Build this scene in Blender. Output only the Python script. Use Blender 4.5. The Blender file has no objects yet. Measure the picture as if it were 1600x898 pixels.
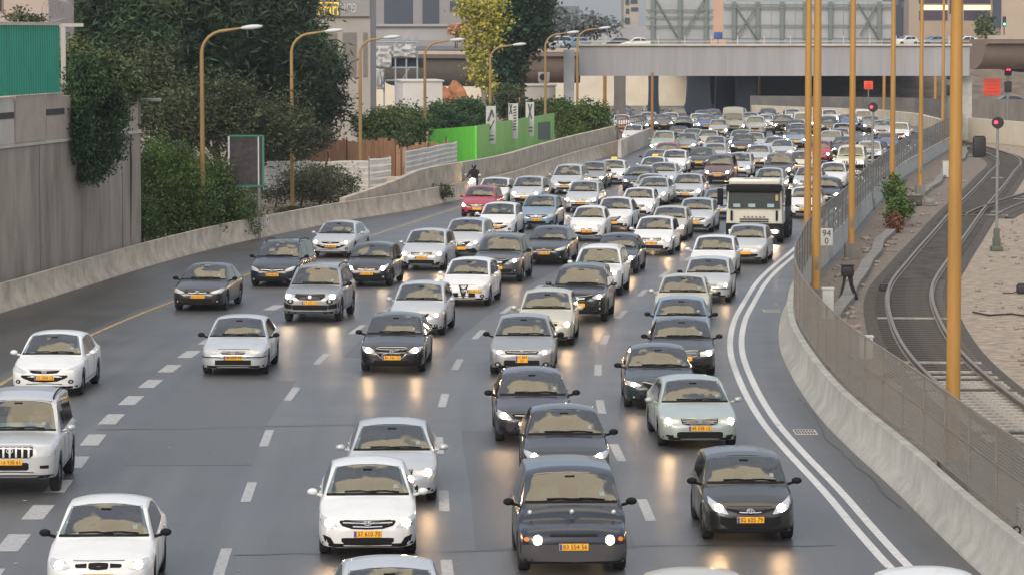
import bpy, bmesh, math, random
from math import radians, sin, cos, pi, sqrt, atan2
from mathutils import Vector, Matrix
from mathutils.bvhtree import BVHTree
random.seed(7)
S = bpy.context.scene
COL = S.collection

# ---------------------------------------------------------------- camera
FPX = 5340.0; CH = 9.3; PIT = math.atan(404.0 / FPX)
cam = bpy.data.cameras.new('camera'); camo = bpy.data.objects.new('camera', cam); COL.objects.link(camo)
camo.location = (0, 0, CH); camo.rotation_euler = (pi / 2 - PIT, 0, 0)
cam.sensor_width = 36; cam.lens = FPX * 36 / 1600; cam.clip_start = 0.5; cam.clip_end = 6000
S.camera = camo

# ---------------------------------------------------------------- world: soft evening sky with one big warm cloud near the zenith
W = bpy.data.worlds.new("World"); S.world = W; W.use_nodes = True
nt = W.node_tree; nt.nodes.clear()
def wn(t, **k):
    n = nt.nodes.new(t)
    for a, b in k.items(): setattr(n, a, b)
    return n
SUN_EL, SUN_AZ = radians(28), radians(200)     # azimuth clockwise from +Y: behind the camera, a little left
sky = wn('ShaderNodeTexSky', sky_type='NISHITA', sun_disc=False, sun_elevation=SUN_EL, sun_rotation=SUN_AZ)
sky.dust_density = 2.5; sky.air_density = 1.0; sky.ozone_density = 2.0
bg1 = wn('ShaderNodeBackground'); bg1.inputs[1].default_value = 0.06
nt.links.new(sky.outputs[0], bg1.inputs[0])
tc = wn('ShaderNodeTexCoord')
def vmath(op, a, b=None):
    n = wn('ShaderNodeVectorMath', operation=op)
    nt.links.new(a, n.inputs[0])
    if b is not None:
        if hasattr(b, 'links'): nt.links.new(b, n.inputs[1])
        else: n.inputs[1].default_value = b
    return n
noi = wn('ShaderNodeTexNoise'); noi.inputs['Scale'].default_value = 5.0; noi.inputs['Detail'].default_value = 7
nt.links.new(tc.outputs['Generated'], noi.inputs['Vector'])
off = vmath('SUBTRACT', noi.outputs['Color'], (0.5, 0.5, 0.5))
off2 = wn('ShaderNodeVectorMath', operation='SCALE'); nt.links.new(off.outputs[0], off2.inputs[0]); off2.inputs['Scale'].default_value = 0.6
warp = vmath('ADD', tc.outputs['Generated'], off2.outputs[0])
dotn = vmath('DISTANCE', warp.outputs[0], (0.05, 0.10, 0.98))
mr = wn('ShaderNodeMapRange'); mr.inputs[1].default_value = 0.40; mr.inputs[2].default_value = 0.32
nt.links.new(dotn.outputs['Value'], mr.inputs[0])
bg2 = wn('ShaderNodeBackground'); bg2.inputs[0].default_value = (1.0, 0.86, 0.62, 1); bg2.inputs[1].default_value = 2.1
# high thin overcast over the rest of the dome
bg3 = wn('ShaderNodeBackground'); bg3.inputs[0].default_value = (0.78, 0.81, 0.87, 1)
sxyz = wn('ShaderNodeSeparateXYZ'); nt.links.new(tc.outputs['Generated'], sxyz.inputs[0])
mz = wn('ShaderNodeMapRange'); mz.inputs[1].default_value = 0.0; mz.inputs[2].default_value = 0.7; mz.inputs[3].default_value = 0.30; mz.inputs[4].default_value = 0.80
nt.links.new(sxyz.outputs[2], mz.inputs[0]); nt.links.new(mz.outputs[0], bg3.inputs[1])
add = wn('ShaderNodeAddShader'); nt.links.new(bg1.outputs[0], add.inputs[0]); nt.links.new(bg3.outputs[0], add.inputs[1])
mix = wn('ShaderNodeMixShader'); nt.links.new(mr.outputs[0], mix.inputs[0])
nt.links.new(add.outputs[0], mix.inputs[1]); nt.links.new(bg2.outputs[0], mix.inputs[2])
wo = wn('ShaderNodeOutputWorld'); nt.links.new(mix.outputs[0], wo.inputs[0])

sl = bpy.data.lights.new('sun', 'SUN'); sl.energy = 1.7; sl.angle = radians(30); sl.color = (1, 0.86, 0.70)
so = bpy.data.objects.new('sun', sl); COL.objects.link(so)
sd = Vector((sin(SUN_AZ) * cos(SUN_EL), cos(SUN_AZ) * cos(SUN_EL), sin(SUN_EL)))
so.rotation_euler = sd.to_track_quat('Z', 'Y').to_euler()
S.render.engine = 'CYCLES'
S.view_settings.view_transform = 'Standard'; S.view_settings.look = 'None'
S.view_settings.exposure = 0.22; S.view_settings.gamma = 1
S.cycles.max_bounces = 5; S.cycles.volume_bounces = 0
S.cycles.transparent_max_bounces = 12

# ---------------------------------------------------------------- pixel helpers (photo pixels -> world)
def ray(px, py):
    u = (px - 800) / FPX; v = (449 - py) / FPX
    return Vector((u, cos(PIT) + v * sin(PIT), -sin(PIT) + v * cos(PIT)))
def G(px, py, z=0.0):
    d = ray(px, py); t = (z - CH) / d.z
    return Vector((d.x * t, d.y * t, z))
def Hh(px, py, Y):
    d = ray(px, py); t = Y / d.y
    return Vector((d.x * t, Y, CH + d.z * t))
def PX(p):   # world point -> photo column
    dz = p[2] - CH; return 800 + FPX * p[0] / (p[1] * cos(PIT) - dz * sin(PIT))
def zat(py, Y): return Hh(800, py, Y).z
def XY(px, Y, py=300):
    return Hh(px, py, Y).x
# ---------------------------------------------------------------- materials
MATS = {}
def mat(name, col, rough=0.6, metal=0.0, coat=0.0, emit=0.0, emitcol=None, ior=None, noise=None, bump=None, alpha=None, nscale=None):
    """noise=(scale, amount) darkens/lightens; bump=(scale, strength)"""
    if name in MATS: return MATS[name]
    m = bpy.data.materials.new(name); m.use_nodes = True
    t = m.node_tree; b = t.nodes['Principled BSDF']
    c4 = (col[0], col[1], col[2], 1)
    b.inputs['Base Color'].default_value = c4
    b.inputs['Roughness'].default_value = rough; b.inputs['Metallic'].default_value = metal
    b.inputs['Coat Weight'].default_value = coat; b.inputs['Coat Roughness'].default_value = 0.06
    if ior: b.inputs['IOR'].default_value = ior
    if emit:
        b.inputs['Emission Color'].default_value = (*(emitcol or col), 1); b.inputs['Emission Strength'].default_value = emit
    tcn = t.nodes.new('ShaderNodeTexCoord')
    if noise:
        n = t.nodes.new('ShaderNodeTexNoise'); n.inputs['Scale'].default_value = noise[0]; n.inputs['Detail'].default_value = 8; n.inputs['Roughness'].default_value = 0.65
        src = tcn.outputs['Object']
        if nscale:
            mp = t.nodes.new('ShaderNodeMapping'); mp.inputs['Scale'].default_value = nscale; t.links.new(src, mp.inputs[0]); src = mp.outputs[0]
        t.links.new(src, n.inputs['Vector'])
        r = t.nodes.new('ShaderNodeMapRange'); r.inputs[1].default_value = 0.3; r.inputs[2].default_value = 0.7
        r.inputs[3].default_value = 1 - noise[1]; r.inputs[4].default_value = 1 + noise[1]
        t.links.new(n.outputs['Fac'], r.inputs[0])
        mx = t.nodes.new('ShaderNodeVectorMath'); mx.operation = 'SCALE'; mx.inputs[0].default_value = col[:3]
        t.links.new(r.outputs[0], mx.inputs['Scale']); t.links.new(mx.outputs[0], b.inputs['Base Color'])
    if bump:
        n2 = t.nodes.new('ShaderNodeTexNoise'); n2.inputs['Scale'].default_value = bump[0]; n2.inputs['Detail'].default_value = 4
        t.links.new(tcn.outputs['Object'], n2.inputs['Vector'])
        bp = t.nodes.new('ShaderNodeBump'); bp.inputs['Strength'].default_value = bump[1]; bp.inputs['Distance'].default_value = 0.05
        t.links.new(n2.outputs['Fac'], bp.inputs['Height']); t.links.new(bp.outputs[0], b.inputs['Normal'])
    if alpha is not None: b.inputs['Alpha'].default_value = alpha
    MATS[name] = m
    return m
def paint(name, col, metal=0.0, rough=0.38):
    return mat(name, col, rough, metal, coat=0.45, noise=(2.5, 0.06))

PAINT = {
 'white': paint('paint_white', (0.66, 0.67, 0.67)),
 'cream': paint('paint_cream', (0.62, 0.59, 0.47)),
 'silver': paint('paint_silver', (0.47, 0.49, 0.51), 0.35),
 'lilac': paint('paint_lilac_silver', (0.40, 0.41, 0.48), 0.35),
 'greensilver': paint('paint_green_silver', (0.36, 0.42, 0.40), 0.35),
 'beige': paint('paint_beige_silver', (0.50, 0.48, 0.40), 0.3),
 'grey': paint('paint_grey', (0.075, 0.08, 0.087), 0.3),
 'midgrey': paint('paint_mid_grey', (0.27, 0.28, 0.29), 0.4),
 'bluegrey': paint('paint_blue_grey', (0.20, 0.28, 0.36), 0.35),
 'dark': paint('paint_charcoal', (0.014, 0.0145, 0.016), 0.0, 0.28),
 'black': paint('paint_black', (0.006, 0.006, 0.007), 0.0, 0.25),
 'navy': paint('paint_navy', (0.006, 0.012, 0.026), 0.0, 0.27),
 'purple': paint('paint_aubergine', (0.018, 0.014, 0.021), 0.0, 0.27),
 'blue': paint('paint_blue', (0.05, 0.10, 0.30), 0.2),
 'teal': paint('paint_teal', (0.010, 0.019, 0.022), 0.0, 0.27),
 'red': paint('paint_red', (0.36, 0.02, 0.05), 0.1),
 'brown': paint('paint_brown', (0.10, 0.045, 0.04), 0.2),
}
def glass_mat():
    m = bpy.data.materials.new('windscreen_glass'); m.use_nodes = True; t = m.node_tree; t.nodes.clear(); N = t.nodes.new; L = t.links.new
    tcn = N('ShaderNodeTexCoord'); oi = N('ShaderNodeObjectInfo'); ad = N('ShaderNodeVectorMath'); ad.operation = 'ADD'
    sc_ = N('ShaderNodeVectorMath'); sc_.operation = 'SCALE'; sc_.inputs['Scale'].default_value = 0.37; L(oi.outputs['Location'], sc_.inputs[0])
    L(tcn.outputs['Object'], ad.inputs[0]); L(sc_.outputs[0], ad.inputs[1])
    n = N('ShaderNodeTexNoise'); n.inputs['Scale'].default_value = 1.1; n.inputs['Detail'].default_value = 1.5; L(ad.outputs[0], n.inputs['Vector'])
    bp = N('ShaderNodeBump'); bp.inputs['Strength'].default_value = 1.0; bp.inputs['Distance'].default_value = 0.11; L(n.outputs['Fac'], bp.inputs['Height'])
    g = N('ShaderNodeBsdfGlossy'); g.inputs['Roughness'].default_value = 0.025; g.inputs['Color'].default_value = (1, 1, 1, 1); L(bp.outputs[0], g.inputs['Normal'])
    tr = N('ShaderNodeBsdfTransparent'); tr.inputs['Color'].default_value = (0.60, 0.72, 0.70, 1)
    fr = N('ShaderNodeFresnel'); fr.inputs['IOR'].default_value = 2.0; L(bp.outputs[0], fr.inputs['Normal'])
    mx = N('ShaderNodeMixShader'); L(fr.outputs[0], mx.inputs[0]); L(tr.outputs[0], mx.inputs[1]); L(g.outputs[0], mx.inputs[2])
    o = N('ShaderNodeOutputMaterial'); L(mx.outputs[0], o.inputs[0]); return m
M_GLASS = glass_mat()
M_CABIN = mat('cabin_lining', (0.06, 0.06, 0.058), 0.9); M_DASH = mat('dashboard', (0.035, 0.035, 0.037), 0.7); M_SEAT = mat('seat_cloth', (0.16, 0.15, 0.135), 0.9)
M_STEER = mat('steering_wheel_black', (0.012, 0.012, 0.012), 0.5)
M_SGLASS = mat('side_glass', (0.012, 0.015, 0.016), 0.04, ior=1.7)
M_TYRE = mat('tyre_rubber', (0.018, 0.018, 0.018), 0.85)
M_RIM = mat('alloy_rim', (0.35, 0.36, 0.37), 0.35, 0.6)
M_BLACK = mat('black_plastic', (0.010, 0.010, 0.011), 0.7, ior=1.25); M_SLAT = mat('grille_slat', (0.10, 0.10, 0.105), 0.4, 0.6)
M_UNDER = mat('underbody_black', (0.008, 0.008, 0.008), 0.9)
M_CHROME = mat('chrome', (0.42, 0.43, 0.45), 0.3, 0.8)
M_LENS = mat('headlight_lens', (0.50, 0.51, 0.52), 0.12, 0.3, coat=1.0)
M_LAMP = mat('headlight_lit', (1, 0.95, 0.82), 0.3, emit=185.0, emitcol=(1.0, 0.62, 0.30))
M_LAMPF = mat('headlight_lit_white', (1, 1, 1), 0.3, emit=185.0, emitcol=(1.0, 0.74, 0.46))
M_IND = mat('indicator_orange', (0.8, 0.22, 0.03), 0.3)
M_PLATE = mat('plate_yellow', (0.85, 0.42, 0.03), 0.45)
M_PTXT = mat('plate_text', (0.03, 0.02, 0.02), 0.6)
M_PBLUE = mat('plate_blue', (0.03, 0.07, 0.35), 0.5)
M_TAXI = mat('taxi_sign_yellow', (0.85, 0.62, 0.03), 0.4)
M_SEAM = mat('panel_gap', (0.01, 0.01, 0.01), 0.8)
M_STICK = mat('white_sticker', (0.22, 0.26, 0.25), 0.5)

# ---------------------------------------------------------------- object helpers
def link(o, parent=None):
    COL.objects.link(o)
    if parent: o.parent = parent
    return o
def mesh_from(name, bm, mats, smooth=True, angle=0.7):
    me = bpy.data.meshes.new(name); bm.normal_update(); bm.to_mesh(me); bm.free()
    if not isinstance(mats, (list, tuple)): mats = [mats]
    for m in mats: me.materials.append(m)
    if smooth:
        me.polygons.foreach_set('use_smooth', [True] * len(me.polygons))
        try: me.set_sharp_from_angle(angle=angle)
        except Exception: pass
    return me
def obj(name, bm, mats, parent=None, smooth=True, angle=0.7):
    o = bpy.data.objects.new(name, mesh_from(name, bm, mats, smooth, angle)); return link(o, parent)
def empty(name, loc=(0, 0, 0), rotz=0):
    o = bpy.data.objects.new(name, None); o.empty_display_size = 0.3; COL.objects.link(o)
    o.location = loc; o.rotation_euler = (0, 0, rotz); return o
def tag(o, label=None, cat=None, group=None, kind=None):
    if label: o['label'] = label
    if cat: o['category'] = cat
    if group: o['group'] = group
    if kind: o['kind'] = kind
    return o
def copy_tree(o, parent=None):
    c = o.copy(); COL.objects.link(c)
    if parent: c.parent = parent
    for ch in list(o.children): copy_tree(ch, c)
    return c
def box(bm, c, s, rz=0, bevel=0, mi=0, M=None):
    r = bmesh.ops.create_cube(bm, size=1)
    vs = r['verts']
    for v in vs: v.co = Vector((v.co.x * s[0], v.co.y * s[1], v.co.z * s[2]))
    if bevel:
        es = list({e for v in vs for e in v.link_edges})
        bv = bmesh.ops.bevel(bm, geom=es, offset=bevel, segments=2, affect='EDGES', profile=0.6)
        vs = list({v for f in bv['faces'] for v in f.verts} | {v for v in vs if v.is_valid})
    mtx = Matrix.Translation(c) @ Matrix.Rotation(rz, 4, 'Z')
    if M is not None: mtx = M @ mtx
    for v in vs: v.co = mtx @ v.co
    if mi:
        for f in {f for v in vs for f in v.link_faces}: f.material_index = mi
    return vs
def tube(bm, pts, r, seg=8, cap=True, mi=0):
    pts = [Vector(p) for p in pts]; n = len(pts)
    rs = r if isinstance(r, (list, tuple)) else [r] * n
    rings = []; up = None
    for i, p in enumerate(pts):
        d = (pts[min(i + 1, n - 1)] - pts[max(i - 1, 0)]).normalized()
        if up is None: up = Vector((0, 0, 1)) if abs(d.z) < 0.9 else Vector((1, 0, 0))
        a = d.cross(up)
        if a.length < 1e-4: a = d.orthogonal()
        a.normalize(); b = a.cross(d).normalized(); up = b
        rings.append([bm.verts.new(p + (a * cos(2 * pi * k / seg) + b * sin(2 * pi * k / seg)) * rs[i]) for k in range(seg)])
    for i in range(n - 1):
        for k in range(seg):
            f = bm.faces.new((rings[i][k], rings[i][(k + 1) % seg], rings[i + 1][(k + 1) % seg], rings[i + 1][k])); f.material_index = mi
    if cap:
        for rg, rev in ((rings[0], True), (rings[-1], False)):
            try: f = bm.faces.new(rg[::-1] if rev else rg); f.material_index = mi
            except Exception: pass
def lathe(bm, prof, seg=24, M=None, mi=0):
    """prof: [(r, h)] around local X axis (h along x) -> used for wheels"""
    rings = []
    for r, h in prof:
        ring = []
        for k in range(seg):
            a = 2 * pi * k / seg
            p = Vector((h, r * cos(a), r * sin(a)))
            ring.append(bm.verts.new(M @ p if M is not None else p))
        rings.append(ring)
    for i in range(len(rings) - 1):
        for k in range(seg):
            f = bm.faces.new((rings[i][k], rings[i][(k + 1) % seg], rings[i + 1][(k + 1) % seg], rings[i + 1][k])); f.material_index = mi
    return rings
def sweep(bm, path, prof, closed=True, mi=0):
    """profile [(o,h)]: o = offset to the right of travel, h = height"""
    path = [Vector(p) for p in path]; n = len(path); rings = []
    for i, p in enumerate(path):
        d = path[min(i + 1, n - 1)] - path[max(i - 1, 0)]; d.z = 0; d.normalize()
        r = Vector((d.y, -d.x, 0))
        rings.append([bm.verts.new(p + r * o + Vector((0, 0, h))) for o, h in prof])
    m = len(prof); rng = m if closed else m - 1
    for i in range(n - 1):
        for k in range(rng):
            f = bm.faces.new((rings[i][k], rings[i][(k + 1) % m], rings[i + 1][(k + 1) % m], rings[i + 1][k])); f.material_index = mi
    if closed and m > 2:
        bm.faces.new(rings[0][::-1]); bm.faces.new(rings[-1])
    bmesh.ops.recalc_face_normals(bm, faces=bm.faces[:])
def interp(keys, t):
    if t <= keys[0][0]: return keys[0][1]
    for (a, va), (b, vb) in zip(keys, keys[1:]):
        if t <= b: return va + (vb - va) * (t - a) / (b - a)
    return keys[-1][1]
def spline(keys):
    xs = [k[0] for k in keys]; ys = [k[1] for k in keys]; n = len(xs)
    d = [(ys[i + 1] - ys[i]) / (xs[i + 1] - xs[i]) for i in range(n - 1)]
    m = [d[0]] + [(d[i - 1] + d[i]) / 2 for i in range(1, n - 1)] + [d[-1]]
    def f(x):
        if x <= xs[0]: return ys[0] + m[0] * (x - xs[0])
        if x >= xs[-1]: return ys[-1] + m[-1] * (x - xs[-1])
        i = max(j for j in range(n - 1) if xs[j] <= x)
        h = xs[i + 1] - xs[i]; t = (x - xs[i]) / h
        return ((2*t**3 - 3*t*t + 1) * ys[i] + (t**3 - 2*t*t + t) * h * m[i] + (-2*t**3 + 3*t*t) * ys[i + 1] + (t**3 - t*t) * h * m[i + 1])
    return f
def text_mesh(txt, size, thick=0.004, align='CENTER'):
    cu = bpy.data.curves.new('lettering', 'FONT'); cu.body = txt; cu.size = size; cu.extrude = thick
    cu.align_x = align; cu.align_y = 'CENTER'; cu.resolution_u = 2
    o = bpy.data.objects.new('lettering', cu); COL.objects.link(o)
    dg = bpy.context.evaluated_depsgraph_get(); dg.update()
    me = bpy.data.meshes.new_from_object(o.evaluated_get(dg)); me.name = 'lettering'
    bpy.data.objects.remove(o); bpy.data.curves.remove(cu)
    return me
def text(txt, size, m, loc, parent=None, rot=(pi / 2, 0, 0), name='lettering', sx=1.0, thick=0.004):
    me = text_mesh(txt, size, thick); me.materials.clear(); me.materials.append(m)
    o = link(bpy.data.objects.new(name, me), parent); o.location = loc; o.rotation_euler = rot; o.scale = (sx, 1, 1)
    return o

# ---------------------------------------------------------------- road alignment: double white line D(Y)
_dl = [(1405, 885), (1352, 827), (1303, 770), (1237, 700), (1203, 660), (1168, 600), (1150, 545), (1156, 500), (1166, 480), (1195, 435),
       (1250, 386), (1300, 335), (1349, 291), (1403, 247), (1427, 226), (1431, 213)]
_pts = [G(*p) for p in _dl]
_k = [(22, 9.0), (42, 7.6)] + [(p.y, p.x) for p in _pts] + [(337, 36.3), (375, 35.2), (420, 32.6), (495, 27)]
D = spline(_k)
def tang(Y):
    a = D(Y + 4) - D(Y - 4); v = Vector((a, 8, 0)).normalized(); return v
def rp(Y, off, z=0.0):
    t = tang(Y); n = Vector((t.y, -t.x, 0))
    return Vector((D(Y), Y, 0)) + n * off + Vector((0, 0, z))
LANE = 3.92
def sh(Y):   # the right shoulder widens towards the bridge
    return max(0.0, min(2.4, (Y - 215) * .026))
# ================================================================ CARS
# local frame: nose at y=0, tail at y=L, ground z=0
def body_params(kind):
    P = dict(L=4.5, W=1.77, H=1.46, zb=0.20, R=0.315, fw=0.88, rw=3.55, rk=1.0)
    if kind == 'sedan':
        P.update(top=[(0, .54), (.05, .64), (.16, .715), (.5, .81), (1.05, .93), (1.15, .95), (1.55, 1.215), (1.95, 1.415), (2.25, 1.455), (2.7, 1.46), (3.15, 1.42), (3.45, 1.31), (3.95, 1.07), (4.1, 1.04), (4.4, 1.0), (4.5, .85)],
                 belt=[(0, .50), (.08, .60), (.3, .70), (.7, .78), (1.15, .86), (2.5, .92), (3.6, .95), (4.4, .92), (4.5, .8)], cowl=1.15, wst=1.98, wsz=1.405, re=3.3, hr=.655)
    elif kind == 'hatch':
        P.update(L=4.0, W=1.71, H=1.50, rw=3.35, fw=.8,
                 top=[(0, .54), (.05, .66), (.16, .75), (.45, .86), (.85, .97), (.95, .995), (1.35, 1.26), (1.72, 1.45), (2.0, 1.495), (2.6, 1.50), (3.2, 1.46), (3.45, 1.38), (3.8, 1.05), (3.95, .95), (4.0, .8)],
                 belt=[(0, .50), (.08, .62), (.3, .74), (.7, .84), (.95, .89), (2.2, .95), (3.2, .99), (3.85, .93), (4.0, .75)], cowl=.95, wst=1.76, wsz=1.44, re=3.3, hr=.68)
    elif kind == 'mini':
        P.update(L=3.55, W=1.64, H=1.49, rw=2.95, fw=.66, R=.295,
                 top=[(0, .55), (.04, .68), (.14, .80), (.35, .90), (.7, .985), (.78, 1.0), (1.15, 1.26), (1.45, 1.43), (1.75, 1.485), (2.3, 1.49), (2.8, 1.43), (3.1, 1.3), (3.4, 1.0), (3.55, .8)],
                 belt=[(0, .52), (.06, .66), (.2, .78), (.5, .87), (.8, .91), (2.2, .95), (3.3, .92), (3.55, .75)], cowl=.78, wst=1.5, wsz=1.425, re=2.9, hr=.60)
    elif kind == 'mpv':
        P.update(L=4.5, W=1.80, H=1.66, rw=3.65, fw=.88,
                 top=[(0, .56), (.05, .68), (.16, .78), (.45, .89), (.9, 1.02), (1.0, 1.05), (1.4, 1.34), (1.8, 1.58), (2.1, 1.645), (2.7, 1.66), (3.7, 1.62), (4.05, 1.52), (4.35, 1.1), (4.45, 1.0), (4.5, .8)],
                 belt=[(0, .52), (.08, .64), (.3, .77), (.7, .88), (1.0, .94), (2.2, 1.0), (3.8, 1.03), (4.4, .95), (4.5, .75)], cowl=1.0, wst=1.85, wsz=1.585, re=3.9, hr=.68)
    elif kind == 'suv':
        P.update(L=4.55, W=1.84, H=1.68, zb=.27, R=.355, rw=3.6, fw=.9,
                 top=[(0, .70), (.04, .84), (.13, .94), (.5, 1.01), (1.05, 1.075), (1.15, 1.09), (1.5, 1.36), (1.85, 1.59), (2.1, 1.66), (2.8, 1.68), (3.8, 1.65), (4.1, 1.56), (4.38, 1.15), (4.48, 1.02), (4.55, .85)],
                 belt=[(0, .66), (.06, .78), (.2, .88), (.6, .95), (1.15, 1.0), (2.5, 1.04), (4.0, 1.07), (4.45, 1.0), (4.55, .8)], cowl=1.15, wst=1.88, wsz=1.60, re=3.9, hr=.70)
    elif kind == 'jeep':     # big boxy off-roader
        P.update(L=4.75, W=1.90, H=1.86, zb=.34, R=.39, rw=3.75, fw=.92,
                 top=[(0, .82), (.03, .98), (.10, 1.06), (.5, 1.12), (1.2, 1.16), (1.28, 1.17), (1.55, 1.45), (1.85, 1.74), (2.05, 1.82), (2.8, 1.86), (4.0, 1.84), (4.4, 1.78), (4.6, 1.2), (4.7, 1.08), (4.75, .9)],
                 belt=[(0, .78), (.05, .92), (.15, 1.0), (.6, 1.05), (1.28, 1.09), (2.5, 1.12), (4.3, 1.14), (4.65, 1.05), (4.75, .85)], cowl=1.28, wst=1.87, wsz=1.76, re=4.3, hr=.75)
    elif kind == 'multi':    # wide short people carrier with a step below the windscreen
        P.update(L=4.0, W=1.87, H=1.67, zb=.19, R=.31, rw=3.3, fw=.75,
                 top=[(0, .58), (.04, .70), (.13, .79), (.35, .84), (.58, .88), (.62, .98), (.68, 1.04), (.82, 1.09), (1.15, 1.36), (1.45, 1.57), (1.7, 1.65), (2.4, 1.67), (3.4, 1.64), (3.75, 1.5), (3.9, 1.1), (4.0, .85)],
                 belt=[(0, .55), (.06, .66), (.2, .75), (.55, .82), (.65, .93), (.85, .99), (2.2, 1.0), (3.6, 1.0), (3.9, .95), (4.0, .8)], cowl=.84, wst=1.5, wsz=1.575, re=3.5, hr=.74)
    elif kind == 'van':
        P.update(L=5.4, W=2.0, H=2.45, zb=.3, R=.35, rw=4.3, fw=.9,
                 top=[(0, .75), (.04, .92), (.12, 1.02), (.5, 1.15), (.85, 1.27), (.95, 1.32), (1.2, 1.62), (1.5, 1.98), (1.65, 2.15), (1.9, 2.38), (2.2, 2.45), (4.8, 2.45), (5.2, 2.4), (5.35, 1.8), (5.4, 1.0)],
                 belt=[(0, .7), (.05, .84), (.2, .98), (.5, 1.06), (.95, 1.15), (2.2, 1.2), (5.2, 1.2), (5.4, 1.0)], cowl=.95, wst=1.52, wsz=1.98, re=5.1, hr=.83)
    elif kind == 'bus':     # small square window van, roof 1.9
        P.update(L=4.6, W=1.85, H=1.92, zb=.25, R=.33, rw=3.7, fw=.85,
                 top=[(0, .70), (.04, .86), (.12, .95), (.4, 1.05), (.8, 1.17), (.88, 1.2), (1.2, 1.5), (1.5, 1.79), (1.7, 1.89), (2.2, 1.92), (4.2, 1.9), (4.45, 1.82), (4.56, 1.3), (4.6, .9)],
                 belt=[(0, .66), (.06, .8), (.2, .92), (.5, 1.0), (.9, 1.06), (2.2, 1.1), (4.4, 1.1), (4.6, .9)], cowl=.88, wst=1.52, wsz=1.80, re=4.3, hr=.74)
    L, W = P['L'], P['W']
    boxy = kind in ('jeep', 'van', 'multi', 'bus')
    P['hw'] = [(0, .66 if boxy else .56), (.03, .80 if boxy else .70), (.10, .92 if boxy else .84), (.25, .975 if boxy else .93), (.5, .99), (1.0, 1.0), (L - .6, 1.0), (L - .2, .95), (L - .05, .85), (L, .7)]
    P['bot'] = [(0, P['zb'] + .05), (.05, P['zb'] + .01), (.3, P['zb']), (L - .3, P['zb'] + .02), (L, P['zb'] + .15)]
    return P
NU = 10
def section(P, y):
    hw = interp(P['hw'], y) * P['W'] / 2; zb = interp(P['bot'], y); bz = interp(P['belt'], y); zc = max(interp(P['top'], y), bz + .03)
    za = zb
    for yw in (P['fw'], P['rw']):
        R = P['R'] + .055
        if abs(y - yw) < R: za = max(za, P['R'] + sqrt(R * R - (y - yw) ** 2))
    h = zc - bz; fr = min(1, h / (P['H'] - .0 - bz))
    xe = hw * .95 + (P['hr'] - hw * .95) * fr
    if fr < .25: xe = hw * (.95 - .3 * fr)
    drop = min(.085, .75 * h)
    pts = [(0, zb), (.5 * hw, zb), (.78 * hw, max(zb, za)), (.95 * hw, max(zb + .02, za)), (.985 * hw, max(zb + .08, za + .004)),
           (1.0 * hw, max(zb + .35 * (bz - zb), za + .01)), (1.0 * hw, max(zb + .6 * (bz - zb), za + .015)), (.992 * hw, max(bz - .07, za + .02)), (.972 * hw, max(bz - .02, za + .03)), (.95 * hw, max(bz, za + .035))]
    bz2 = pts[-1][1]
    ez = max(zc - drop, bz2 + .003)
    for t in (.2, .5, .8):
        pts.append((.95 * hw + (xe - .95 * hw) * t, bz2 + (ez - bz2) * t))
    pts.append((xe, ez))
    for s in (.95, .85, .65, .45, .22, 0):
        pts.append((xe * s, max(zc - drop * s ** 2.6, bz2 + .004)))
    return pts
def body_mesh(P, hole=False):
    bm = bmesh.new(); L = P['L']
    ys = {0, L}
    for k in P['top'] + P['hw'][:5]: ys.add(round(k[0], 3))
    for yw in (P['fw'], P['rw']):
        for k in range(-8, 9): ys.add(round(yw + (P['R'] + .056) * sin(k / 8 * pi / 2), 3))
    y = 0
    while y < L: ys.add(round(y, 3)); y += .16
    ys = sorted(ys); yy = [ys[0]]
    for v in ys[1:]:
        if v - yy[-1] > .012: yy.append(v)
    rings = []
    for y in yy:
        pts = section(P, y)
        full = pts + [(-x, z) for x, z in pts[-2:0:-1]]
        rings.append([bm.verts.new((x, y, z)) for x, z in full])
    n = len(rings[0])
    for i in range(len(rings) - 1):
        inh = hole and yy[i] > P['cowl'] + .10 and yy[i + 1] < P['wst'] - .015
        for k in range(n):
            if inh and 15 <= k <= 22: continue
            bm.faces.new((rings[i][k], rings[i][(k + 1) % n], rings[i + 1][(k + 1) % n], rings[i + 1][k]))
    for ring in (rings[0], rings[-1]):
        prev = ring; c = sum((v.co for v in ring), Vector()) / n
        for s in (.75, .5, .25):
            nr = [bm.verts.new(c + (v.co - c) * s) for v in ring]
            for k in range(n): bm.faces.new((prev[k], prev[(k + 1) % n], nr[(k + 1) % n], nr[k]))
            prev = nr
        bm.faces.new(prev)
    bmesh.ops.recalc_face_normals(bm, faces=bm.faces[:])
    return bm
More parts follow.
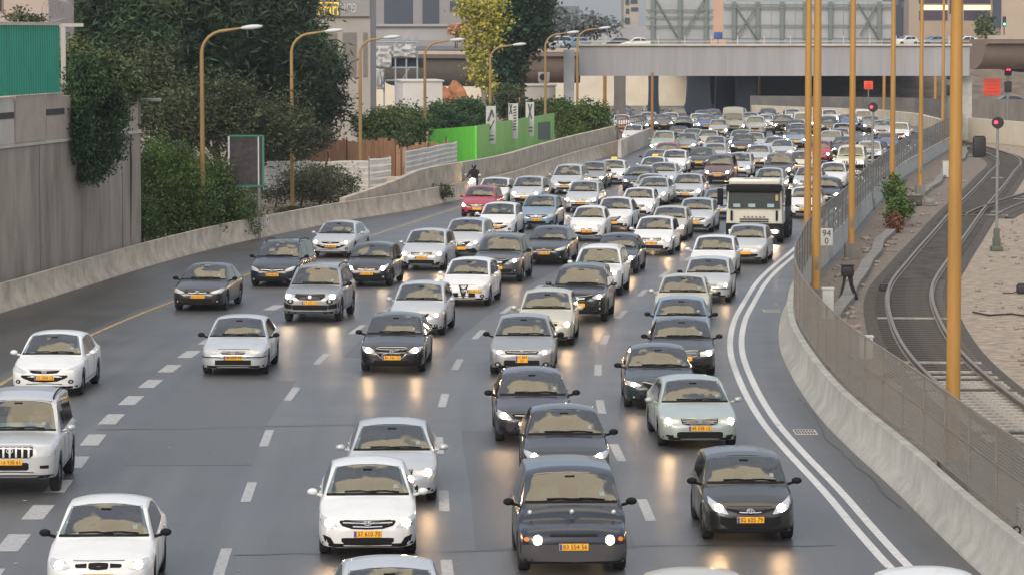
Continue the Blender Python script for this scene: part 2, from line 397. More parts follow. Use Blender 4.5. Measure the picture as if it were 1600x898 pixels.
def patch(bvh, cols, axis='F', nx=None, nz=None, off=.006, side=1, bm=None, mi=0, thick=.02):
    """project a shape given as columns [(u, z0, z1)] on the body; axis F = seen from the front (u = x), S = from the side (u = y)"""
    bm = bm or bmesh.new()
    u0, u1 = cols[0][0], cols[-1][0]
    hmax = max(c[2] - c[1] for c in cols)
    nx = nx or max(3, min(28, int(abs(u1 - u0) / .04) + 1)); nz = nz or max(1, min(12, int(hmax / .05) + 1))
    us = sorted({u0 + (u1 - u0) * i / nx for i in range(nx + 1)} | {c[0] for c in cols})
    G_ = []
    for u in us:
        z0 = interp([(c[0], c[1]) for c in cols], u); z1 = interp([(c[0], c[2]) for c in cols], u)
        row = []
        for j in range(nz + 1):
            z = z0 + (z1 - z0) * j / nz
            if axis == 'F': o, d = Vector((u, -2, z)), Vector((0, 1, 0))
            else: o, d = Vector((2 * side, u, z)), Vector((-side, 0, 0))
            h = bvh.ray_cast(o, d)
            if h[0] is None or (axis == 'F' and h[0].y > 3): 
                h = bvh.find_nearest(Vector((u, .3, z)) if axis == 'F' else Vector((side * .8, u, z)))
            nn = h[1] if h[1].dot(d) < 0 else -h[1]
            row.append((h[0] + nn * off, h[0] - nn * thick))
        G_.append(row)
    V = [[bm.verts.new(p[0]) for p in row] for row in G_]
    fs = []
    for i in range(len(V) - 1):
        for j in range(nz):
            fs.append(bm.faces.new((V[i][j], V[i + 1][j], V[i + 1][j + 1], V[i][j + 1])))
    # skirt
    loop = [(i, 0) for i in range(len(V))] + [(len(V) - 1, j) for j in range(1, nz + 1)] + [(i, nz) for i in range(len(V) - 2, -1, -1)] + [(0, j) for j in range(nz - 1, 0, -1)]
    sk = [bm.verts.new(G_[i][j][1]) for i, j in loop]; m = len(loop)
    for k in range(m):
        a, b = V[loop[k][0]][loop[k][1]], V[loop[(k + 1) % m][0]][loop[(k + 1) % m][1]]
        fs.append(bm.faces.new((a, sk[k], sk[(k + 1) % m], b)))
    for f in fs: f.material_index = mi
    return bm
def circ(u, z, r, rz=None, n=8):
    rz = rz or r
    return [(u + r * cos(pi - pi * k / n), z - rz * sin(pi * k / n) - .001, z + rz * sin(pi * k / n) + .001) for k in range(n + 1)]
def sym(cols): return [(-u, a, b) for u, a, b in cols[::-1] if u > 1e-6] + list(cols)
def wheel_meshes(R, steel=False):
    bm = bmesh.new(); w = .105
    lathe(bm, [(R * .62, -w * .9), (R * .9, -w), (R * .985, -w * .8), (R, -w * .3), (R, w * .3), (R * .985, w * .8), (R * .9, w), (R * .64, w * .85), (R * .62, w * .5), (R * .62, -w * .9)], 26)
    bmesh.ops.recalc_face_normals(bm, faces=bm.faces[:])
    ty = mesh_from('wheel', bm, M_TYRE)
    bm = bmesh.new()
    lathe(bm, [(R * .66, w * .92), (R * .62, w * .95), (R * .57, w * .45), (.01, w * .35)], 26, mi=1)
    for k in range(6):
        a = k * pi / 3
        for q in (-.12, .12) if not steel else (0,):
            box(bm, (w * .62, R * .32 * sin(a + q) * 1.0, R * .32 * cos(a + q)), (.03, .035 if not steel else .07, R * .6), M=Matrix.Rotation(0, 4, 'X'), mi=0)
            vs = bm.verts[-8:]
            c = Vector((w * .62, R * .32 * sin(a + q), R * .32 * cos(a + q)))
            rot = Matrix.Translation(c) @ Matrix.Rotation(-(a), 4, 'X') @ Matrix.Translation(-c)
            for v in vs: v.co = rot @ v.co
    lathe(bm, [(.001, w * .86), (R * .16, w * .84), (R * .18, w * .5)], 12)
    bmesh.ops.recalc_face_normals(bm, faces=bm.faces[:])
    ri = mesh_from('rim', bm, [M_RIM, M_BLACK])
    return ty, ri
WH = {}
# faces: u in metres for a half width of .88; scaled to each body. hd = headlight columns (right half), gr = grille half columns,
FACES = {
 'wide':   dict(hd=[(.50, .555, .565), (.60, .55, .66), (.80, .575, .73), (.865, .66, .76)], gr=[(0, 0.534, 0.661), (0.27, 0.54, 0.667), (0.454, 0.59, 0.673), (0.497, 0.64, 0.667)], sl=2, it=[(0, 0.255, 0.39), (0.382, 0.265, 0.39), (0.466, 0.325, 0.385)], fg=[(.60, .28, .30), (.66, .28, .39), (.76, .32, .42), (.79, .41, .42)], pl=(0.455, .5), em='oval'),
 'slim':   dict(hd=[(.42, .60, .61), (.55, .57, .66), (.78, .60, .73), (.85, .68, .74)], gr=[(0, 0.556, 0.634), (0.324, 0.568, 0.646), (0.432, 0.612, 0.634)], sl=1, it=[(0, 0.245, 0.44), (0.318, 0.245, 0.44), (0.509, 0.335, 0.43)], fg=None, fr=(.66, .33, .045), pl=(0.49, .5), em='oval'),
 'smile':  dict(hd=[(.44, .63, .64), (.52, .59, .67), (.78, .64, .76), (.84, .72, .77)], gr=[(0, 0.586, 0.652), (0.302, 0.605, 0.67), (0.367, 0.636, 0.67)], sl=0, it=[(0, 0.385, 0.56), (0.318, 0.405, 0.56), (0.53, 0.485, 0.56), (0.583, 0.515, 0.56)], fg=None, fr=(.66, .40, .045), pl=(0.5, .5), em='h', ch=1),
 'shield': dict(hd=[(.50, .62, .63), (.58, .56, .68), (.74, .58, .71), (.80, .63, .69)], gr=[(0, 0.297, 0.697), (0.054, 0.347, 0.697), (0.14, 0.622, 0.697), (0.167, 0.672, 0.697)], sl=4, it=[(0.18, 0.315, 0.46), (0.318, 0.315, 0.46), (0.424, 0.325, 0.445)], twin=1, fg=None, fr=(.66, .36, .05), pl=(0.52, .42), plx=.38, em='disc', ch=1),
 'bar':    dict(hd=[(.46, .56, .67), (.60, .555, .69), (.80, .60, .735), (.84, .65, .73)], gr=[(0, 0.547, 0.687), (0.238, 0.554, 0.699), (0.389, 0.585, 0.699), (0.41, 0.66, 0.699)], sl=4, it=[(0, 0.285, 0.42), (0.445, 0.285, 0.42), (0.509, 0.305, 0.4)], fg=[(.58, .29, .34), (.74, .30, .35)], pl=(0.5, .5), em='disc', ch=2),
 'swede':  dict(hd=[(.46, .58, .60), (.55, .54, .67), (.75, .58, .70), (.82, .66, .71)], gr=[(0, 0.423, 0.685), (0.292, 0.435, 0.685), (0.4, 0.535, 0.673), (0.421, 0.623, 0.661)], sl=3, it=[(0, 0.245, 0.36), (0.424, 0.245, 0.36), (0.488, 0.285, 0.35)], fg=[(.58, .28, .30), (.72, .31, .33)], pl=(0.43, .5), em='diag', ch=2),
 'wing':   dict(hd=[(.46, .60, .62), (.54, .57, .66), (.78, .61, .71), (.84, .67, .71)], gr=[(0, 0.444, 0.623), (0.216, 0.469, 0.647), (0.389, 0.619, 0.683), (0.421, 0.663, 0.683)], sl=2, it=[(0, 0.255, 0.39), (0.466, 0.275, 0.39), (0.53, 0.325, 0.38)], fg=None, fr=(.64, .33, .04), pl=(0.41, .5), em='wing', ch=1),
 'boxer':  dict(hd=[(.42, .585, .60), (.50, .575, .66), (.74, .59, .69), (.80, .66, .695)], gr=[(0, 0.57, 0.666), (0.41, 0.582, 0.66), (0.443, 0.626, 0.654)], sl=1, it=[(0, 0.275, 0.42), (0.424, 0.275, 0.43), (0.477, 0.305, 0.41)], fg=None, fr=(.64, .31, .06), pl=(0.46, .3), em='disc', nose=1, ch=1),
 'twin':   dict(hd=[(.50, .60, .62), (.58, .56, .69), (.80, .60, .72), (.84, .66, .71)], gr=[(0.13, 0.588, 0.666), (0.324, 0.588, 0.666), (0.389, 0.613, 0.654)], twin=1, sl=0, it=[(0, 0.265, 0.4), (0.53, 0.265, 0.4), (0.594, 0.305, 0.38)], fg=None, pl=(0.48, .5), em='chev'),
 'three':  dict(hd=[(.46, .62, .64), (.55, .585, .70), (.76, .60, .735), (.80, .66, .73)], gr=[(0, 0.585, 0.693), (0.14, 0.597, 0.687), (0.162, 0.622, 0.675)], three=1, sl=0, it=[(0, 0.265, 0.4), (0.53, 0.265, 0.4)], fg=None, pl=(0.47, .5), em=None),
 'civic':  dict(hd=[(.45, .59, .69), (.60, .585, .70), (.82, .60, .70), (.84, .61, .69)], gr=[(0, 0.588, 0.665), (0.281, 0.588, 0.665), (0.324, 0.625, 0.653)], sl=1, it=[(0, 0.305, 0.44), (0.477, 0.305, 0.44)], fg=None, bump=1, pl=(0.5, .5), em='h'),
 'oldbox': dict(hd=[(.44, .57, .68), (.60, .57, .68), (.80, .60, .69), (.82, .62, .68)], gr=[(0, 0.589, 0.666), (0.346, 0.589, 0.666), (0.367, 0.601, 0.654)], sl=2, it=[(0, 0.295, 0.43), (0.53, 0.295, 0.43)], fg=None, bump=1, pl=(0.47, .5), em='disc'),
 'round':  dict(rd=(.60, .66, .10), gr=[(0, 0.549, 0.565), (0.216, 0.549, 0.571), (0.27, 0.555, 0.571)], sl=0, it=[(0, 0.295, 0.43), (0.424, 0.305, 0.43), (0.551, 0.355, 0.42)], fg=None, pl=(0.46, .5), em='disc', rfog=(.60, .48, .05)),
 'fish':   dict(rd=(.58, .60, .085), gr=[(0.022, 0.658, 0.693), (0.346, 0.658, 0.693), (0.389, 0.664, 0.681)], sl=0, it=[(0, 0.285, 0.39), (0.371, 0.285, 0.39), (0.424, 0.305, 0.38)], fg=None, bump=1, pl=(0.49, .5), em=None, ind=1, stud=1),
 'yaris':  dict(hd=[(.42, .56, .57), (.50, .565, .68), (.70, .63, .79), (.78, .74, .83)], gr=[(0, 0.548, 0.621), (0.216, 0.567, 0.633), (0.454, 0.642, 0.669)], sl=1, it=[(0, 0.275, 0.47), (0.371, 0.275, 0.49), (0.572, 0.385, 0.53)], fg=None, pl=(0.46, .5), em='oval'),
 'chev':   dict(hd=[(.44, .59, .60), (.52, .58, .69), (.70, .63, .79), (.78, .73, .82)], gr=[(0, 0.592, 0.621), (0.324, 0.605, 0.633)], sl=0, it=[(0, 0.285, 0.46), (0.477, 0.295, 0.47), (0.551, 0.385, 0.47)], fg=None, fr=(.63, .38, .05), pl=(0.5, .5), em='chev', ch=1),
 'mpvm':   dict(hd=[(.46, .62, .63), (.54, .58, .68), (.74, .62, .76), (.80, .72, .77)], gr=[(0, 0.555, 0.621), (0.324, 0.592, 0.645), (0.41, 0.617, 0.645)], sl=0, it=[(0, 0.265, 0.4), (0.53, 0.275, 0.4)], fg=None, fr=(.66, .30, .05), pl=(0.47, .5), em='wing', ch=1),
 'minivan':dict(hd=[(.44, .62, .74), (.60, .61, .76), (.80, .65, .77), (.82, .68, .76)], gr=[(0, 0.557, 0.697), (0.259, 0.582, 0.709), (0.356, 0.657, 0.721)], sl=3, it=[(0, 0.295, 0.4), (0.445, 0.305, 0.4)], fg=[(.56, .28, .34), (.74, .30, .35)], pl=(0.5, .42), em=None, ch=1),
 'suvw':   dict(hd=[(.46, .78, .80), (.56, .74, .86), (.78, .79, .90), (.84, .86, .91)], gr=[(0, 0.625, 0.803), (0.238, 0.637, 0.827), (0.432, 0.8, 0.863), (0.464, 0.837, 0.863)], sl=2, it=[(0, 0.365, 0.52), (0.509, 0.385, 0.52), (0.572, 0.445, 0.51)], fg=None, fr=(.68, .46, .05), pl=(0.56, .5), em='wing', ch=1),
 'suvy':   dict(hd=[(.48, .73, .85), (.60, .71, .88), (.78, .75, .89), (.82, .80, .88)], gr=[(0, 0.695, 0.859), (0.324, 0.707, 0.871), (0.454, 0.795, 0.883)], sl=4, it=[(0, 0.395, 0.56), (0.509, 0.405, 0.56), (0.551, 0.455, 0.55)], fg=None, fr=(.60, .67, .07), pl=(0.63, .5), em='disc', ch=1, low=1),
 'jeepg':  dict(hd=[(.50, .80, .97), (.64, .79, 1.0), (.84, .82, 1.0), (.86, .86, .98)], gr=[(0, 0.772, 0.997), (0.367, 0.772, 0.997), (0.432, 0.822, 0.985)], sl=-7, it=[(0, 0.525, 0.68), (0.318, 0.525, 0.68), (0.35, 0.555, 0.66)], fg=[(.56, .56, .62), (.72, .56, .63)], pl=(0.69, .5), em='oval', ch=1),
 'vanf':   dict(hd=[(.60, .80, .98), (.72, .79, 1.02), (.90, .84, 1.06), (.92, .92, 1.04)], gr=[(0, 0.777, 0.965), (0.432, 0.777, 0.965), (0.475, 0.827, 0.929)], sl=2, it=[(0, 0.475, 0.66), (0.636, 0.475, 0.66)], fg=None, bump=1, pl=(0.65, .5), em='disc'),
 'pick':   dict(hd=[(.48, .78, .92), (.62, .77, .94), (.84, .80, .93), (.86, .84, .92)], gr=[(0, 0.758, 0.933), (0.389, 0.758, 0.933), (0.432, 0.808, 0.909)], sl=-6, it=[(0, 0.485, 0.62), (0.53, 0.485, 0.62)], fg=None, bump=1, pl=(0.63, .5), em=None, low=1),
}
PROTO = {}
PLATES = {'main': None}
def plate_meshes(w=.5, h=.115):
    bm = bmesh.new(); box(bm, (0, 0, 0), (w, .012, h), bevel=.004); pm = mesh_from('number_plate', bm, M_PLATE)
    bm = bmesh.new(); box(bm, (-w / 2 + .028, -.004, 0), (.045, .012, h * .88)); bb = mesh_from('blue_band', bm, M_PBLUE)
    return pm, bb
PLM = plate_meshes(); PLS = plate_meshes(.33, .19)
def model(kind, face, rails=False, black=False, wipers=True, mcap=False):
    """returns a tree description: list of (name, mesh, loc, rot, paintable, children)"""
    key = (kind, face, rails, black, mcap)
    if key in PROTO: return PROTO[key]
    P = body_params(kind); F = FACES[face]; K = P['W'] / 1.76; parts = []
    bm = body_mesh(P); bvh = BVHTree.FromBMesh(bm)
    PM = PAINT['white']
    bm.free(); parts.append(('body', mesh_from('body', body_mesh(P, True), PM, angle=.9), (0, 0, 0), 0, True, []))
    # cabin: lining, dashboard, seats, wheel
    ca, wt, re_, hr0, Hh_ = P['cowl'], P['wst'], P['re'], P['hr'], P['H']; zf = P['zb'] + .25; zd = interp(P['top'], ca) - .035; wc = .40 * P['W']
    b = bmesh.new(); q = {}
    for s in (-1, 1):
        q[s] = [b.verts.new(v) for v in ((s * wc, ca + .12, zf), (s * wc, ca + .16, zd), (s * hr0 * .86, wt + .03, P['wsz'] - .045), (s * hr0 * .88, wt + .5, Hh_ - .13), (s * hr0 * .86, re_, Hh_ - .16), (s * wc, re_ + .1, zf))]
        b.faces.new(q[s])
    for i in (2, 3, 4, 5, 0): b.faces.new((q[-1][i], q[1][i], q[1][(i + 1) % 6], q[-1][(i + 1) % 6]))
    parts.append(('cabin_lining', mesh_from('cabin_lining', b, M_CABIN, False), (0, 0, 0), 0, False, []))
    b = bmesh.new(); box(b, (0, ca + .42, zd - .12), (wc * 1.92, .52, .16), bevel=.04); dk = []
    b2 = bmesh.new(); box(b2, (.30, ca + .30, zd - .012), (.22, .15, .01)); dk.append(('paper', mesh_from('paper', b2, M_STICK, False), (0, 0, 0), 0, False, []))
    b2 = bmesh.new(); cx = .36 * P['W'] / 1.76; tube(b2, [(cx + .18 * cos(a_), ca + .78 - .05 * sin(a_), zd + .02 + .18 * sin(a_)) for a_ in [pi / 8 * k_ for k_ in range(17)]], .016, 5, cap=False); tube(b2, [(cx - .17, ca + .78, zd + .02), (cx + .17, ca + .78, zd + .02)], .02, 5); dk.append(('steering_wheel', mesh_from('steering_wheel', b2, M_STEER), (0, 0, 0), 0, False, []))
    parts.append(('dashboard', mesh_from('dashboard', b, M_DASH), (0, 0, 0), 0, False, dk))
    for s in (-1, 1):
        b = bmesh.new(); cx = s * .36 * P['W'] / 1.76; box(b, (cx, wt + .35, zd - .05), (.46, .16, .62), bevel=.06); box(b, (cx, wt + .36, zd + .36 if Hh_ > 1.55 else zd + .31), (.25, .10, .17), bevel=.04); box(b, (cx, wt + .1, zd - .42), (.46, .5, .14), bevel=.05)
        parts.append(('seat', mesh_from('seat', b, M_SEAT), (0, 0, 0), 0, False, []))
    def sc(c): return [(u * K, a, b) for u, a, b in c]
    # windscreen
    cy, wy, wz, hr = P['cowl'], P['wst'], P['wsz'], P['hr']
    hwc = .86 * P['W'] / 2; zc = interp(P['top'], cy); 
    zl = zc + .045
    xt = hr * .90
    ws = [(0, zl, wz - .0), (xt * .6, zl - .004, wz - .012), (xt, zl - .012, wz - .045), (hwc - .02, zl - .02, zl + .01)]
    w = patch(bvh, sym(ws), nx=20, nz=8, off=.006)
    wm = mesh_from('windscreen', w, M_GLASS, angle=1.2)
    kids = []
    fr = patch(bvh, sym([(0, zl - .03, zl + .004), (xt * .6, zl - .034, zl), (hwc - .01, zl - .045, zl - .012)]), nx=12, nz=1, off=.008)
    parts.append(('cowl_trim', mesh_from('cowl_trim', fr, M_BLACK), (0, 0, 0), 0, False, []))
    if wipers:
        wb = bmesh.new()
        for s in (-1, 1):
            x0 = -.12 if s < 0 else .30
            tube(wb, [Vector(bvh.ray_cast(Vector((x, -2, z)), Vector((0, 1, 0)))[0]) + Vector((0, -.02, .012)) for x, z in ((x0 + .28, zl + .005), (x0 - .02, zl + .03), (x0 - .30, zl + .02))], .011, 5)
        kids.append(('wiper', mesh_from('wiper', wb, M_BLACK), (0, 0, 0), 0, False, []))
    st = patch(bvh, [(hwc * .62, zl + .06, zl + .12), (hwc * .72, zl + .06, zl + .12)], nx=2, nz=1, off=.009)
    kids.append(('sticker', mesh_from('sticker', st, M_STICK), (0, 0, 0), 0, False, []))
    mrr = bmesh.new(); h = bvh.ray_cast(Vector((0, -2, wz - .07)), Vector((0, 1, 0)))[0]
    box(mrr, h + Vector((0, -.008, 0)), (.17, .02, .045), bevel=.008)
    kids.append(('rear_view_mirror', mesh_from('rear_view_mirror', mrr, M_BLACK), (0, 0, 0), 0, False, []))
    parts.append(('windscreen', wm, (0, 0, 0), 0, False, kids))
    # side windows
    for s in (-1, 1):
        y0 = cy + .34; ym = wy + .75; y1 = P['re'] + .02
        def top_at(y): return interp(P['top'], y) - .125
        def bel(y): return interp(P['belt'], y) + .025
        c1 = [(y0, bel(y0), bel(y0) + .01), (wy + .05, bel(wy), max(bel(wy) + .05, top_at(wy))), (ym, bel(ym), top_at(ym))]
        c2 = [(ym + .07, bel(ym), top_at(ym)), (y1 - .25, bel(y1), top_at(y1 - .25)), (y1 + .05, bel(y1) + .02, max(bel(y1) + .05, top_at(y1 + .05)))]
        if kind == 'van': c2 = None
        for c in (c1, c2):
            if c: parts.append(('side_window', mesh_from('side_window', patch(bvh, c, 'S', nx=12, nz=4, side=s), M_SGLASS, angle=1.2), (0, 0, 0), 0, False, []))
        # door gaps and handles
        b = bmesh.new()
        for yy in (y0 + .1, ym + .035, min(P['rw'] - .3, y1 - .15)):
            patch(bvh, [(yy - .008, P['zb'] + .14, bel(yy) - .02), (yy + .008, P['zb'] + .14, bel(yy) - .02)], 'S', nx=1, nz=6, off=.003, side=s, bm=b)
        patch(bvh, [(P['fw'] + .45, P['zb'] + .13, P['zb'] + .145), (P['rw'] - .45, P['zb'] + .13, P['zb'] + .145)], 'S', nx=12, nz=1, off=.003, side=s, bm=b)
        parts.append(('door_gap', mesh_from('door_gap', b, M_SEAM), (0, 0, 0), 0, False, []))
        for yy in (ym - .14, y1 - .1):
            b = bmesh.new(); hz = bel(yy) - .11
            h = bvh.ray_cast(Vector((2 * s, yy, hz)), Vector((-s, 0, 0)))[0]
            box(b, h + Vector((.012 * s, 0, 0)), (.03, .17, .028), bevel=.01)
            parts.append(('door_handle', mesh_from('door_handle', b, PM), (0, 0, 0), 0, True, []))
        # mirrors
        b = bmesh.new(); hb = interp(P['hw'], cy + .4) * P['W'] / 2
        r = bmesh.ops.create_icosphere(b, subdivisions=2, radius=1)
        for v in r['verts']:
            q = v.co; q = Vector((q.x * .10, q.y * .07 if q.y < 0 else q.y * .03, q.z * .066)); v.co = q + Vector((s * (hb + .13), cy + .42, bel(cy + .4) + .075))
        tube(b, [(s * (hb * .93), cy + .44, bel(cy + .4) + .0), (s * (hb + .08), cy + .44, bel(cy + .4) + .04)], .028, 6)
        parts.append(('wing_mirror', mesh_from('wing_mirror', b, M_BLACK if black else PM), (0, 0, 0), 0, not black, []))
    # underside
    b = bmesh.new(); box(b, (0, P['L'] / 2, P['zb'] + .16), (P['W'] * .62, P['L'] - .5, .30)); 
    box(b, (0, P['fw'], P['zb'] + .2), (P['W'] * .80, .60, .28)); box(b, (0, P['rw'], P['zb'] + .2), (P['W'] * .80, .60, .28))
    parts.append(('underbody', mesh_from('underbody', b, M_UNDER, False), (0, 0, 0), 0, False, []))
    # wheels
    if P['R'] not in WH: WH[P['R']] = wheel_meshes(P['R'])
    ty, ri = WH[P['R']]
    for yw in (P['fw'], P['rw']):
        for s in (-1, 1):
            parts.append(('wheel', ty, (s * (P['W'] / 2 - .115), yw, P['R']), 0 if s > 0 else pi, False, [('rim', ri, (0, 0, 0), 0, False, [])]))
    # front: lamps
    for s in (-1, 1):
        if 'hd' in F:
            c = sc(F['hd']); cc = c if s > 0 else [(-u, a, b) for u, a, b in c[::-1]]
            lens = mesh_from('headlight', patch(bvh, cc, nx=8, nz=4, off=.007), M_LENS)
            i = len(c) - 2; u = (c[1][0] * .55 + c[2][0] * .45); z = (interp([(k[0], k[1]) for k in c], u) + interp([(k[0], k[2]) for k in c], u)) / 2
            hh = (interp([(k[0], k[2]) for k in c], u) - interp([(k[0], k[1]) for k in c], u)) / 2
            rr = min(.064, hh * .85)
            bulb = ('bulb', mesh_from('bulb', patch(bvh, circ(s * u, z, rr * 1.15, rr), nx=8, nz=3, off=.012), M_LAMP), (0, 0, 0), 0, 'lamp', [])
            parts.append(('headlight', lens, (0, 0, 0), 0, False, [bulb]))
        else:
            u, z, r = F['rd']; u *= K
            lens = mesh_from('headlight', patch(bvh, circ(s * u, z, r), nx=10, nz=4, off=.014), M_LENS)
            bulb = ('bulb', mesh_from('bulb', patch(bvh, circ(s * u, z, r * .72), nx=8, nz=3, off=.02), M_LAMP), (0, 0, 0), 0, 'lamp', [])
            parts.append(('headlight', lens, (0, 0, 0), 0, False, [bulb]))
        if F.get('ind'):
            parts.append(('indicator', mesh_from('indicator', patch(bvh, circ(s * (.58 + .17) * K, .615, .045, .035), nx=6, nz=2, off=.01), M_IND), (0, 0, 0), 0, False, []))
        if F.get('rfog'):
            u, z, r = F['rfog']
            parts.append(('fog_lamp', mesh_from('fog_lamp', patch(bvh, circ(s * u * K, z, r), nx=6, nz=2, off=.01), M_LENS), (0, 0, 0), 0, False, []))
        if F.get('fg'):
            c = sc(F['fg']); cc = c if s > 0 else [(-u, a, b) for u, a, b in c[::-1]]
            parts.append(('bumper_vent', mesh_from('bumper_vent', patch(bvh, cc, nx=4, nz=2), M_BLACK), (0, 0, 0), 0, False, []))
        if F.get('fr'):
            u, z, r = F['fr']; u *= K
            kid = ('fog_lamp', mesh_from('fog_lamp', patch(bvh, circ(s * u, z, r * .62), nx=6, nz=2, off=.012), M_LENS), (0, 0, 0), 0, False, [])
            parts.append(('bumper_vent', mesh_from('bumper_vent', patch(bvh, circ(s * u, z, r * 1.45, r * 1.15), nx=6, nz=3), M_BLACK), (0, 0, 0), 0, False, [kid]))
    # grille
    g = sc(F['gr']); kids = []
    shapes = [sym(g)] if not F.get('twin') or F.get('em') == 'disc' and face == 'shield' else [g, [(-u, a, b) for u, a, b in g[::-1]]]
    if face == 'shield':
        pass
    b = bmesh.new()
    for c in shapes: patch(bvh, c, nx=12, nz=3, off=.006, bm=b)
    if F.get('three'):
        for s in (-1, 1):
            c = [(.19, .62, .68), (.36, .62, .67), (.38, .64, .66)]; c = [(s * u * K, a, z) for u, a, z in c]; patch(bvh, sorted(c), nx=6, nz=2, off=.006, bm=b)
    gm = mesh_from('grille', b, M_BLACK)
    bs = bmesh.new(); has = False; nsl = F['sl']; umax = g[-1][0] * .96
    z0 = g[0][1]; z1 = g[0][2]
    if nsl > 0:
        for k in range(nsl):
            zz = z0 + (z1 - z0) * (k + .6) / (nsl + .2) if nsl > 1 else (z0 + z1) / 2
            lim = max((u for u, a, bb in g if a < zz < bb), default=umax * .6) * .97; lim = min(lim, umax)
            dz = .0045 if nsl > 2 else .008
            patch(bvh, [(-lim, zz - dz + .01, zz + dz + .01), (0, zz - dz, zz + dz), (lim, zz - dz + .01, zz + dz + .01)], nx=10, nz=1, off=.012, bm=bs); has = True
    elif nsl < 0:
        for k in range(-nsl):
            x = -umax * .85 + 1.7 * umax * k / (-nsl - 1)
            patch(bvh, [(x - .018, z0 + .015, z1 - .015), (x + .018, z0 + .015, z1 - .015)], nx=1, nz=3, off=.014, bm=bs); has = True
    if F.get('ch'):
        for c in shapes:
            top = [(u, bb - .004, bb + .012) for u, a, bb in c]; patch(bvh, top, nx=12, nz=1, off=.012, bm=bs); has = True
            if F['ch'] > 1:
                bt = [(u, a - .012, a + .004) for u, a, bb in c]; patch(bvh, bt, nx=12, nz=1, off=.012, bm=bs)
            if face == 'shield':
                bt = [(u, a - .012, a + .006) for u, a, bb in c]; patch(bvh, bt, nx=12, nz=1, off=.012, bm=bs)
    if has: kids.append(('grille_bar', mesh_from('grille_bar', bs, M_SLAT if F['sl'] > 2 and not F.get('ch') == 2 else M_CHROME), (0, 0, 0), 0, False, []))
    else: bs.free()
    em = F.get('em')
    if em:
        b = bmesh.new(); zm = (z0 + z1) / 2 + (.03 if em in ('oval', 'wing') else .02)
        if em == 'chev': zm = z1 + .035
        if em in ('h',): zm = (z0 + z1) / 2 + .005
        hit = bvh.ray_cast(Vector((0, -2, zm)), Vector((0, 1, 0))); c0 = hit[0]; nn = hit[1]; nn = nn if nn.y < 0 else -nn
        Mx = Matrix.Translation(c0 + nn * .02) @ nn.to_track_quat('Z', 'Y').to_matrix().to_4x4()
        def ringe(rx, ry, t=.008, cx=0, cy_=0):
            pts = [Mx @ Vector((cx + rx * cos(a * pi / 8), cy_ + ry * sin(a * pi / 8), 0)) for a in range(17)]; tube(b, pts, t, 5, cap=False)
        def bar(x0, y0, x1, y1, t=.009): tube(b, [Mx @ Vector((x0, y0, 0)), Mx @ Vector((x1, y1, 0))], t, 5)
        if em == 'oval': ringe(.065, .042); ringe(.022, .040, .006); ringe(.042, .017, .006, 0, .016)
        if em == 'disc': ringe(.045, .045); ringe(.022, .022, .012)
        if em == 'h': ringe(.058, .036); bar(-.025, -.022, -.018, .022); bar(.025, .022, .018, -.022); bar(-.02, 0, .02, .004)
        if em == 'diag': ringe(.045, .045, .01); bar(-.27 * K, -.085, .27 * K, .085, .008)
        if em == 'wing': ringe(.06, .045); bar(-.045, .018, 0, -.01); bar(0, -.01, .045, .018)
        if em == 'chev': bar(-.05, -.015, 0, .02); bar(0, .02, .05, -.015); bar(-.05, -.045, 0, -.01); bar(0, -.01, .05, -.045)
        kids.append(('emblem', mesh_from('emblem', b, M_CHROME), (0, 0, 0), 0, False, []))
    parts.append(('grille', gm, (0, 0, 0), 0, False, kids))
    it = sc(F['it']); b = bmesh.new()
    if face == 'shield':
        patch(bvh, it, nx=6, nz=2, bm=b); patch(bvh, [(-u, a, z) for u, a, z in it[::-1]], nx=6, nz=2, bm=b)
    else: patch(bvh, sym(it), nx=12, nz=2, bm=b)
    parts.append(('air_intake', mesh_from('air_intake', b, M_BLACK), (0, 0, 0), 0, False, []))
    # bonnet shut line and black lower bumper lip
    zb = P['zb']
    b = bmesh.new(); patch(bvh, sym([(0, zb + .145, zb + .165), (.45 * K, zb + .13, zb + .15)]), nx=8, nz=1, off=.004, bm=b)
    zh = max(z1, F['hd'][1][2] if 'hd' in F else z1) + .012
    patch(bvh, sym([(0, zh, zh + .008), (.42 * K, zh, zh + .008)]), nx=10, nz=1, off=.003, bm=b)
    parts.append(('bonnet_gap', mesh_from('bonnet_gap', b, M_SEAM), (0, 0, 0), 0, False, []))
    b = patch(bvh, sym([(0, zb + .035, zb + .095), (.6 * K, zb + .035, zb + .09), (.80 * K, zb + .05, zb + .10)]), nx=14, nz=1, off=.01)
    parts.append(('lower_lip', mesh_from('lower_lip', b, M_BLACK), (0, 0, 0), 0, False, []))
    if F.get('bump'):
        zz = F['pl'][0]
        if face in ('pick', 'vanf'):
            b = patch(bvh, sym([(0, .46, .72), (.86 * K, .46, .72)]), nx=18, nz=4, off=.03)
        elif face == 'fish':
            b = patch(bvh, sym([(0, .24, .54), (.90 * K, .26, .52)]), nx=18, nz=5, off=.012)
        else:
            b = patch(bvh, sym([(0, .50, .525), (.84 * K, .50, .525)]), nx=16, nz=1, off=.02)
        parts.append(('bumper', mesh_from('bumper', b, mat('bumper_grey', (.05, .05, .055), .6) if face == 'fish' else M_BLACK), (0, 0, 0), 0, False, []))
    if F.get('low'):
        b = patch(bvh, sym([(.56 * K, zb + .14, .60), (.88 * K, zb + .2, .64)]) if 0 else [(.56 * K, zb + .16, .56), (.90 * K, zb + .2, .62)], nx=6, nz=4, off=.008)
        patch(bvh, [(-.90 * K, zb + .2, .62), (-.56 * K, zb + .16, .56)], nx=6, nz=4, off=.008, bm=b)
        parts.append(('bumper', mesh_from('bumper', b, M_BLACK), (0, 0, 0), 0, False, []))
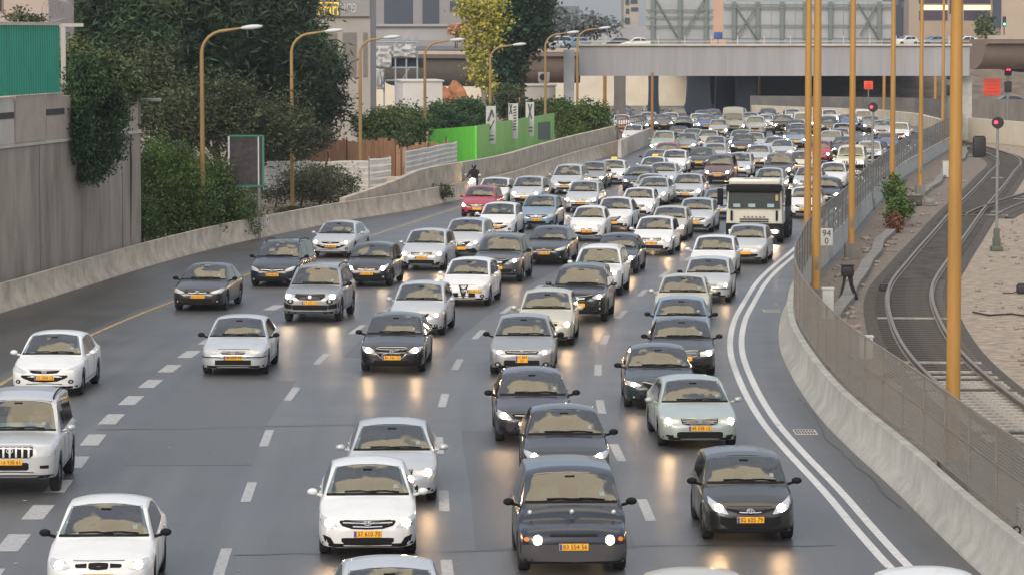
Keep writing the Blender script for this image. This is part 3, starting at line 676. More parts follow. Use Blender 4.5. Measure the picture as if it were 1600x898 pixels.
    if F.get('stud'):
        for x in (-.72, 0, .72):
            hz = 1.0 if x == 0 else .985
            h = bvh.ray_cast(Vector((x, -2, hz)), Vector((0, 1, 0)))[0]
            b = bmesh.new(); bmesh.ops.create_icosphere(b, subdivisions=2, radius=.045, matrix=Matrix.Translation(h + Vector((0, -.01, 0))))
            parts.append(('washer_lamp', mesh_from('washer_lamp', b, M_LENS), (0, 0, 0), 0, False, []))
    # plate position
    px = F.get('plx', 0); pz = F['pl'][0]; sq = F['pl'][1] < .35
    h = bvh.ray_cast(Vector((px, -2, pz)), Vector((0, 1, 0)))[0]
    hs = [bvh.ray_cast(Vector((px + dx, -2, pz + dz)), Vector((0, 1, 0)))[0] for dx in (-.2, .2) for dz in (-.06, .06)]
    pyy = min([h.y] + [q.y for q in hs if q]) - .012
    if rails:
        for s in (-1, 1):
            b = bmesh.new(); xr = P['hr'] * .93; ya, yb = P['wst'] + .15, P['re'] + .1
            pts = [(s * xr, ya, interp(P['top'], ya) - .09), (s * xr, ya + .12, interp(P['top'], ya + .12) - .015)]
            pts += [(s * xr, ya + .1 + (yb - ya - .2) * k / 4, interp(P['top'], ya + .1 + (yb - ya - .2) * k / 4) - .015) for k in range(1, 5)] + [(s * xr, yb, interp(P['top'], yb) - .07)]
            tube(b, pts, .018, 6)
            parts.append(('roof_rail', mesh_from('roof_rail', b, M_BLACK if rails == 1 else M_CHROME), (0, 0, 0), 0, False, []))
    # rear window and tail lamps, for completeness from the side
    for s in (-1, 1):
        yt = P['L'] - .18
        b = patch(bvh, [(yt - .12, interp(P['belt'], yt) - .17, interp(P['belt'], yt) - .05), (yt + .1, interp(P['belt'], yt) - .17, interp(P['belt'], yt) - .06)], 'S', nx=4, nz=2, side=s, off=.006)
        parts.append(('tail_light', mesh_from('tail_light', b, mat('tail_red', (.35, .01, .01), .25)), (0, 0, 0), 0, False, []))
    PROTO[key] = (P, parts, (px, pyy, pz, sq))
    return PROTO[key]
def inst(desc, parent, pm, lit, far=False):
    name, me, loc, rz, pt, kids = desc
    if pt == 'lamp' and not lit: return
    o = bpy.data.objects.new(name, me); COL.objects.link(o); o.parent = parent; o.location = loc; o.rotation_euler = (0, 0, rz)
    if pt is True:
        o.material_slots[0].link = 'OBJECT'; o.material_slots[0].material = pm
    if pt == 'lamp' and lit == 2:
        o.material_slots[0].link = 'OBJECT'; o.material_slots[0].material = M_LAMPF
    for k in kids: inst(k, o, pm, lit, far)
FARSKIP = {'steering_wheel', 'paper', 'door_gap', 'bonnet_gap', 'sticker', 'rear_view_mirror', 'door_handle', 'tail_light', 'wiper', 'cowl_trim', 'emblem', 'fog_lamp'}
def place_car(kind, face, color, loc, rotz, label, cat='car', lit=1, plate=None, rails=False, black=False, far=False, group=None, taxi=False, name='car'):
    P, parts, pp = model(kind, face, rails, black)
    root = empty(name, loc, rotz); tag(root, label, cat, group)
    pm = PAINT[color]
    for d in parts:
        if far and d[0] in FARSKIP: continue
        if far: d = d[:5] + ([k for k in d[5] if k[0] not in FARSKIP],)
        inst(d, root, pm, lit)
    px, py, pz, sq = pp
    if plate is not False:
        pm_, bb = PLS if sq else PLM
        o = bpy.data.objects.new('number_plate', pm_); COL.objects.link(o); o.parent = root; o.location = (px, py, pz)
        if not far:
            b2 = bpy.data.objects.new('blue_band', bb); COL.objects.link(b2); b2.parent = o
        if plate:
            if sq:
                a, b_ = plate.split('|'); 
                text(a, .095, M_PTXT, (.01, -.008, .045), o, sx=1.0, thick=.002); text(b_, .095, M_PTXT, (.01, -.008, -.045), o, thick=.002)
            else: text(plate, .118, M_PTXT, (.022, -.008, 0), o, sx=.86, thick=.002)
    if taxi:
        b = bmesh.new(); box(b, (0, P['wst'] + .6, P['H'] + .07), (.36, .14, .13), bevel=.035)
        obj('taxi_sign', b, M_TAXI, root)
    return root
# ================================================================ SETTING
def road_mat():
    m = bpy.data.materials.new('asphalt'); m.use_nodes = True; t = m.node_tree; b = t.nodes['Principled BSDF']
    L = t.links.new; N = t.nodes.new
    tc = N('ShaderNodeTexCoord')
    n1 = N('ShaderNodeTexNoise'); n1.inputs['Scale'].default_value = .35; n1.inputs['Detail'].default_value = 6; L(tc.outputs['Object'], n1.inputs[0])
    n2 = N('ShaderNodeTexNoise'); n2.inputs['Scale'].default_value = 14; n2.inputs['Detail'].default_value = 8; L(tc.outputs['Object'], n2.inputs[0])
    # wheel tracks: lane coordinate stored per vertex
    at = N('ShaderNodeAttribute'); at.attribute_name = 'lane'
    sp = N('ShaderNodeSeparateXYZ'); L(at.outputs['Vector'], sp.inputs[0])
    fr = N('ShaderNodeMath'); fr.operation = 'MULTIPLY'; fr.inputs[1].default_value = 2 * pi * 2 / LANE; L(sp.outputs[0], fr.inputs[0])
    cs = N('ShaderNodeMath'); cs.operation = 'COSINE'; L(fr.outputs[0], cs.inputs[0])
    a = N('ShaderNodeMapRange'); a.inputs[1].default_value = .3; a.inputs[2].default_value = .7; a.inputs[3].default_value = .78; a.inputs[4].default_value = 1.18; L(n1.outputs['Fac'], a.inputs[0])
    bb = N('ShaderNodeMapRange'); bb.inputs[1].default_value = .3; bb.inputs[2].default_value = .7; bb.inputs[3].default_value = .86; bb.inputs[4].default_value = 1.14; L(n2.outputs['Fac'], bb.inputs[0])
    cc = N('ShaderNodeMapRange'); cc.inputs[1].default_value = -1; cc.inputs[2].default_value = 1; cc.inputs[3].default_value = .93; cc.inputs[4].default_value = 1.07; L(cs.outputs[0], cc.inputs[0])
    m1 = N('ShaderNodeMath'); m1.operation = 'MULTIPLY'; L(a.outputs[0], m1.inputs[0]); L(bb.outputs[0], m1.inputs[1])
    m2 = N('ShaderNodeMath'); m2.operation = 'MULTIPLY'; L(m1.outputs[0], m2.inputs[0]); L(cc.outputs[0], m2.inputs[1])
    # long streaks of polish and oil along the lanes
    sv = N('ShaderNodeVectorMath'); sv.operation = 'MULTIPLY'; sv.inputs[1].default_value = (1.1, .045, 1); L(at.outputs['Vector'], sv.inputs[0])
    n3 = N('ShaderNodeTexNoise'); n3.inputs['Scale'].default_value = 1.6; n3.inputs['Detail'].default_value = 7; L(sv.outputs[0], n3.inputs[0])
    dd = N('ShaderNodeMapRange'); dd.inputs[1].default_value = .3; dd.inputs[2].default_value = .7; dd.inputs[3].default_value = .80; dd.inputs[4].default_value = 1.2; L(n3.outputs['Fac'], dd.inputs[0])
    m2b = N('ShaderNodeMath'); m2b.operation = 'MULTIPLY'; L(m2.outputs[0], m2b.inputs[0]); L(dd.outputs[0], m2b.inputs[1]); m2 = m2b
    # left shoulder is older, browner asphalt
    sh = N('ShaderNodeMapRange'); sh.inputs[1].default_value = -20.1; sh.inputs[2].default_value = -19.9; L(sp.outputs[0], sh.inputs[0])
    mc = N('ShaderNodeMix'); mc.data_type = 'RGBA'; L(sh.outputs[0], mc.inputs[0])
    mc.inputs[6].default_value = (.050, .046, .043, 1); mc.inputs[7].default_value = (.074, .0745, .076, 1)
    vs = N('ShaderNodeVectorMath'); vs.operation = 'SCALE'; L(mc.outputs[2], vs.inputs[0]); L(m2.outputs[0], vs.inputs['Scale'])
    L(vs.outputs[0], b.inputs['Base Color'])
    r = N('ShaderNodeMapRange'); r.inputs[1].default_value = .3; r.inputs[2].default_value = .7; r.inputs[3].default_value = .36; r.inputs[4].default_value = .47; L(n1.outputs['Fac'], r.inputs[0]); L(r.outputs[0], b.inputs['Roughness'])
    bp = N('ShaderNodeBump'); bp.inputs['Strength'].default_value = .35; bp.inputs['Distance'].default_value = .01; L(n2.outputs['Fac'], bp.inputs['Height']); L(bp.outputs[0], b.inputs['Normal'])
    return m
M_ROAD = road_mat()
M_LINE = mat('road_paint', (.55, .56, .56), .55, noise=(6, .22))
M_DASH = mat('road_paint_worn', (.34, .34, .34), .55, noise=(9, .35))
M_YEL = mat('road_paint_yellow', (.36, .24, .09), .6, noise=(2.5, .45))
M_CONC = mat('concrete', (.43, .37, .295), .85, noise=(1.3, .34), bump=(9, .3))
M_CONCL = mat('concrete_pale', (.40, .40, .37), .85, noise=(1.5, .22), bump=(9, .3))
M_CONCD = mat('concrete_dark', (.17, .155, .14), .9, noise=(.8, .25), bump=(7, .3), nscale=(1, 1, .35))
M_EARTH = mat('earth', (.21, .17, .13), .95, noise=(.5, .35), bump=(3, .6))
M_GRAVEL = mat('gravel', (.30, .245, .19), .95, noise=(2.2, .45), bump=(14, 1.0))
M_BALL = mat('track_ballast', (.07, .058, .048), .95, noise=(5, .5), bump=(14, .9))

# ground
bm = bmesh.new()
xs = [-480, -60, 0, 60, 120, 480]; ysl = [-60, 20, 90, 180, 300, 450, 600, 745]
V = [[bm.verts.new((x, y, -.04)) for x in xs] for y in ysl]
for j in range(len(ysl) - 1):
    for i in range(len(xs) - 1): bm.faces.new((V[j][i], V[j][i + 1], V[j + 1][i + 1], V[j + 1][i]))
tag(obj('ground', bm, M_EARTH, smooth=False), kind='structure')
# left kerb foot from the photograph
LB = [(-150, 524), (0, 489), (100, 458), (240, 414), (360, 382), (440, 365), (540, 345), (640, 329), (700, 316), (796, 296), (856, 275), (905, 258), (962, 241)]
LBP = [G(*p) for p in LB]
LBf = spline([(p.y, p.x) for p in LBP])
def left_edge(Y):
    if Y < LBP[0].y: return LBP[0].x - (LBP[0].y - Y) * .12
    if Y > LBP[-1].y: return D(Y) - 21.4 - max(0, min(6.5, (Y - 262) * .2))
    return LBf(Y)
# road
bm = bmesh.new(); lay = bm.verts.layers.float_vector.new('lane')
rows = []
Ys = [27 + 3.0 * i for i in range(0, 160)]
for Y in Ys:
    t = tang(Y); n = Vector((t.y, -t.x, 0)); row = []
    le = (left_edge(Y) - D(Y)) * t.y - .3
    offs = [le] + [-20.5 + 1.08 * i for i in range(21)] + [2.05 + sh(Y)]
    for o in offs:
        p = rp(Y, o); v = bm.verts.new((p.x, p.y, 0)); v[lay] = (o, Y, 0); row.append(v)
    rows.append(row)
for a, b in zip(rows, rows[1:]):
    for i in range(len(a) - 1):
        if a[i].co.x < a[i + 1].co.x - 1e-4 and b[i].co.x < b[i + 1].co.x - 1e-4: bm.faces.new((a[i], a[i + 1], b[i + 1], b[i]))
tag(obj('road', bm, M_ROAD, smooth=False), kind='structure')
# lane markings
def strip(bm, y0, y1, off, w, z=.006, step=1.0):
    n = max(1, int((y1 - y0) / step)); prev = None
    for i in range(n + 1):
        Y = y0 + (y1 - y0) * i / n
        a, b = bm.verts.new(rp(Y, off - w / 2, z)), bm.verts.new(rp(Y, off + w / 2, z))
        if prev: bm.faces.new((prev[0], prev[1], b, a))
        prev = (a, b)
bm = bmesh.new(); strip(bm, 27, 495, -.17, .17); strip(bm, 27, 495, .17, .17)
tag(obj('double_line', bm, M_LINE, smooth=False), kind='structure')
bm = bmesh.new(); strip(bm, 40, 230, -5 * LANE, .13)
tag(obj('edge_line', bm, M_YEL, smooth=False), kind='structure')
bm = bmesh.new()
for k in range(1, 5):
    y = 45.0 + k * 1.4 if k < 4 else 45.5; per = 9.0 if k < 4 else 3.87; ln = 3.0 if k < 4 else 2.0
    while y < 430:
        strip(bm, y, y + ln, -k * LANE, .20 if k < 4 else .42); y += per
tag(obj('lane_dashes', bm, M_DASH, smooth=False), kind='structure')
# repair patches, sealed cracks
def patch_sheet(y0, y1, o0, o1, z, m, nm):
    bm = bmesh.new(); n = max(1, int((y1 - y0) / 1.5)); prev = None
    for i in range(n + 1):
        Y = y0 + (y1 - y0) * i / n; a, b = bm.verts.new(rp(Y, o0, z)), bm.verts.new(rp(Y, o1, z))
        if prev: bm.faces.new((prev[0], prev[1], b, a))
        prev = (a, b)
    return tag(obj(nm, bm, m, smooth=False), kind='structure')
M_PD = mat('asphalt_patch', (.052, .053, .056), .42, noise=(9, .2), bump=(60, .3)); M_PL = mat('asphalt_patch_pale', (.078, .079, .080), .45, noise=(9, .2), bump=(60, .3)); M_TAR = mat('tar_seal', (.018, .018, .019), .4)
patch_sheet(73, 90, -14.6, -11.9, .0032, M_PL, 'road_patch'); patch_sheet(61, 79, -7.3, -4.4, .0030, M_PD, 'road_patch'); patch_sheet(96, 140, -11.2, -8.3, .0034, M_PD, 'road_patch'); patch_sheet(118, 128, -18.8, -16.2, .0034, M_PL, 'road_patch')
rc = random.Random(3); bm = bmesh.new()
for (y0, o0, y1, o1) in ((79.4, -15.8, 80.2, -8.2), (60.5, -11.6, 61, -.8), (74, -3.6, 96, -3.2), (58, -9.6, 82, -9.9), (100, -15.2, 128, -15.6), (112, -.5, 112.6, -11), (66, 1.0, 86, 1.15)):
    n = int(max(abs(y1 - y0) / .9, abs(o1 - o0) / .5)); prev = None; wob = 0
    for i in range(n + 1):
        wob += rc.uniform(-.07, .07); wob *= .93; t_ = i / n; lng = abs(y1 - y0) > abs(o1 - o0); Y = y0 + (y1 - y0) * t_ + (0 if lng else wob * 2); o_ = o0 + (o1 - o0) * t_ + (wob if lng else 0); w = .022 * rc.uniform(.4, 1.3)
        a, b = (bm.verts.new(rp(Y, o_ - w, .0048)), bm.verts.new(rp(Y, o_ + w, .0048))) if lng else (bm.verts.new(rp(Y - w * 2.5, o_, .0048)), bm.verts.new(rp(Y + w * 2.5, o_, .0048)))
        if prev: bm.faces.new((prev[0], prev[1], b, a))
        prev = (a, b)
tag(obj('road_cracks', bm, M_TAR, smooth=False), kind='structure')
# asphalt joint and faint transverse seam
bm = bmesh.new()
for (px, py) in ((1258, 674), (1205, 485)):
    c = G(px, py, .01)
    box(bm, (c.x, c.y, .006), (.52, .95, .012))
    for k in range(7): 
        for j in (-1, 1): box(bm, (c.x - .2 + .066 * k, c.y + .22 * j, .0135), (.035, .30, .004), mi=1)
    o = obj('drain_grate', bm, [M_CONCL, M_UNDER], smooth=False); bm = bmesh.new()
    tag(o, 'square iron drain grate in the shoulder beside the dark small car' if py > 600 else 'smaller drain grate further up the right shoulder, near the fence bend', 'drain', 'drain grates in the right shoulder')
bm.free()

# left low concrete barrier
JERSEY = [(.0, 0), (-.02, .08), (-.17, .26), (-.24, .88), (-.42, .88), (-.48, .0)]
def fine(path, step=2.0):
    out = [path[0]]
    for a, b in zip(path, path[1:]):
        n = max(1, int((b - a).length / step))
        for i in range(1, n + 1): out.append(a + (b - a) * i / n)
    return out
ls = [Vector((left_edge(Y), Y, 0)) for Y in [60 + 4 * i for i in range(52)] if Y < 267]
bm = bmesh.new()
for i in range(0, len(ls) - 1, 2):
    seg = ls[i:i + 3]
    if len(seg) < 2: continue
    d0 = (seg[1] - seg[0]).normalized() * .012; d1 = (seg[-1] - seg[-2]).normalized() * .012
    sweep(bm, [seg[0] + d0] + seg[1:-1] + [seg[-1] - d1], JERSEY)
tag(obj('road_barrier', bm, M_CONC), 'long beige concrete barrier along the left edge of the motorway', 'barrier')
# taller wall behind it from the green hoarding onwards
w0 = [Vector((left_edge(Y) - .75, Y, 0)) for Y in range(168, 267, 4)]
bm = bmesh.new(); n = len(w0)
for i in range(n - 1):
    h0 = min(1.9, 1.0 + max(0, (w0[i].y - 168)) * .07); h1 = min(1.9, 1.0 + max(0, (w0[i + 1].y - 168)) * .07)
    a, b = w0[i], w0[i + 1]; d = Vector((-.3, 0, 0))
    v = [bm.verts.new(p) for p in (a, b, b + Vector((0, 0, h1)), a + Vector((0, 0, h0)), a + d, b + d, b + d + Vector((0, 0, h1)), a + d + Vector((0, 0, h0)))]
    for f in ((0, 1, 2, 3), (5, 4, 7, 6), (3, 2, 6, 7), (0, 3, 7, 4), (1, 5, 6, 2)): bm.faces.new([v[k] for k in f])
bmesh.ops.recalc_face_normals(bm, faces=bm.faces[:])
tag(obj('low_wall', bm, M_CONC, smooth=False), 'stepped beige concrete wall rising behind the barrier below the green hoarding', 'wall')

# right barrier and fence
JR = [(1.28, 0), (1.30, .08), (1.46, .28), (1.54, .86), (1.72, .86), (1.80, 0)]
bm = bmesh.new(); Y = 36.0
while Y < 338:
    ys_ = [Y + .02 + (3.96) * k / 4 for k in range(5)]
    vsl = []
    for yy in ys_:
        vsl.append([bm.verts.new(rp(yy, o + sh(yy), h)) for o, h in JR])
    for a, b in zip(vsl, vsl[1:]):
        for k in range(len(JR)): bm.faces.new((a[k], a[(k + 1) % len(JR)], b[(k + 1) % len(JR)], b[k]))
    bm.faces.new(vsl[0][::-1]); bm.faces.new(vsl[-1]); Y += 4
bmesh.ops.recalc_face_normals(bm, faces=bm.faces[:])
tag(obj('road_barrier', bm, M_CONCL), 'pale concrete barrier in jointed segments curving along the right road edge', 'barrier')
# mesh fence: dense perforated panels, semi see-through
def mesh_mat():
    m = bpy.data.materials.new('perforated_mesh'); m.use_nodes = True; t = m.node_tree; b = t.nodes['Principled BSDF']; L = t.links.new; N = t.nodes.new
    b.inputs['Base Color'].default_value = (.215, .21, .195, 1); b.inputs['Roughness'].default_value = .6; b.inputs['Metallic'].default_value = .1
    at = N('ShaderNodeAttribute'); at.attribute_name = 'uvp'
    sp = N('ShaderNodeSeparateXYZ'); L(at.outputs['Vector'], sp.inputs[0])
    outs = []
    for k in (0, 1):
        a = N('ShaderNodeMath'); a.operation = 'MULTIPLY'; a.inputs[1].default_value = 1 / .06; L(sp.outputs[k], a.inputs[0])
        f = N('ShaderNodeMath'); f.operation = 'FRACT'; L(a.outputs[0], f.inputs[0])
        g = N('ShaderNodeMath'); g.operation = 'LESS_THAN'; g.inputs[1].default_value = .56; L(f.outputs[0], g.inputs[0]); outs.append(g)
    mx = N('ShaderNodeMath'); mx.operation = 'MAXIMUM'; L(outs[0].outputs[0], mx.inputs[0]); L(outs[1].outputs[0], mx.inputs[1])
    L(mx.outputs[0], b.inputs['Alpha'])
    return m
M_MESH = mesh_mat(); M_FPOST = mat('fence_steel', (.20, .18, .155), .6, .3, noise=(4, .2))
fence = empty('mesh_fence', rp(90, 1.75, .93)); tag(fence, 'tall grey perforated steel fence standing on the right concrete barrier', 'fence')
bm = bmesh.new(); lay = bm.verts.layers.float_vector.new('uvp'); prev = None; dist = 0; lastp = None
Y = 36.0
while Y < 321:
    p = rp(Y, 1.76 + sh(Y), .94); dist += (p - lastp).length if lastp else 0; lastp = p
    a, b = bm.verts.new(p), bm.verts.new(p + Vector((0, 0, 1.46))); a[lay] = (dist, 0, 0); b[lay] = (dist, 1.46, 0)
    if prev: bm.faces.new((prev[0], a, b, prev[1]))
    prev = (a, b); Y += 1.0
o = obj('mesh_panel', bm, M_MESH, None); o.parent = fence; o.matrix_parent_inverse = Matrix.Translation(-fence.location)
def child(o, par): o.parent = par; o.matrix_parent_inverse = Matrix.Translation(-Vector(par.location)); return o
Y = 36.0; posts = []
bmp = bmesh.new(); box(bmp, (0, 0, .73), (.05, .05, 1.50)); pme = mesh_from('fence_post', bmp, M_FPOST, False); k = 0
bmr = bmesh.new()
while Y < 321:
    p = rp(Y, 1.76 + sh(Y), .94)
    if k < 99:
        o = bpy.data.objects.new('fence_post', pme); COL.objects.link(o); o.location = p; child(o, fence)
    Y += 2.9; k += 1
for hh in (.02, .78, 1.45):
    bmx = bmesh.new(); path = [rp(36 + 2.25 * i, 1.76 + sh(36 + 2.25 * i), .94 + hh) for i in range(126)]
    tube(bmx, path, .022, 5); child(obj('fence_rail', bmx, M_FPOST), fence)
bmr.free()

# far wall on the right where the road bends away + noise barrier with ribs
def wall(name, pts, z0, z1, th, m, label, cat, **kw):
    bm = bmesh.new(); path = fine([Vector((x, y, 0)) for x, y in pts], 4)
    sweep(bm, path, [(0, z0), (0, z1), (th, z1), (th, z0)])
    o = obj(name, bm, m, smooth=False); tag(o, label, cat); return o
bm = bmesh.new()
path = fine([G(1486, 214), G(1432, 198), G(1370, 191), G(1300, 188), G(1240, 186), G(1175, 183)][::-1], 3)
sweep(bm, path, [(0, 0), (.1, 1.25), (-.3, 1.25), (-.3, 0)])
tag(obj('low_wall', bm, mat('concrete_cream', (.56, .49, .39), .85, noise=(.8, .2))), 'pale cream concrete kerb wall at the far bend under the bridge', 'wall')
bm = bmesh.new()
p0_, path = None, fine([Hh(1172, 180, 362), Hh(1250, 180, 360), Hh(1330, 180, 356), Hh(1430, 180, 350), Hh(1500, 180, 340)], 1.2)
zz = []
for i, p in enumerate(path): zz.append(Vector((p.x, p.y + (-.1 if i % 2 else .1), 0)))
sweep(bm, zz, [(0, 0), (0, zat(152, 355)), (-.3, zat(152, 355)), (-.3, 0)])
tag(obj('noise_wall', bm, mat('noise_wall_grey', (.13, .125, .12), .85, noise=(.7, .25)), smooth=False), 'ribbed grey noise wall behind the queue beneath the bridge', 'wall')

# rails side: gravel and tracks
def sheet(name, poly, z, m, kind='structure'):
    bm = bmesh.new(); bm.faces.new([bm.verts.new((x, y, z)) for x, y in poly]); bmesh.ops.triangulate(bm, faces=bm.faces[:]); bmesh.ops.recalc_face_normals(bm, faces=bm.faces[:])
    for f in bm.faces:
        if f.normal.z < 0: f.normal_flip()
    return tag(obj(name, bm, m, smooth=False), kind=kind)
gp = [(rp(Y, 1.85).x, rp(Y, 1.85).y) for Y in range(20, 345, 6)]
sheet('gravel', gp + [(130, 348), (130, 20)], -.01, M_GRAVEL)
TL = [(1600, 712), (1549, 680), (1480, 625), (1414, 560), (1387, 495), (1389, 452), (1407, 431), (1447, 387), (1484, 337), (1511, 310), (1541, 280), (1561, 253), (1563, 240)]
TR = [(1700, 712), (1600, 647), (1549, 600), (1504, 560), (1464, 495), (1459, 452), (1484, 404), (1511, 367), (1538, 334), (1568, 297), (1591, 260), (1597, 243), (1585, 232)]
tl = sorted([(G(*p).y, G(*p).x) for p in TL]); tr = sorted([(G(*p).y, G(*p).x) for p in TR])
fl, fr_ = spline(tl), spline(tr)
def tc_(Y):   # centre of the near track
    Yc = min(Y, 240.0); Yb = max(Yc, tl[0][0])
    c = (fl(Yb) + fr_(Yb)) / 2
    return c
ks = [(Y, tc_(Y)) for Y in (73.5, 84, 96, 108, 120, 135, 153, 172, 195, 217, 237)]
s0 = (ks[0][1] - ks[1][1]) / 10.5
ks = [(37, ks[0][1] + s0 * 36)] + ks + [(258, ks[-1][1] + 1.3), (285, ks[-1][1] + 1.1), (322, ks[-1][1] - 1.6)]
TC = spline(ks)
def tp(f, Y, off, z=0):
    a = f(Y + 1) - f(Y - 1); t = Vector((a, 2, 0)).normalized()
    return Vector((f(Y), Y, z)) + Vector((t.y, -t.x, 0)) * off
RAILP = [(-.09, .0), (-.09, .03), (-.03, .05), (-.03, .11), (-.05, .12), (-.05, .17), (.05, .17), (.05, .12), (.03, .11), (.03, .05), (.09, .03), (.09, 0)]
M_RAIL = mat('rail_steel', (.19, .14, .10), .45, .4, noise=(3, .3)); M_SLEEP = mat('sleeper_concrete', (.075, .068, .06), .9, noise=(1.5, .55)); M_SLEEPW = mat('sleeper_pale', (.30, .28, .25), .9, noise=(6, .6))
def track(f, y0, y1, label, full=True):
    root = empty('railway_track', tp(f, (y0 + y1) / 2, 0, 0)); tag(root, label, 'railway track', 'railway tracks beside the motorway')
    bm = bmesh.new(); prev = None; Y = y0
    while Y <= y1:
        a, b = bm.verts.new(tp(f, Y, -1.55, .012)), bm.verts.new(tp(f, Y, 1.55, .012))
        c, d = bm.verts.new(tp(f, Y, -1.2, .05)), bm.verts.new(tp(f, Y, 1.2, .05))
        if prev:
            bm.faces.new((prev[0], prev[2], c, a)); bm.faces.new((prev[2], prev[3], d, c)); bm.faces.new((prev[3], prev[1], b, d))
        prev = (a, b, c, d); Y += 2
    bmesh.ops.recalc_face_normals(bm, faces=bm.faces[:])
    child(obj('ballast', bm, M_BALL, smooth=False), root)
    for s in (-1, 1):
        bm = bmesh.new(); sweep(bm, [tp(f, y0 + i * 1.5, s * .7535, .07) for i in range(int((y1 - y0) / 1.5))], RAILP)
        child(obj('rail', bm, M_RAIL), root)
    bs = bmesh.new(); box(bs, (0, 0, .045), (2.3, .25, .12)); sm = mesh_from('sleeper', bs, M_SLEEP, False); sm2 = sm.copy(); sm2.materials[0] = M_SLEEPW
    Y = y0; k = 0; rest = bmesh.new()
    while Y < y1:
        a = f(Y + 1) - f(Y - 1); rz = -atan2(a, 2)
        if k < 100:
            o = bpy.data.objects.new('sleeper', sm2 if (76 < Y < 92 and random.random() < .7) or random.random() < .04 else sm); COL.objects.link(o); o.location = tp(f, Y, 0, .0); o.rotation_euler = (0, 0, rz); child(o, root)
        else: box(rest, tp(f, Y, 0, .045), (2.3, .25, .12), rz=rz)
        Y += .66; k += 1
    if k > 100: tag(child(obj('sleepers', rest, M_SLEEP, smooth=False), root), kind='stuff')
    else: rest.free()
track(TC, 60, 320, 'near railway track curving beside the fence')
# second track diverging at the far switch, coming in from the right
k2 = [(156, TC(156) + .27), (174, TC(174) + 1.3), (195, TC(195) + 3.9), (217, TC(217) + 8.1), (247, TC(240) + 15), (285, TC(240) + 26)]
track(spline(k2), 168, 278, 'second railway track branching off to the right at the switch')
# dirty white ballast patches
bm = bmesh.new(); prev = None
for Y in range(40, 318, 4):
    a, b = rp(Y, 1.85 + sh(Y)), tp(TC, Y, -1.5); va, vb = bm.verts.new((a.x, a.y, -.002)), bm.verts.new((max(b.x, a.x + .1), b.y, -.002))
    if prev: bm.faces.new((prev[0], prev[1], vb, va))
    prev = (va, vb)
tag(obj('gravel_strip', bm, mat('gravel_dirty', (.175, .145, .12), .95, noise=(3, .45), bump=(14, .8)), smooth=False), kind='structure')
# concrete cable trough along the track
CT = [(1312, 500), (1338, 432), (1372, 396), (1400, 352), (1425, 322), (1462, 286), (1500, 250), (1512, 232)]
ctp = [G(*p) for p in CT]
bm = bmesh.new(); path = fine(ctp, 1.0)
path = [p + Vector((.14 * sin(p.y * .16) + .05 * sin(p.y * .5), 0, 0)) for p in path]
for i in range(0, len(path) - 1):
    a, b = path[i], path[i + 1]; d = (b - a).normalized() * .008
    sweep(bm, [a + d, b - d], [(-.22, -.03), (-.22, .2), (.22, .2), (.22, -.03)])
tag(obj('cable_trough', bm, mat('trough_concrete', (.20, .19, .175), .9, noise=(2, .3)), smooth=False), 'winding grey concrete cable trough beside the near railway track', 'cable trough')

# ================================================================ LEFT: retaining wall, hoardings
WZ = 5.19
wp = [(Hh(-260, 300, 96).x, 96), (Hh(0, 300, 117).x, 117), (Hh(220, 300, 135).x, 135)]
M_WALLG = mat('retaining_concrete', (.30, .262, .21), .9, noise=(.9, .36), bump=(6, .3), nscale=(1, 1, .22))
M_PANEL = mat('panel_beige', (.42, .345, .285), .85, noise=(1.2, .14)); M_PANELL = mat('panel_pale', (.52, .48, .41), .85, noise=(1.2, .14))
rw = empty('retaining_wall', (wp[1][0], wp[1][1], 0)); tag(rw, 'high grey concrete retaining wall with beige parapet panels at far left', 'wall')
bm = bmesh.new()
path = [Vector((x, y, 0)) for x, y in wp] + [Vector((wp[2][0] - 10, wp[2][1] + 18, 0))]
sweep(bm, path, [(0, -.05), (0, WZ), (-.6, WZ), (-.6, -.05)]); child(obj('wall', bm, M_WALLG, smooth=False), rw)
bm = bmesh.new(); sweep(bm, path, [(.05, WZ + .004), (.05, WZ + .13), (-.5, WZ + .13), (-.5, WZ + .004)]); child(obj('ledge', bm, M_PANELL, smooth=False), rw)
for s_ in (-9, 4.6, 15.5):
    p = path[1] + (path[2] - path[1]).normalized() * s_; nn_ = Vector(((path[2] - path[1]).normalized().y, -(path[2] - path[1]).normalized().x, 0)) * .004
    bm = bmesh.new(); box(bm, p + nn_ + Vector((0, 0, WZ / 2)), (.03, .012, WZ - .02), rz=-.9); child(obj('wall_joint', bm, mat('joint_dark', (.20, .175, .15), .9), smooth=False), rw)
# panels
wv = Vector((wp[2][0] - wp[1][0], wp[2][1] - wp[1][1], 0)); wl = wv.length; wd = wv.normalized(); wnorm = Vector((wd.y, -wd.x, 0))
def wall_t(px):   # distance along the wall (from px 0) at which the photo column px falls
    best = min(((abs(PX((wp[1][0] + wd.x * s, wp[1][1] + wd.y * s, 6)) - px), s) for s in [i * .05 for i in range(-600, 600)]), key=lambda q: q[0]); return best[1]
W0 = Vector((wp[1][0], wp[1][1], 0))
def wpanel(px0, px1, z0, z1, th, m, name='panel', o0=.03):
    a, b = wall_t(px0), wall_t(px1); bm = bmesh.new()
    sweep(bm, [W0 + wd * a, W0 + wd * b], [(o0, z0), (o0, z1), (o0 - th, z1), (o0 - th, z0)]); return child(obj(name, bm, m, smooth=False), rw)
wpanel(-200, 21, WZ + .14, 6.94, .16, M_PANELL)
wpanel(22.5, 69, WZ + .14, 6.97, .22, M_PANEL, o0=.07)
wpanel(71.5, 97, WZ + .14, 6.97, .18, M_PANEL)
wpanel(98, 150, WZ + .14, 6.86, .18, M_PANEL)
wpanel(151, 215, WZ + .14, 6.81, .18, M_PANEL)
M_BAND = mat('dark_band', (.05, .045, .04), .8)
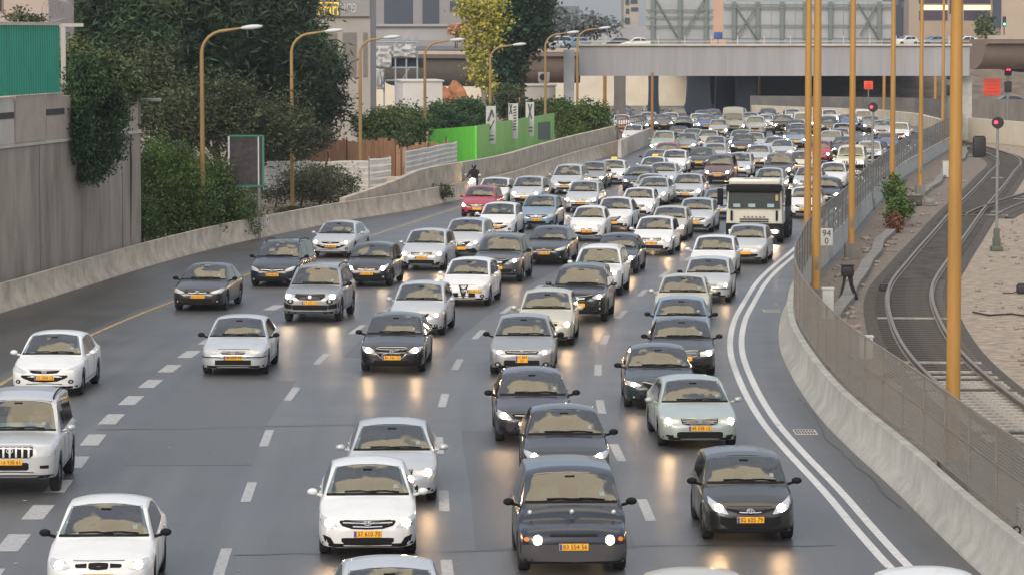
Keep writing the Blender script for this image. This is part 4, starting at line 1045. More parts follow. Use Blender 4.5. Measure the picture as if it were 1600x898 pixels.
wpanel(-200, 20, 6.2, 6.42, .05, M_BAND, 'band', .05); wpanel(71.5, 99, 6.2, 6.42, .05, M_BAND, 'band', .05)
# small lamp bracket at wall end
a = W0 + wd * wall_t(216)
bm = bmesh.new(); box(bm, a + Vector((.5, 0, 6.5)), (.8, .25, .12), bevel=.02); box(bm, a + Vector((.05, 0, 6.05)), (.07, .07, 1.0)); tag(obj('wall_lamp', bm, mat('lamp_grey', (.3, .3, .3), .5)), 'flat grey floodlight on the end of the high retaining wall', 'lamp')
# green corrugated fence: zigzag ribs
M_GREEN = mat('green_sheet', (.012, .30, .19), .45, noise=(1.0, .12))
bm = bmesh.new(); s0, s1 = wall_t(-200), wall_t(88); n = int((s1 - s0) / .07)
path = [W0 + wd * (s0 + (s1 - s0) * i / n) + wnorm * (.1 + (.045 if (i // 2) % 2 else 0)) for i in range(n + 1)]
sweep(bm, path, [(0, 7.0), (0, 9.42), (-.02, 9.42), (-.02, 7.0)])
gf = obj('corrugated_fence', bm, M_GREEN, smooth=False); tag(gf, 'turquoise green corrugated sheet fence on top of the retaining wall', 'fence')
bm = bmesh.new(); sweep(bm, [W0 + wd * s0, W0 + wd * (s1 + .1)], [(.2, 9.43), (.2, 9.53), (-.1, 9.53), (-.1, 9.43)]); o = obj('cap_rail', bm, M_PANELL, smooth=False); o.parent = gf
# building at top left
def building(name, x0, x1, y0, y1, z0, z1, m, label, cat='building', wins=None, wm=None, rot=0):
    c = Vector(((x0 + x1) / 2, (y0 + y1) / 2, 0)); r = empty(name, c, rot); tag(r, label, cat)
    bm = bmesh.new(); box(bm, (0, 0, (z0 + z1) / 2), (x1 - x0, y1 - y0, z1 - z0)); obj('wall', bm, m, r, False)
    for (wx0, wx1, wz0, wz1) in (wins or []):
        bm = bmesh.new(); yy = y0 - c.y
        box(bm, ((wx0 + wx1) / 2 - c.x, yy - .01, (wz0 + wz1) / 2), (wx1 - wx0, .06, wz1 - wz0), mi=0)
        w = obj('window', bm, M_FPOST, r, False)
        bm = bmesh.new(); box(bm, ((wx0 + wx1) / 2 - c.x, yy - .045, (wz0 + wz1) / 2), (wx1 - wx0 - .12, .02, wz1 - wz0 - .12)); obj('pane', bm, wm or M_SGLASS, w, False)
    return r
def bx(px0, px1, Y, py0, py1, depth):   # box given by its photo rectangle at distance Y
    a, b = Hh(px0, py0, Y), Hh(px1, py1, Y); return (a.x, b.x, Y, Y + depth, b.z, a.z)
a = bx(-120, 76, 138, -60, 36, 8)
building('house', *a[:4], 4, a[5] + 2, mat('render_pink_beige', (.42, .35, .31), .85, noise=(1, .1)), 'pinkish beige house corner above the green corrugated fence', wins=[(a[0] + .5, Hh(5, 0, 138).x, Hh(0, 20, 138).z, 11)])
# razor wire coil
bm = bmesh.new(); c = Hh(92, 16, 126)
for k in range(5):
    pts = [(c.x + k * .09 - .2 + (.42 - .03 * k) * cos(t), c.y + .1 * k, c.z + (.42 - .02 * k) * sin(t)) for t in [i * pi / 12 for i in range(25)]]
    tube(bm, pts, .012, 4, cap=False)
box(bm, (c.x + .3, c.y, c.z - .55), (1.2, .15, .12)); box(bm, (c.x + .15, c.y, c.z - 1.6), (.18, .12, 2.2))
tag(obj('razor_wire_coil', bm, mat('galvanised', (.35, .35, .34), .5, .5)), 'round coil of razor wire beside the green corrugated fence', 'wire')

# ================================================================ BRIDGE
BY = 285.0
M_GIRD = mat('girder_grey', (.31, .31, .325), .75, noise=(1.3, .15), nscale=(1, 1, .06))
M_DARK_SHADE = mat('dark_and_bridge_shade', (.022, .030, .044), .9)  # shade under the bridge put into the colour; plain dark on other things
def zat(py, Y): return Hh(800, py, Y).z
br = empty('road_bridge', (20, BY, 0)); tag(br, 'wide grey concrete girder bridge crossing over the motorway', 'bridge')
xa, xb = XY(905, BY, 100), XY(1515, BY, 100); zt, zb_ = zat(72, BY), zat(119, BY)
bm = bmesh.new(); nseg = 24
for i in range(nseg):
    x0 = xa + (xb - xa) * i / nseg; x1 = xa + (xb - xa) * (i + 1) / nseg
    box(bm, ((x0 + x1) / 2, BY + .4, (zt + zb_) / 2), (x1 - x0 - .006, .8, zt - zb_))
child(obj('girder', bm, M_GIRD, None, False), br)
bm = bmesh.new(); box(bm, ((xa + xb) / 2, BY + .3, zt + .08), (xb - xa + .3, 1.1, .16)); 
x = xa
while x < xb:
    box(bm, (x, BY + .3, zt + .5), (.06, .06, .7)); x += 2.2
box(bm, ((xa + xb) / 2, BY + .3, zt + .38), (xb - xa, .05, .06))
child(obj('parapet', bm, M_PANELL, None, False), br)
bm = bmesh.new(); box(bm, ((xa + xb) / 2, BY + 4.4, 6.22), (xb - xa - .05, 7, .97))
child(obj('deck', bm, M_DARK_SHADE, None, False), br)
bm = bmesh.new(); box(bm, (32.6, 395, 6.2), (28, 58, .98)); tag(obj('bridge_slab', bm, M_DARK_SHADE, None, False), 'second bridge slab coloured as shade deep behind the grey girder bridge', 'bridge')
def pier(px0, px1, Y, flare=0, m=M_DARK_SHADE, top=5.73, dep=3):
    Y *= 1.5
    xa_, xb_ = XY(px0, Y, 150), XY(px1, Y, 150); c = (xa_ + xb_) / 2; w = xb_ - xa_; bm = bmesh.new(); rows = []
    for z, k in ((0, 1 + flare), (.6, 1 + flare * .6), (1.3, 1 + flare * .25), (2.2, 1.04), (3.4, 1), (top, 1.05)):
        rows.append([bm.verts.new((c + sx * w * k / 2, Y + sy * dep / 2, z)) for sx, sy in ((-1, -1), (1, -1), (1, 1), (-1, 1))])
    for a, b in zip(rows, rows[1:]):
        for k in range(4): bm.faces.new((a[k], a[(k + 1) % 4], b[(k + 1) % 4], b[k]))
    bm.faces.new(rows[-1]); bmesh.ops.recalc_face_normals(bm, faces=bm.faces[:]); child(obj('pier', bm, m, None, False), br)
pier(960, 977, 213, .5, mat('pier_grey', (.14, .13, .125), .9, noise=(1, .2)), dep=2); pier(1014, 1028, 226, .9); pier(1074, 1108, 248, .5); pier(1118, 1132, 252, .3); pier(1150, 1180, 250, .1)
pier(1499, 1516, BY / 1.5 + 1.6, 0, M_CONCL, top=zb_ - .01, dep=2); pier(881, 897, BY / 1.5 - 2, 0, mat('pier_pale', (.36, .38, .40), .85, noise=(1, .15)), top=zat(78, BY - 2), dep=1.5)
# right: underpass back coloured as shade; left: cream abutment behind
wall('abutment', [(22, 424), (66, 424)], 0, 5.72, .5, M_DARK_SHADE, 'abutment wall coloured as the deep shade under the bridge', 'wall')
wall('embankment_wall', [(-32, 414), (21.8, 414)], 0, 6.6, .6, mat('cream_wall', (.62, .56, .45), .85, noise=(.5, .1)), 'long cream wall seen through the bridge piers', 'wall')
sheet('upper_ground', [(-220, 415), (22, 415), (22, 424), (46, 424), (46, 415), (280, 415), (500, 745), (-500, 745)], 6.74, M_ROAD)
# viaducts with rounded bellies
def viaduct(name, x0, x1, Y0, Y1, zt_, dz, label, m):
    r = empty(name, ((x0 + x1) / 2, (Y0 + Y1) / 2, 0)); tag(r, label, 'viaduct')
    prof = [(-3, zt_), (-3, zt_ - .35), (-2.6, zt_ - .5)] + [(-2.4 + 2.2 * (1 - cos(k * pi / 8)) , zt_ - .5 - (dz - .5) * sin(k * pi / 8)) for k in range(0, 5)] + [(3, zt_ - dz), (3, zt_)]
    bm = bmesh.new(); path = fine([Vector((x0, Y0, 0)), Vector((x1, Y1, 0))], 3)
    sweep(bm, [Vector(p) for p in path], [(-o, h) for o, h in prof]); child(obj('deck', bm, m), r)
    bm = bmesh.new(); sweep(bm, path, [(3.05, zt_ + .004), (3.05, zt_ + .35), (2.8, zt_ + .35), (2.8, zt_ + .004)]); child(obj('parapet', bm, mat('parapet_pinkish', (.46, .38, .32), .85, noise=(.8, .12)), None, False), r)
    return r
M_BELLY = mat('viaduct_brown', (.20, .155, .13), .85, noise=(.4, .15))
viaduct('viaduct', XY(815, 298.5), XY(906, 298.5), 298.5, 298.5, zat(82, 294), 2.7, 'brown round bellied viaduct left of the grey bridge girder', M_BELLY)
viaduct('viaduct', XY(1517, 298.5), XY(1900, 298.5), 298.5, 306, zat(62, 294), 2.6, 'brown round bellied viaduct right of the grey bridge girder', M_BELLY)
viaduct('viaduct', XY(615, 337.5), XY(813, 337.5), 337.5, 328, zat(85, 333), 3.1, 'dark grey curved viaduct passing behind the yellow leaved tree', mat('viaduct_dark', (.12, .11, .10), .85, noise=(.4, .15)))
# billboards seen from behind
M_BBP = mat('billboard_back', (.34, .36, .37), .6, noise=(.6, .12)); M_BBF = mat('billboard_steel', (.17, .20, .20), .5, .4)
def billboard(px0, px1, py0, py1, posts, xs_, label, hz, split):
    Y = BY + 3; x0, x1 = XY(px0, Y, 40), XY(px1, Y, 40); z0, z1 = zat(py1, Y), zat(py0, Y); c = (x0 + x1) / 2
    r = empty('billboard', (c, Y, z0)); tag(r, label, 'billboard', 'billboards standing on the bridge, seen from behind')
    for k in range(split):
        a = x0 + (x1 - x0) * k / split; b = x0 + (x1 - x0) * (k + 1) / split
        bm = bmesh.new(); box(bm, ((a + b) / 2, Y + .6, (z0 + z1) / 2), (b - a - .05, .25, z1 - z0)); child(obj('panel', bm, M_BBP, None, False), r)
    for p in posts:
        x = XY(p, Y, 40); bm = bmesh.new(); box(bm, (x, Y + .3, (z0 + z1) / 2 - .3), (.34, .3, z1 - z0 + .6)); child(obj('post', bm, M_BBF, None, False), r)
    bm = bmesh.new()
    for pz in hz: box(bm, (c, Y + .12, zat(pz, Y)), (x1 - x0, .07, .1))
    child(obj('cross_rail', bm, M_BBF, None, False), r)
    for (a, za, b, zb2) in xs_:
        bm = bmesh.new(); tube(bm, [(XY(a, Y, 40), Y + .02, zat(za, Y)), (XY(b, Y, 40), Y + .02, zat(zb2, Y))], .08, 5); child(obj('brace', bm, M_BBF, None, False), r)
billboard(1009, 1115, -60, 64, (1020, 1062, 1103), [(1024, 0, 1058, 58), (1100, 0, 1066, 58)], 'smaller billboard on the bridge, its back braced by a steel V', (16, 27, 41, 63), 2)
billboard(1130, 1394, 3, 62, (1147, 1184, 1222, 1258, 1298, 1330, 1374), [(1150, 12, 1182, 60), (1180, 14, 1152, 56), (1340, 6, 1372, 60), (1368, 10, 1344, 56)], 'long low billboard on the bridge, its back braced by crosses', (8, 12, 40, 61), 7)
# ================================================================ TRAFFIC
# (px, py, mode, kind, face, colour, lit, rails, black mirrors, plate, label); mode b = tyre contact of the front, r = top of the roof
Q = 'cars queueing on the motorway'
CARS = [
 (575, 866, 'b', 'sedan', 'wide', 'white', 1, 0, 0, '37 610 70', 'white saloon with slatted wide grille, directly in front of the silver saloon it hides'),
 (612, 782, 'b', 'sedan', 'bar', 'silver', 1, 0, 0, '', 'silver saloon half hidden behind the white saloon at bottom centre'),
 (158, 936, 'b', 'sedan', 'three', 'white', 1, 0, 1, '', 'white saloon with three small bonnet slots and black mirrors, cut by the bottom left edge'),
 (22, 768, 'b', 'jeep', 'jeepg', 'silver', 0, 1, 0, '16 938 61', 'big silver off-roader with vertical grille bars cut by the left edge'),
 (75, 617, 'b', 'sedan', 'smile', 'white', 0, 0, 0, '31 504 12', 'white saloon with unlit lamps just behind the big silver off-roader'),
 (368, 584, 'b', 'sedan', 'civic', 'silver', 0, 0, 1, '36 635 10', 'older silver saloon with black mirrors and a low flat grille, alone in its lane'),
 (314, 484, 'b', 'sedan', 'slim', 'dark', 0, 0, 1, '64 275|73', 'charcoal saloon nearest the left concrete barrier, square yellow plate'),
 (430, 447, 'b', 'mpv', 'mpvm', 'navy', 0, 1, 1, '50 436 60', 'dark blue people carrier with roof rails, two cars from the left barrier'),
 (521, 402, 'b', 'sedan', 'smile', 'silver', 1, 0, 0, '18 402 61', 'pale silver saloon above the dark blue people carrier, closest to the left barrier there'),
 (576, 447, 'b', 'hatch', 'chev', 'black', 2, 0, 1, '75 316 74', 'black small hatchback with chevron badge, beside the grey boxy off-roader'),
 (489, 502, 'b', 'suv', 'suvy', 'midgrey', 2, 1, 1, '57 272 72', 'grey boxy off-roader with roof rails and round fog lamps under its headlamps'),
 (614, 580, 'b', 'sedan', 'swede', 'black', 1, 0, 1, '80 745 73', 'black saloon with a diagonal bar across its grille'),
 (652, 523, 'b', 'hatch', 'wing', 'silver', 1, 0, 0, '', 'silver hatchback partly hidden behind the black diagonal grille saloon'),
 (727, 477, 'b', 'hatch', 'shield', 'white', 0, 0, 0, '82 262 12', 'white hatchback with a V shaped shield grille and offset plate'),
 (662, 422, 'b', 'hatch', 'bar', 'silver', 1, 0, 0, '53 216 57', 'silver hatchback with dark square grille left of the dark grey off-roader'),
 (778, 440, 'b', 'suv', 'suvw', 'grey', 1, 0, 1, '', 'dark grey crossover behind the white shield grille hatchback'),
 (722, 403, 'b', 'hatch', 'wing', 'silver', 1, 0, 0, '', 'pale silver hatchback between the white small car and the silver square grille hatchback'),
 (853, 413, 'b', 'sedan', 'slim', 'dark', 0, 0, 0, '52 107 73', 'charcoal saloon with slim chrome grille right of the dark grey crossover'),
 (776, 371, 'b', 'hatch', 'smile', 'white', 0, 0, 0, '94 210 11', 'white hatchback in front of the red car'),
 (840, 358, 'b', 'hatch', 'wide', 'bluegrey', 0, 0, 1, '46 132 55', 'light blue grey hatchback with oval grille in front of the silver small hatchback'),
 (747, 340, 'b', 'hatch', 'wide', 'red', 1, 0, 0, '', 'dark red car next to the left concrete wall'),
 (770, 322, 'b', 'hatch', 'bar', 'white', 0, 0, 1, '', 'white car hidden behind the red car'),
 (822, 323, 'b', 'hatch', 'chev', 'silver', 1, 0, 1, '25 131 11', 'small silver hatchback behind the light blue grey hatchback'),
 (884, 303, 'b', 'mpv', 'minivan', 'silver', 0, 0, 0, '12 604 63', 'large silver minivan with unlit lamps beside the left wall'),
 (924, 295, 'b', 'hatch', 'twin', 'midgrey', 1, 0, 1, '', 'grey hatchback squeezed between the silver minivan and the white taxi'),
 (954, 288, 'b', 'sedan', 'bar', 'white', 1, 0, 0, '24 117 62', 'white taxi with yellow roof sign behind the grey hatchback'),
 (909, 332, 'b', 'hatch', 'civic', 'silver', 2, 0, 0, '54 107 14', 'silver hatchback with bright headlamps below the silver minivan'),
 (918, 377, 'b', 'mini', 'round', 'white', 0, 0, 0, '13 660 70', 'tiny rounded white city car with round lamps'),
 (958, 361, 'b', 'sedan', 'wing', 'white', 0, 0, 1, '', 'white saloon just right of the tiny rounded city car'),
 (996, 341, 'b', 'hatch', 'bar', 'white', 1, 0, 0, '20 161 70', 'white hatchback with full width dark intake behind the white saloon'),
 (962, 427, 'b', 'sedan', 'swede', 'teal', 1, 0, 1, '', 'very dark teal saloon with lit lamps right of the charcoal slim grille saloon'),
 (932, 461, 'b', 'suv', 'suvw', 'white', 1, 2, 0, '', 'white estate with silver roof rails behind the dark crossover'),
 (904, 502, 'b', 'suv', 'suvw', 'dark', 1, 0, 0, '', 'dark grey crossover with winged badge behind the beige car'),
 (852, 539, 'b', 'hatch', 'twin', 'beige', 1, 0, 0, '', 'beige silver tall hatchback behind the silver saloon with nose grille'),
 (816, 584, 'b', 'sedan', 'boxer', 'midgrey', 1, 0, 1, '10 884|52', 'mid grey saloon with small central nose grille and square plate'),
 (834, 690, 'b', 'sedan', 'wide', 'purple', 1, 0, 1, '42 310 72', 'dark aubergine saloon with double chrome grille bars'),
 (884, 757, 'b', 'sedan', 'slim', 'black', 2, 0, 1, '', 'black saloon nosed up behind the wide navy people carrier'),
 (894, 892, 'b', 'multi', 'fish', 'navy', 1, 0, 1, '83 554 56', 'wide navy people carrier with round lamps and a step under its windscreen'),
 (1168, 843, 'b', 'hatch', 'yaris', 'dark', 1, 0, 1, '82 605 79', 'dark grey small hatchback with swept lamps nearest the double white line'),
 (1090, 697, 'b', 'sedan', 'bar', 'greensilver', 1, 0, 0, '48 538 12', 'pale green silver saloon with black slatted grille'),
 (1030, 636, 'b', 'sedan', 'wing', 'teal', 1, 0, 1, '', 'dark teal saloon left behind the pale green silver saloon'),
 (1066, 585, 'b', 'sedan', 'bar', 'dark', 1, 0, 1, '', 'charcoal saloon behind the dark teal saloon'),
 (1064, 546, 'b', 'sedan', 'slim', 'bluegrey', 1, 0, 1, '', 'dark blue grey saloon bumper to bumper behind the charcoal saloon'),
 (1066, 508, 'b', 'sedan', 'bar', 'beige', 1, 0, 0, '', 'beige saloon behind the dark blue grey saloon'),
 (1104, 472, 'b', 'hatch', 'oldbox', 'silver', 1, 0, 1, '', 'silver older hatchback with black mirrors in the lane by the double line'),
 (1114, 434, 'b', 'hatch', 'smile', 'white', 1, 0, 0, '', 'white small car behind the silver older hatchback'),
 (1165, 412, 'b', 'hatch', 'round', 'silver', 0, 0, 0, '', 'silver small hatchback directly in front of the cream truck'),
 (1020, 398, 'b', 'hatch', 'bar', 'white', 1, 0, 0, '71 405 79', 'white hatchback with wide dark smile right of the dark teal saloon'),
 (1044, 376, 'b', 'hatch', 'twin', 'beige', 1, 0, 0, '', 'grey beige hatchback behind the white hatchback with dark smile'),
 (1086, 363, 'b', 'hatch', 'wide', 'silver', 0, 0, 0, '', 'silver hatchback with narrow grille left of the truck'),
 (1122, 343, 'b', 'hatch', 'bar', 'bluegrey', 0, 0, 1, '', 'blue grey hatchback just behind the truck on its left'),
 (1072, 316, 'b', 'sedan', 'wide', 'silver', 2, 0, 0, '27 104 64', 'silver saloon with bright lamps in front of the brown people carrier'),
 (1018, 321, 'b', 'sedan', 'twin', 'silver', 1, 0, 0, '', 'silver saloon between the white hatchback and the bright lamp saloon'),
 (1006, 590, 'x', 'sedan', 'bar', 'silver', 1, 0, 0, '', ''),
 (1022, 271, 'r', 'sedan', 'bar', 'silver', 1, 0, 0, '', 'silver grey saloon just behind another silver saloon, left of the bright lamp one'),
 (996, 300, 'b', 'sedan', 'smile', 'navy', 1, 0, 1, '', 'dark blue saloon right of the white taxi'),
 (1040, 253, 'r', 'sedan', 'wing', 'silver', 2, 0, 0, '', 'silver saloon right behind the second white taxi'),
 (1025, 243, 'r', 'sedan', 'bar', 'white', 0, 0, 0, '', 'second white taxi with orange yellow roof sign, further back'),
 (1052, 272, 'b', 'hatch', 'oldbox', 'white', 1, 0, 0, '', 'white hatchback right of the second taxi'),
 (1122, 287, 'b', 'mpv', 'chev', 'brown', 2, 0, 0, '34 218 70', 'brown people carrier with bright round glow lamps'),
 (1093, 265, 'b', 'sedan', 'slim', 'black', 1, 0, 1, '', 'black saloon behind the brown people carrier on its left'),
 (1153, 278, 'b', 'hatch', 'twin', 'silver', 1, 0, 0, '', 'silver hatchback peeking out right of the brown people carrier'),
 (1183, 263, 'b', 'sedan', 'bar', 'silver', 2, 0, 0, '26 515 60', 'silver saloon with dark lower bumper behind the truck'),
 (1200, 306, 'b', 'sedan', 'minivan', 'silver', 1, 0, 0, '', 'silver car directly behind the cab of the truck'),
 (1258, 341, 'b', 'hatch', 'wide', 'white', 0, 0, 0, '70 114 71', 'white hatchback right of the truck behind the twin lamp posts'),
 (1287, 323, 'b', 'sedan', 'twin', 'navy', 2, 0, 1, '', 'dark blue saloon at the fence, behind the white hatchback'),
 (1262, 301, 'b', 'sedan', 'bar', 'silver', 2, 0, 0, '', 'silver saloon half behind the twin lamp posts'),
 (1300, 296, 'b', 'sedan', 'smile', 'white', 0, 0, 0, '', 'white saloon in the outer lane in front of the cream pickup'),
 (1328, 275, 'b', 'jeep', 'pick', 'cream', 2, 0, 0, '', 'cream pickup like off-roader with black bumper beside the fence'),
 (1357, 259, 'b', 'suv', 'pick', 'silver', 1, 0, 0, '', 'small silver off-roader behind the cream off-roader'),
 (1366, 252, 'b', 'sedan', 'slim', 'teal', 2, 0, 1, '', 'dark green saloon beside the small silver off-roader'),
 (1386, 239, 'b', 'hatch', 'oldbox', 'blue', 0, 0, 1, '', 'small bright blue car behind the fourth lamp post'),
 (1404, 226, 'b', 'suv', 'suvy', 'white', 2, 0, 0, '', 'white off-roader in the outermost curve of the road'),
 (1378, 216, 'b', 'hatch', 'bar', 'white', 1, 0, 0, '', 'white hatchback left behind the outermost white off-roader'),
 (1385, 185, 'r', 'hatch', 'bar', 'silver', 0, 0, 0, '', 'silver hatchback in the last row by the cream kerb wall'),
 (1362, 207, 'b', 'hatch', 'bar', 'midgrey', 2, 0, 1, '', 'grey hatchback right of the small white box van'),
 (1350, 204, 'b', 'bus', 'vanf', 'white', 2, 0, 0, '', 'small white box van near the red railway signal'),
 (1324, 178, 'r', 'hatch', 'bar', 'blue', 0, 0, 1, '', 'blue hatchback in the last row left of the third lamp post'),
 (1245, 286, 'x', 'suv', 'suvy', 'grey', 1, 0, 1, '', ''),
 (1215, 286, 'b', 'suv', 'suvy', 'grey', 2, 0, 1, '', 'grey off-roader with dark lower body behind the silver car at the truck'),
 (1250, 272, 'b', 'sedan', 'oldbox', 'cream', 1, 0, 0, '41 720 14', 'cream older saloon next to the grey off-roader'),
 (1279, 255, 'b', 'hatch', 'wide', 'red', 1, 0, 1, '', 'bright red car seen between the lamp posts'),
 (1297, 240, 'b', 'suv', 'pick', 'lilac', 2, 0, 0, '', 'lilac silver off-roader with black bumper behind the red car'),
 (1209, 246, 'b', 'sedan', 'smile', 'silver', 2, 0, 0, '', 'light bluish silver saloon behind the cream older saloon on its left'),
 (1225, 217, 'r', 'sedan', 'bar', 'silver', 1, 0, 0, '', 'silver saloon with warm lamp behind the light bluish silver saloon'),
 (1240, 229, 'b', 'suv', 'suvw', 'teal', 2, 0, 1, '', 'dark teal crossover left of the twin lamp posts'),
 (1321, 212, 'r', 'hatch', 'bar', 'dark', 2, 0, 1, '', 'charcoal hatchback right of the lilac off-roader'),
 (1314, 201, 'r', 'sedan', 'bar', 'silver', 1, 0, 0, '', 'silver saloon behind the charcoal hatchback'),
 (1317, 193, 'r', 'hatch', 'bar', 'white', 2, 0, 0, '', 'white hatchback one row behind a silver saloon, left of the third post'),
 (1294, 208, 'b', 'hatch', 'oldbox', 'beige', 2, 0, 0, '', 'beige hatchback just right of the twin lamp posts, far back'),
 (1294, 172, 'r', 'hatch', 'bar', 'white', 1, 0, 0, '', 'white hatchback in the last row right of the twin lamp posts'),
 (1294, 182, 'r', 'sedan', 'bar', 'teal', 0, 0, 1, '', 'teal saloon between a white and a beige hatchback, far back'),
 (1247, 201, 'r', 'sedan', 'bar', 'bluegrey', 1, 0, 0, '', 'blue grey saloon behind the dark teal crossover'),
 (1247, 193, 'r', 'sedan', 'bar', 'white', 1, 0, 0, '', 'white saloon two rows behind the dark teal crossover'),
 (1243, 187, 'r', 'sedan', 'bar', 'teal', 0, 0, 1, '', 'teal grey saloon in front of the small white bus'),
 (1253, 174, 'r', 'bus', 'vanf', 'white', 1, 0, 0, '', 'small white bus in the far queue left of the twin lamp posts'),
 (1237, 171, 'r', 'hatch', 'bar', 'silver', 0, 0, 0, '', 'pale hatchback in the last row beside the small white bus'),
 (1224, 210, 'b', 'suv', 'suvw', 'black', 2, 0, 1, '', 'black off-roader in the far queue with warm lamps'),
 (1199, 169, 'r', 'hatch', 'bar', 'teal', 0, 0, 1, '', 'teal hatchback at the foot of the pole under the bridge'),
 (1199, 177, 'r', 'sedan', 'bar', 'silver', 0, 0, 0, '', 'silver saloon in front of the teal hatchback at the far pole'),
 (1196, 205, 'b', 'hatch', 'smile', 'white', 1, 0, 0, '', 'white hatchback left of the black off-roader in the far queue'),
 (1180, 213, 'b', 'suv', 'minivan', 'white', 0, 0, 0, '', 'white estate just right of the tall white van'),
 (1181, 208, 'r', 'sedan', 'bar', 'silver', 0, 0, 0, '', 'silver saloon with bluish windscreen in front of the white estate'),
 (1188, 230, 'x', 'sedan', 'bar', 'silver', 0, 0, 0, '', ''),
 (1159, 241, 'b', 'hatch', 'slim', 'purple', 1, 0, 1, '50 221 70', 'dark aubergine hatchback with orange plate below the tall white van'),
 (1160, 203, 'r', 'hatch', 'bar', 'greensilver', 2, 0, 0, '', 'pale green hatchback at the nose of the tall white van'),
 (1145, 214, 'b', 'van', 'vanf', 'cream', 2, 0, 0, '', 'tall cream white van towering over the far queue'),
 (1171, 176, 'r', 'sedan', 'bar', 'lilac', 0, 0, 0, '', 'lilac silver saloon right behind the tall cream white van'),
 (1153, 168, 'r', 'hatch', 'bar', 'silver', 0, 0, 0, '', 'grey silver hatchback behind the roof of the tall van'),
 (1124, 187, 'r', 'hatch', 'bar', 'white', 2, 0, 0, '', 'white small hatchback tucked left of the tall van'),
 (1114, 171, 'r', 'sedan', 'bar', 'black', 0, 0, 1, '', 'black saloon in the shade left of the tall van'),
 (1098, 172, 'r', 'hatch', 'bar', 'grey', 1, 0, 1, '', 'dark grey hatchback deep under the bridge beside the black saloon'),
 (1103, 206, 'b', 'hatch', 'bar', 'blue', 2, 0, 1, '', 'deep blue hatchback in the far queue'),
 (1091, 178, 'r', 'hatch', 'bar', 'white', 1, 0, 0, '', 'white hatchback behind the deep blue hatchback'),
 (1109, 203, 'r', 'sedan', 'twin', 'beige', 2, 0, 0, '', 'pale beige saloon in front of the deep blue hatchback'),
 (1120, 213, 'r', 'sedan', 'bar', 'lilac', 1, 0, 0, '', 'lilac silver saloon in front of the pale beige saloon'),
 (1120, 224, 'r', 'sedan', 'bar', 'silver', 0, 0, 0, '', 'silver saloon left of the dark aubergine hatchback'),
 (1085, 200, 'r', 'sedan', 'bar', 'silver', 2, 0, 0, '', 'silver saloon left of the pale beige saloon'),
 (1070, 240, 'b', 'sedan', 'bar', 'midgrey', 2, 0, 1, '', 'mid grey saloon with two very bright lamps behind the white hatchback'),
 (1046, 222, 'r', 'hatch', 'bar', 'red', 1, 0, 0, '', 'dull red hatchback left of the mid grey bright lamp saloon'),
 (1029, 232, 'r', 'sedan', 'bar', 'bluegrey', 0, 0, 1, '', 'blue grey saloon directly behind the second taxi'),
 (1060, 207, 'r', 'sedan', 'bar', 'silver', 0, 0, 0, '', 'silver saloon with rounded roof behind the mid grey bright lamp saloon'),
 (1042, 205, 'r', 'suv', 'bar', 'greensilver', 2, 0, 0, '', 'pale green silver crossover beside the end of the white median barrier'),
 (1062, 197, 'r', 'sedan', 'bar', 'teal', 0, 0, 1, '', 'dark green saloon in front of two grey cars under the bridge edge'),
 (1069, 190, 'r', 'hatch', 'bar', 'teal', 0, 0, 1, '', 'teal hatchback between the dark green saloon and a grey saloon'),
 (1068, 182, 'r', 'sedan', 'bar', 'midgrey', 1, 0, 1, '', 'mid grey saloon far back, left of the deep blue hatchback'),
 (1037, 203, 'b', 'sedan', 'bar', 'grey', 2, 0, 1, '', 'dark grey saloon with two bright lamps near the ramp'),
 (1014, 202, 'b', 'hatch', 'bar', 'silver', 2, 0, 0, '', 'silver hatchback with one glaring lamp near the yellow ramp fence'),
 (1048, 176, 'r', 'sedan', 'bar', 'white', 1, 0, 0, '', 'white saloon in front of the black car deep under the bridge'),
 (1058, 168, 'r', 'suv', 'bar', 'black', 2, 0, 1, '', 'black car deep in the shade under the bridge'),
 (1013, 174, 'r', 'sedan', 'bar', 'teal', 0, 0, 1, '', 'teal saloon under the bridge below the black people carrier'),
 (1018, 163, 'r', 'mpv', 'minivan', 'black', 0, 0, 1, '', 'black people carrier with pale roof edge, farthest left under the bridge'),
 (999, 180, 'r', 'hatch', 'bar', 'bluegrey', 1, 0, 0, '', 'light blue car on the entry ramp'),
 (993, 194, 'r', 'hatch', 'bar', 'white', 2, 0, 0, '', 'white car behind the yellow ramp fence'),
 (973, 165, 'r', 'hatch', 'bar', 'teal', 0, 0, 1, '', 'teal car highest on the entry ramp'),
 (974, 171, 'r', 'hatch', 'bar', 'black', 0, 0, 1, '', 'black car on the entry ramp between a teal and a white car'),
 (972, 180, 'r', 'hatch', 'bar', 'white', 0, 0, 0, '', 'white car on the entry ramp left of the brown pole'),
 (608, 867, 'r', 'sedan', 'bar', 'silver', 1, 0, 0, '', 'silver car roof entering at the bottom edge, in front of the white saloon'),
 (1080, 884, 'r', 'sedan', 'bar', 'beige', 1, 0, 0, '', 'pale car roof just entering the bottom edge right of the navy people carrier'),
 (1440, 888, 'r', 'sedan', 'bar', 'white', 1, 0, 0, '', 'white car roof entering at the bottom right corner'),
]
placed = []
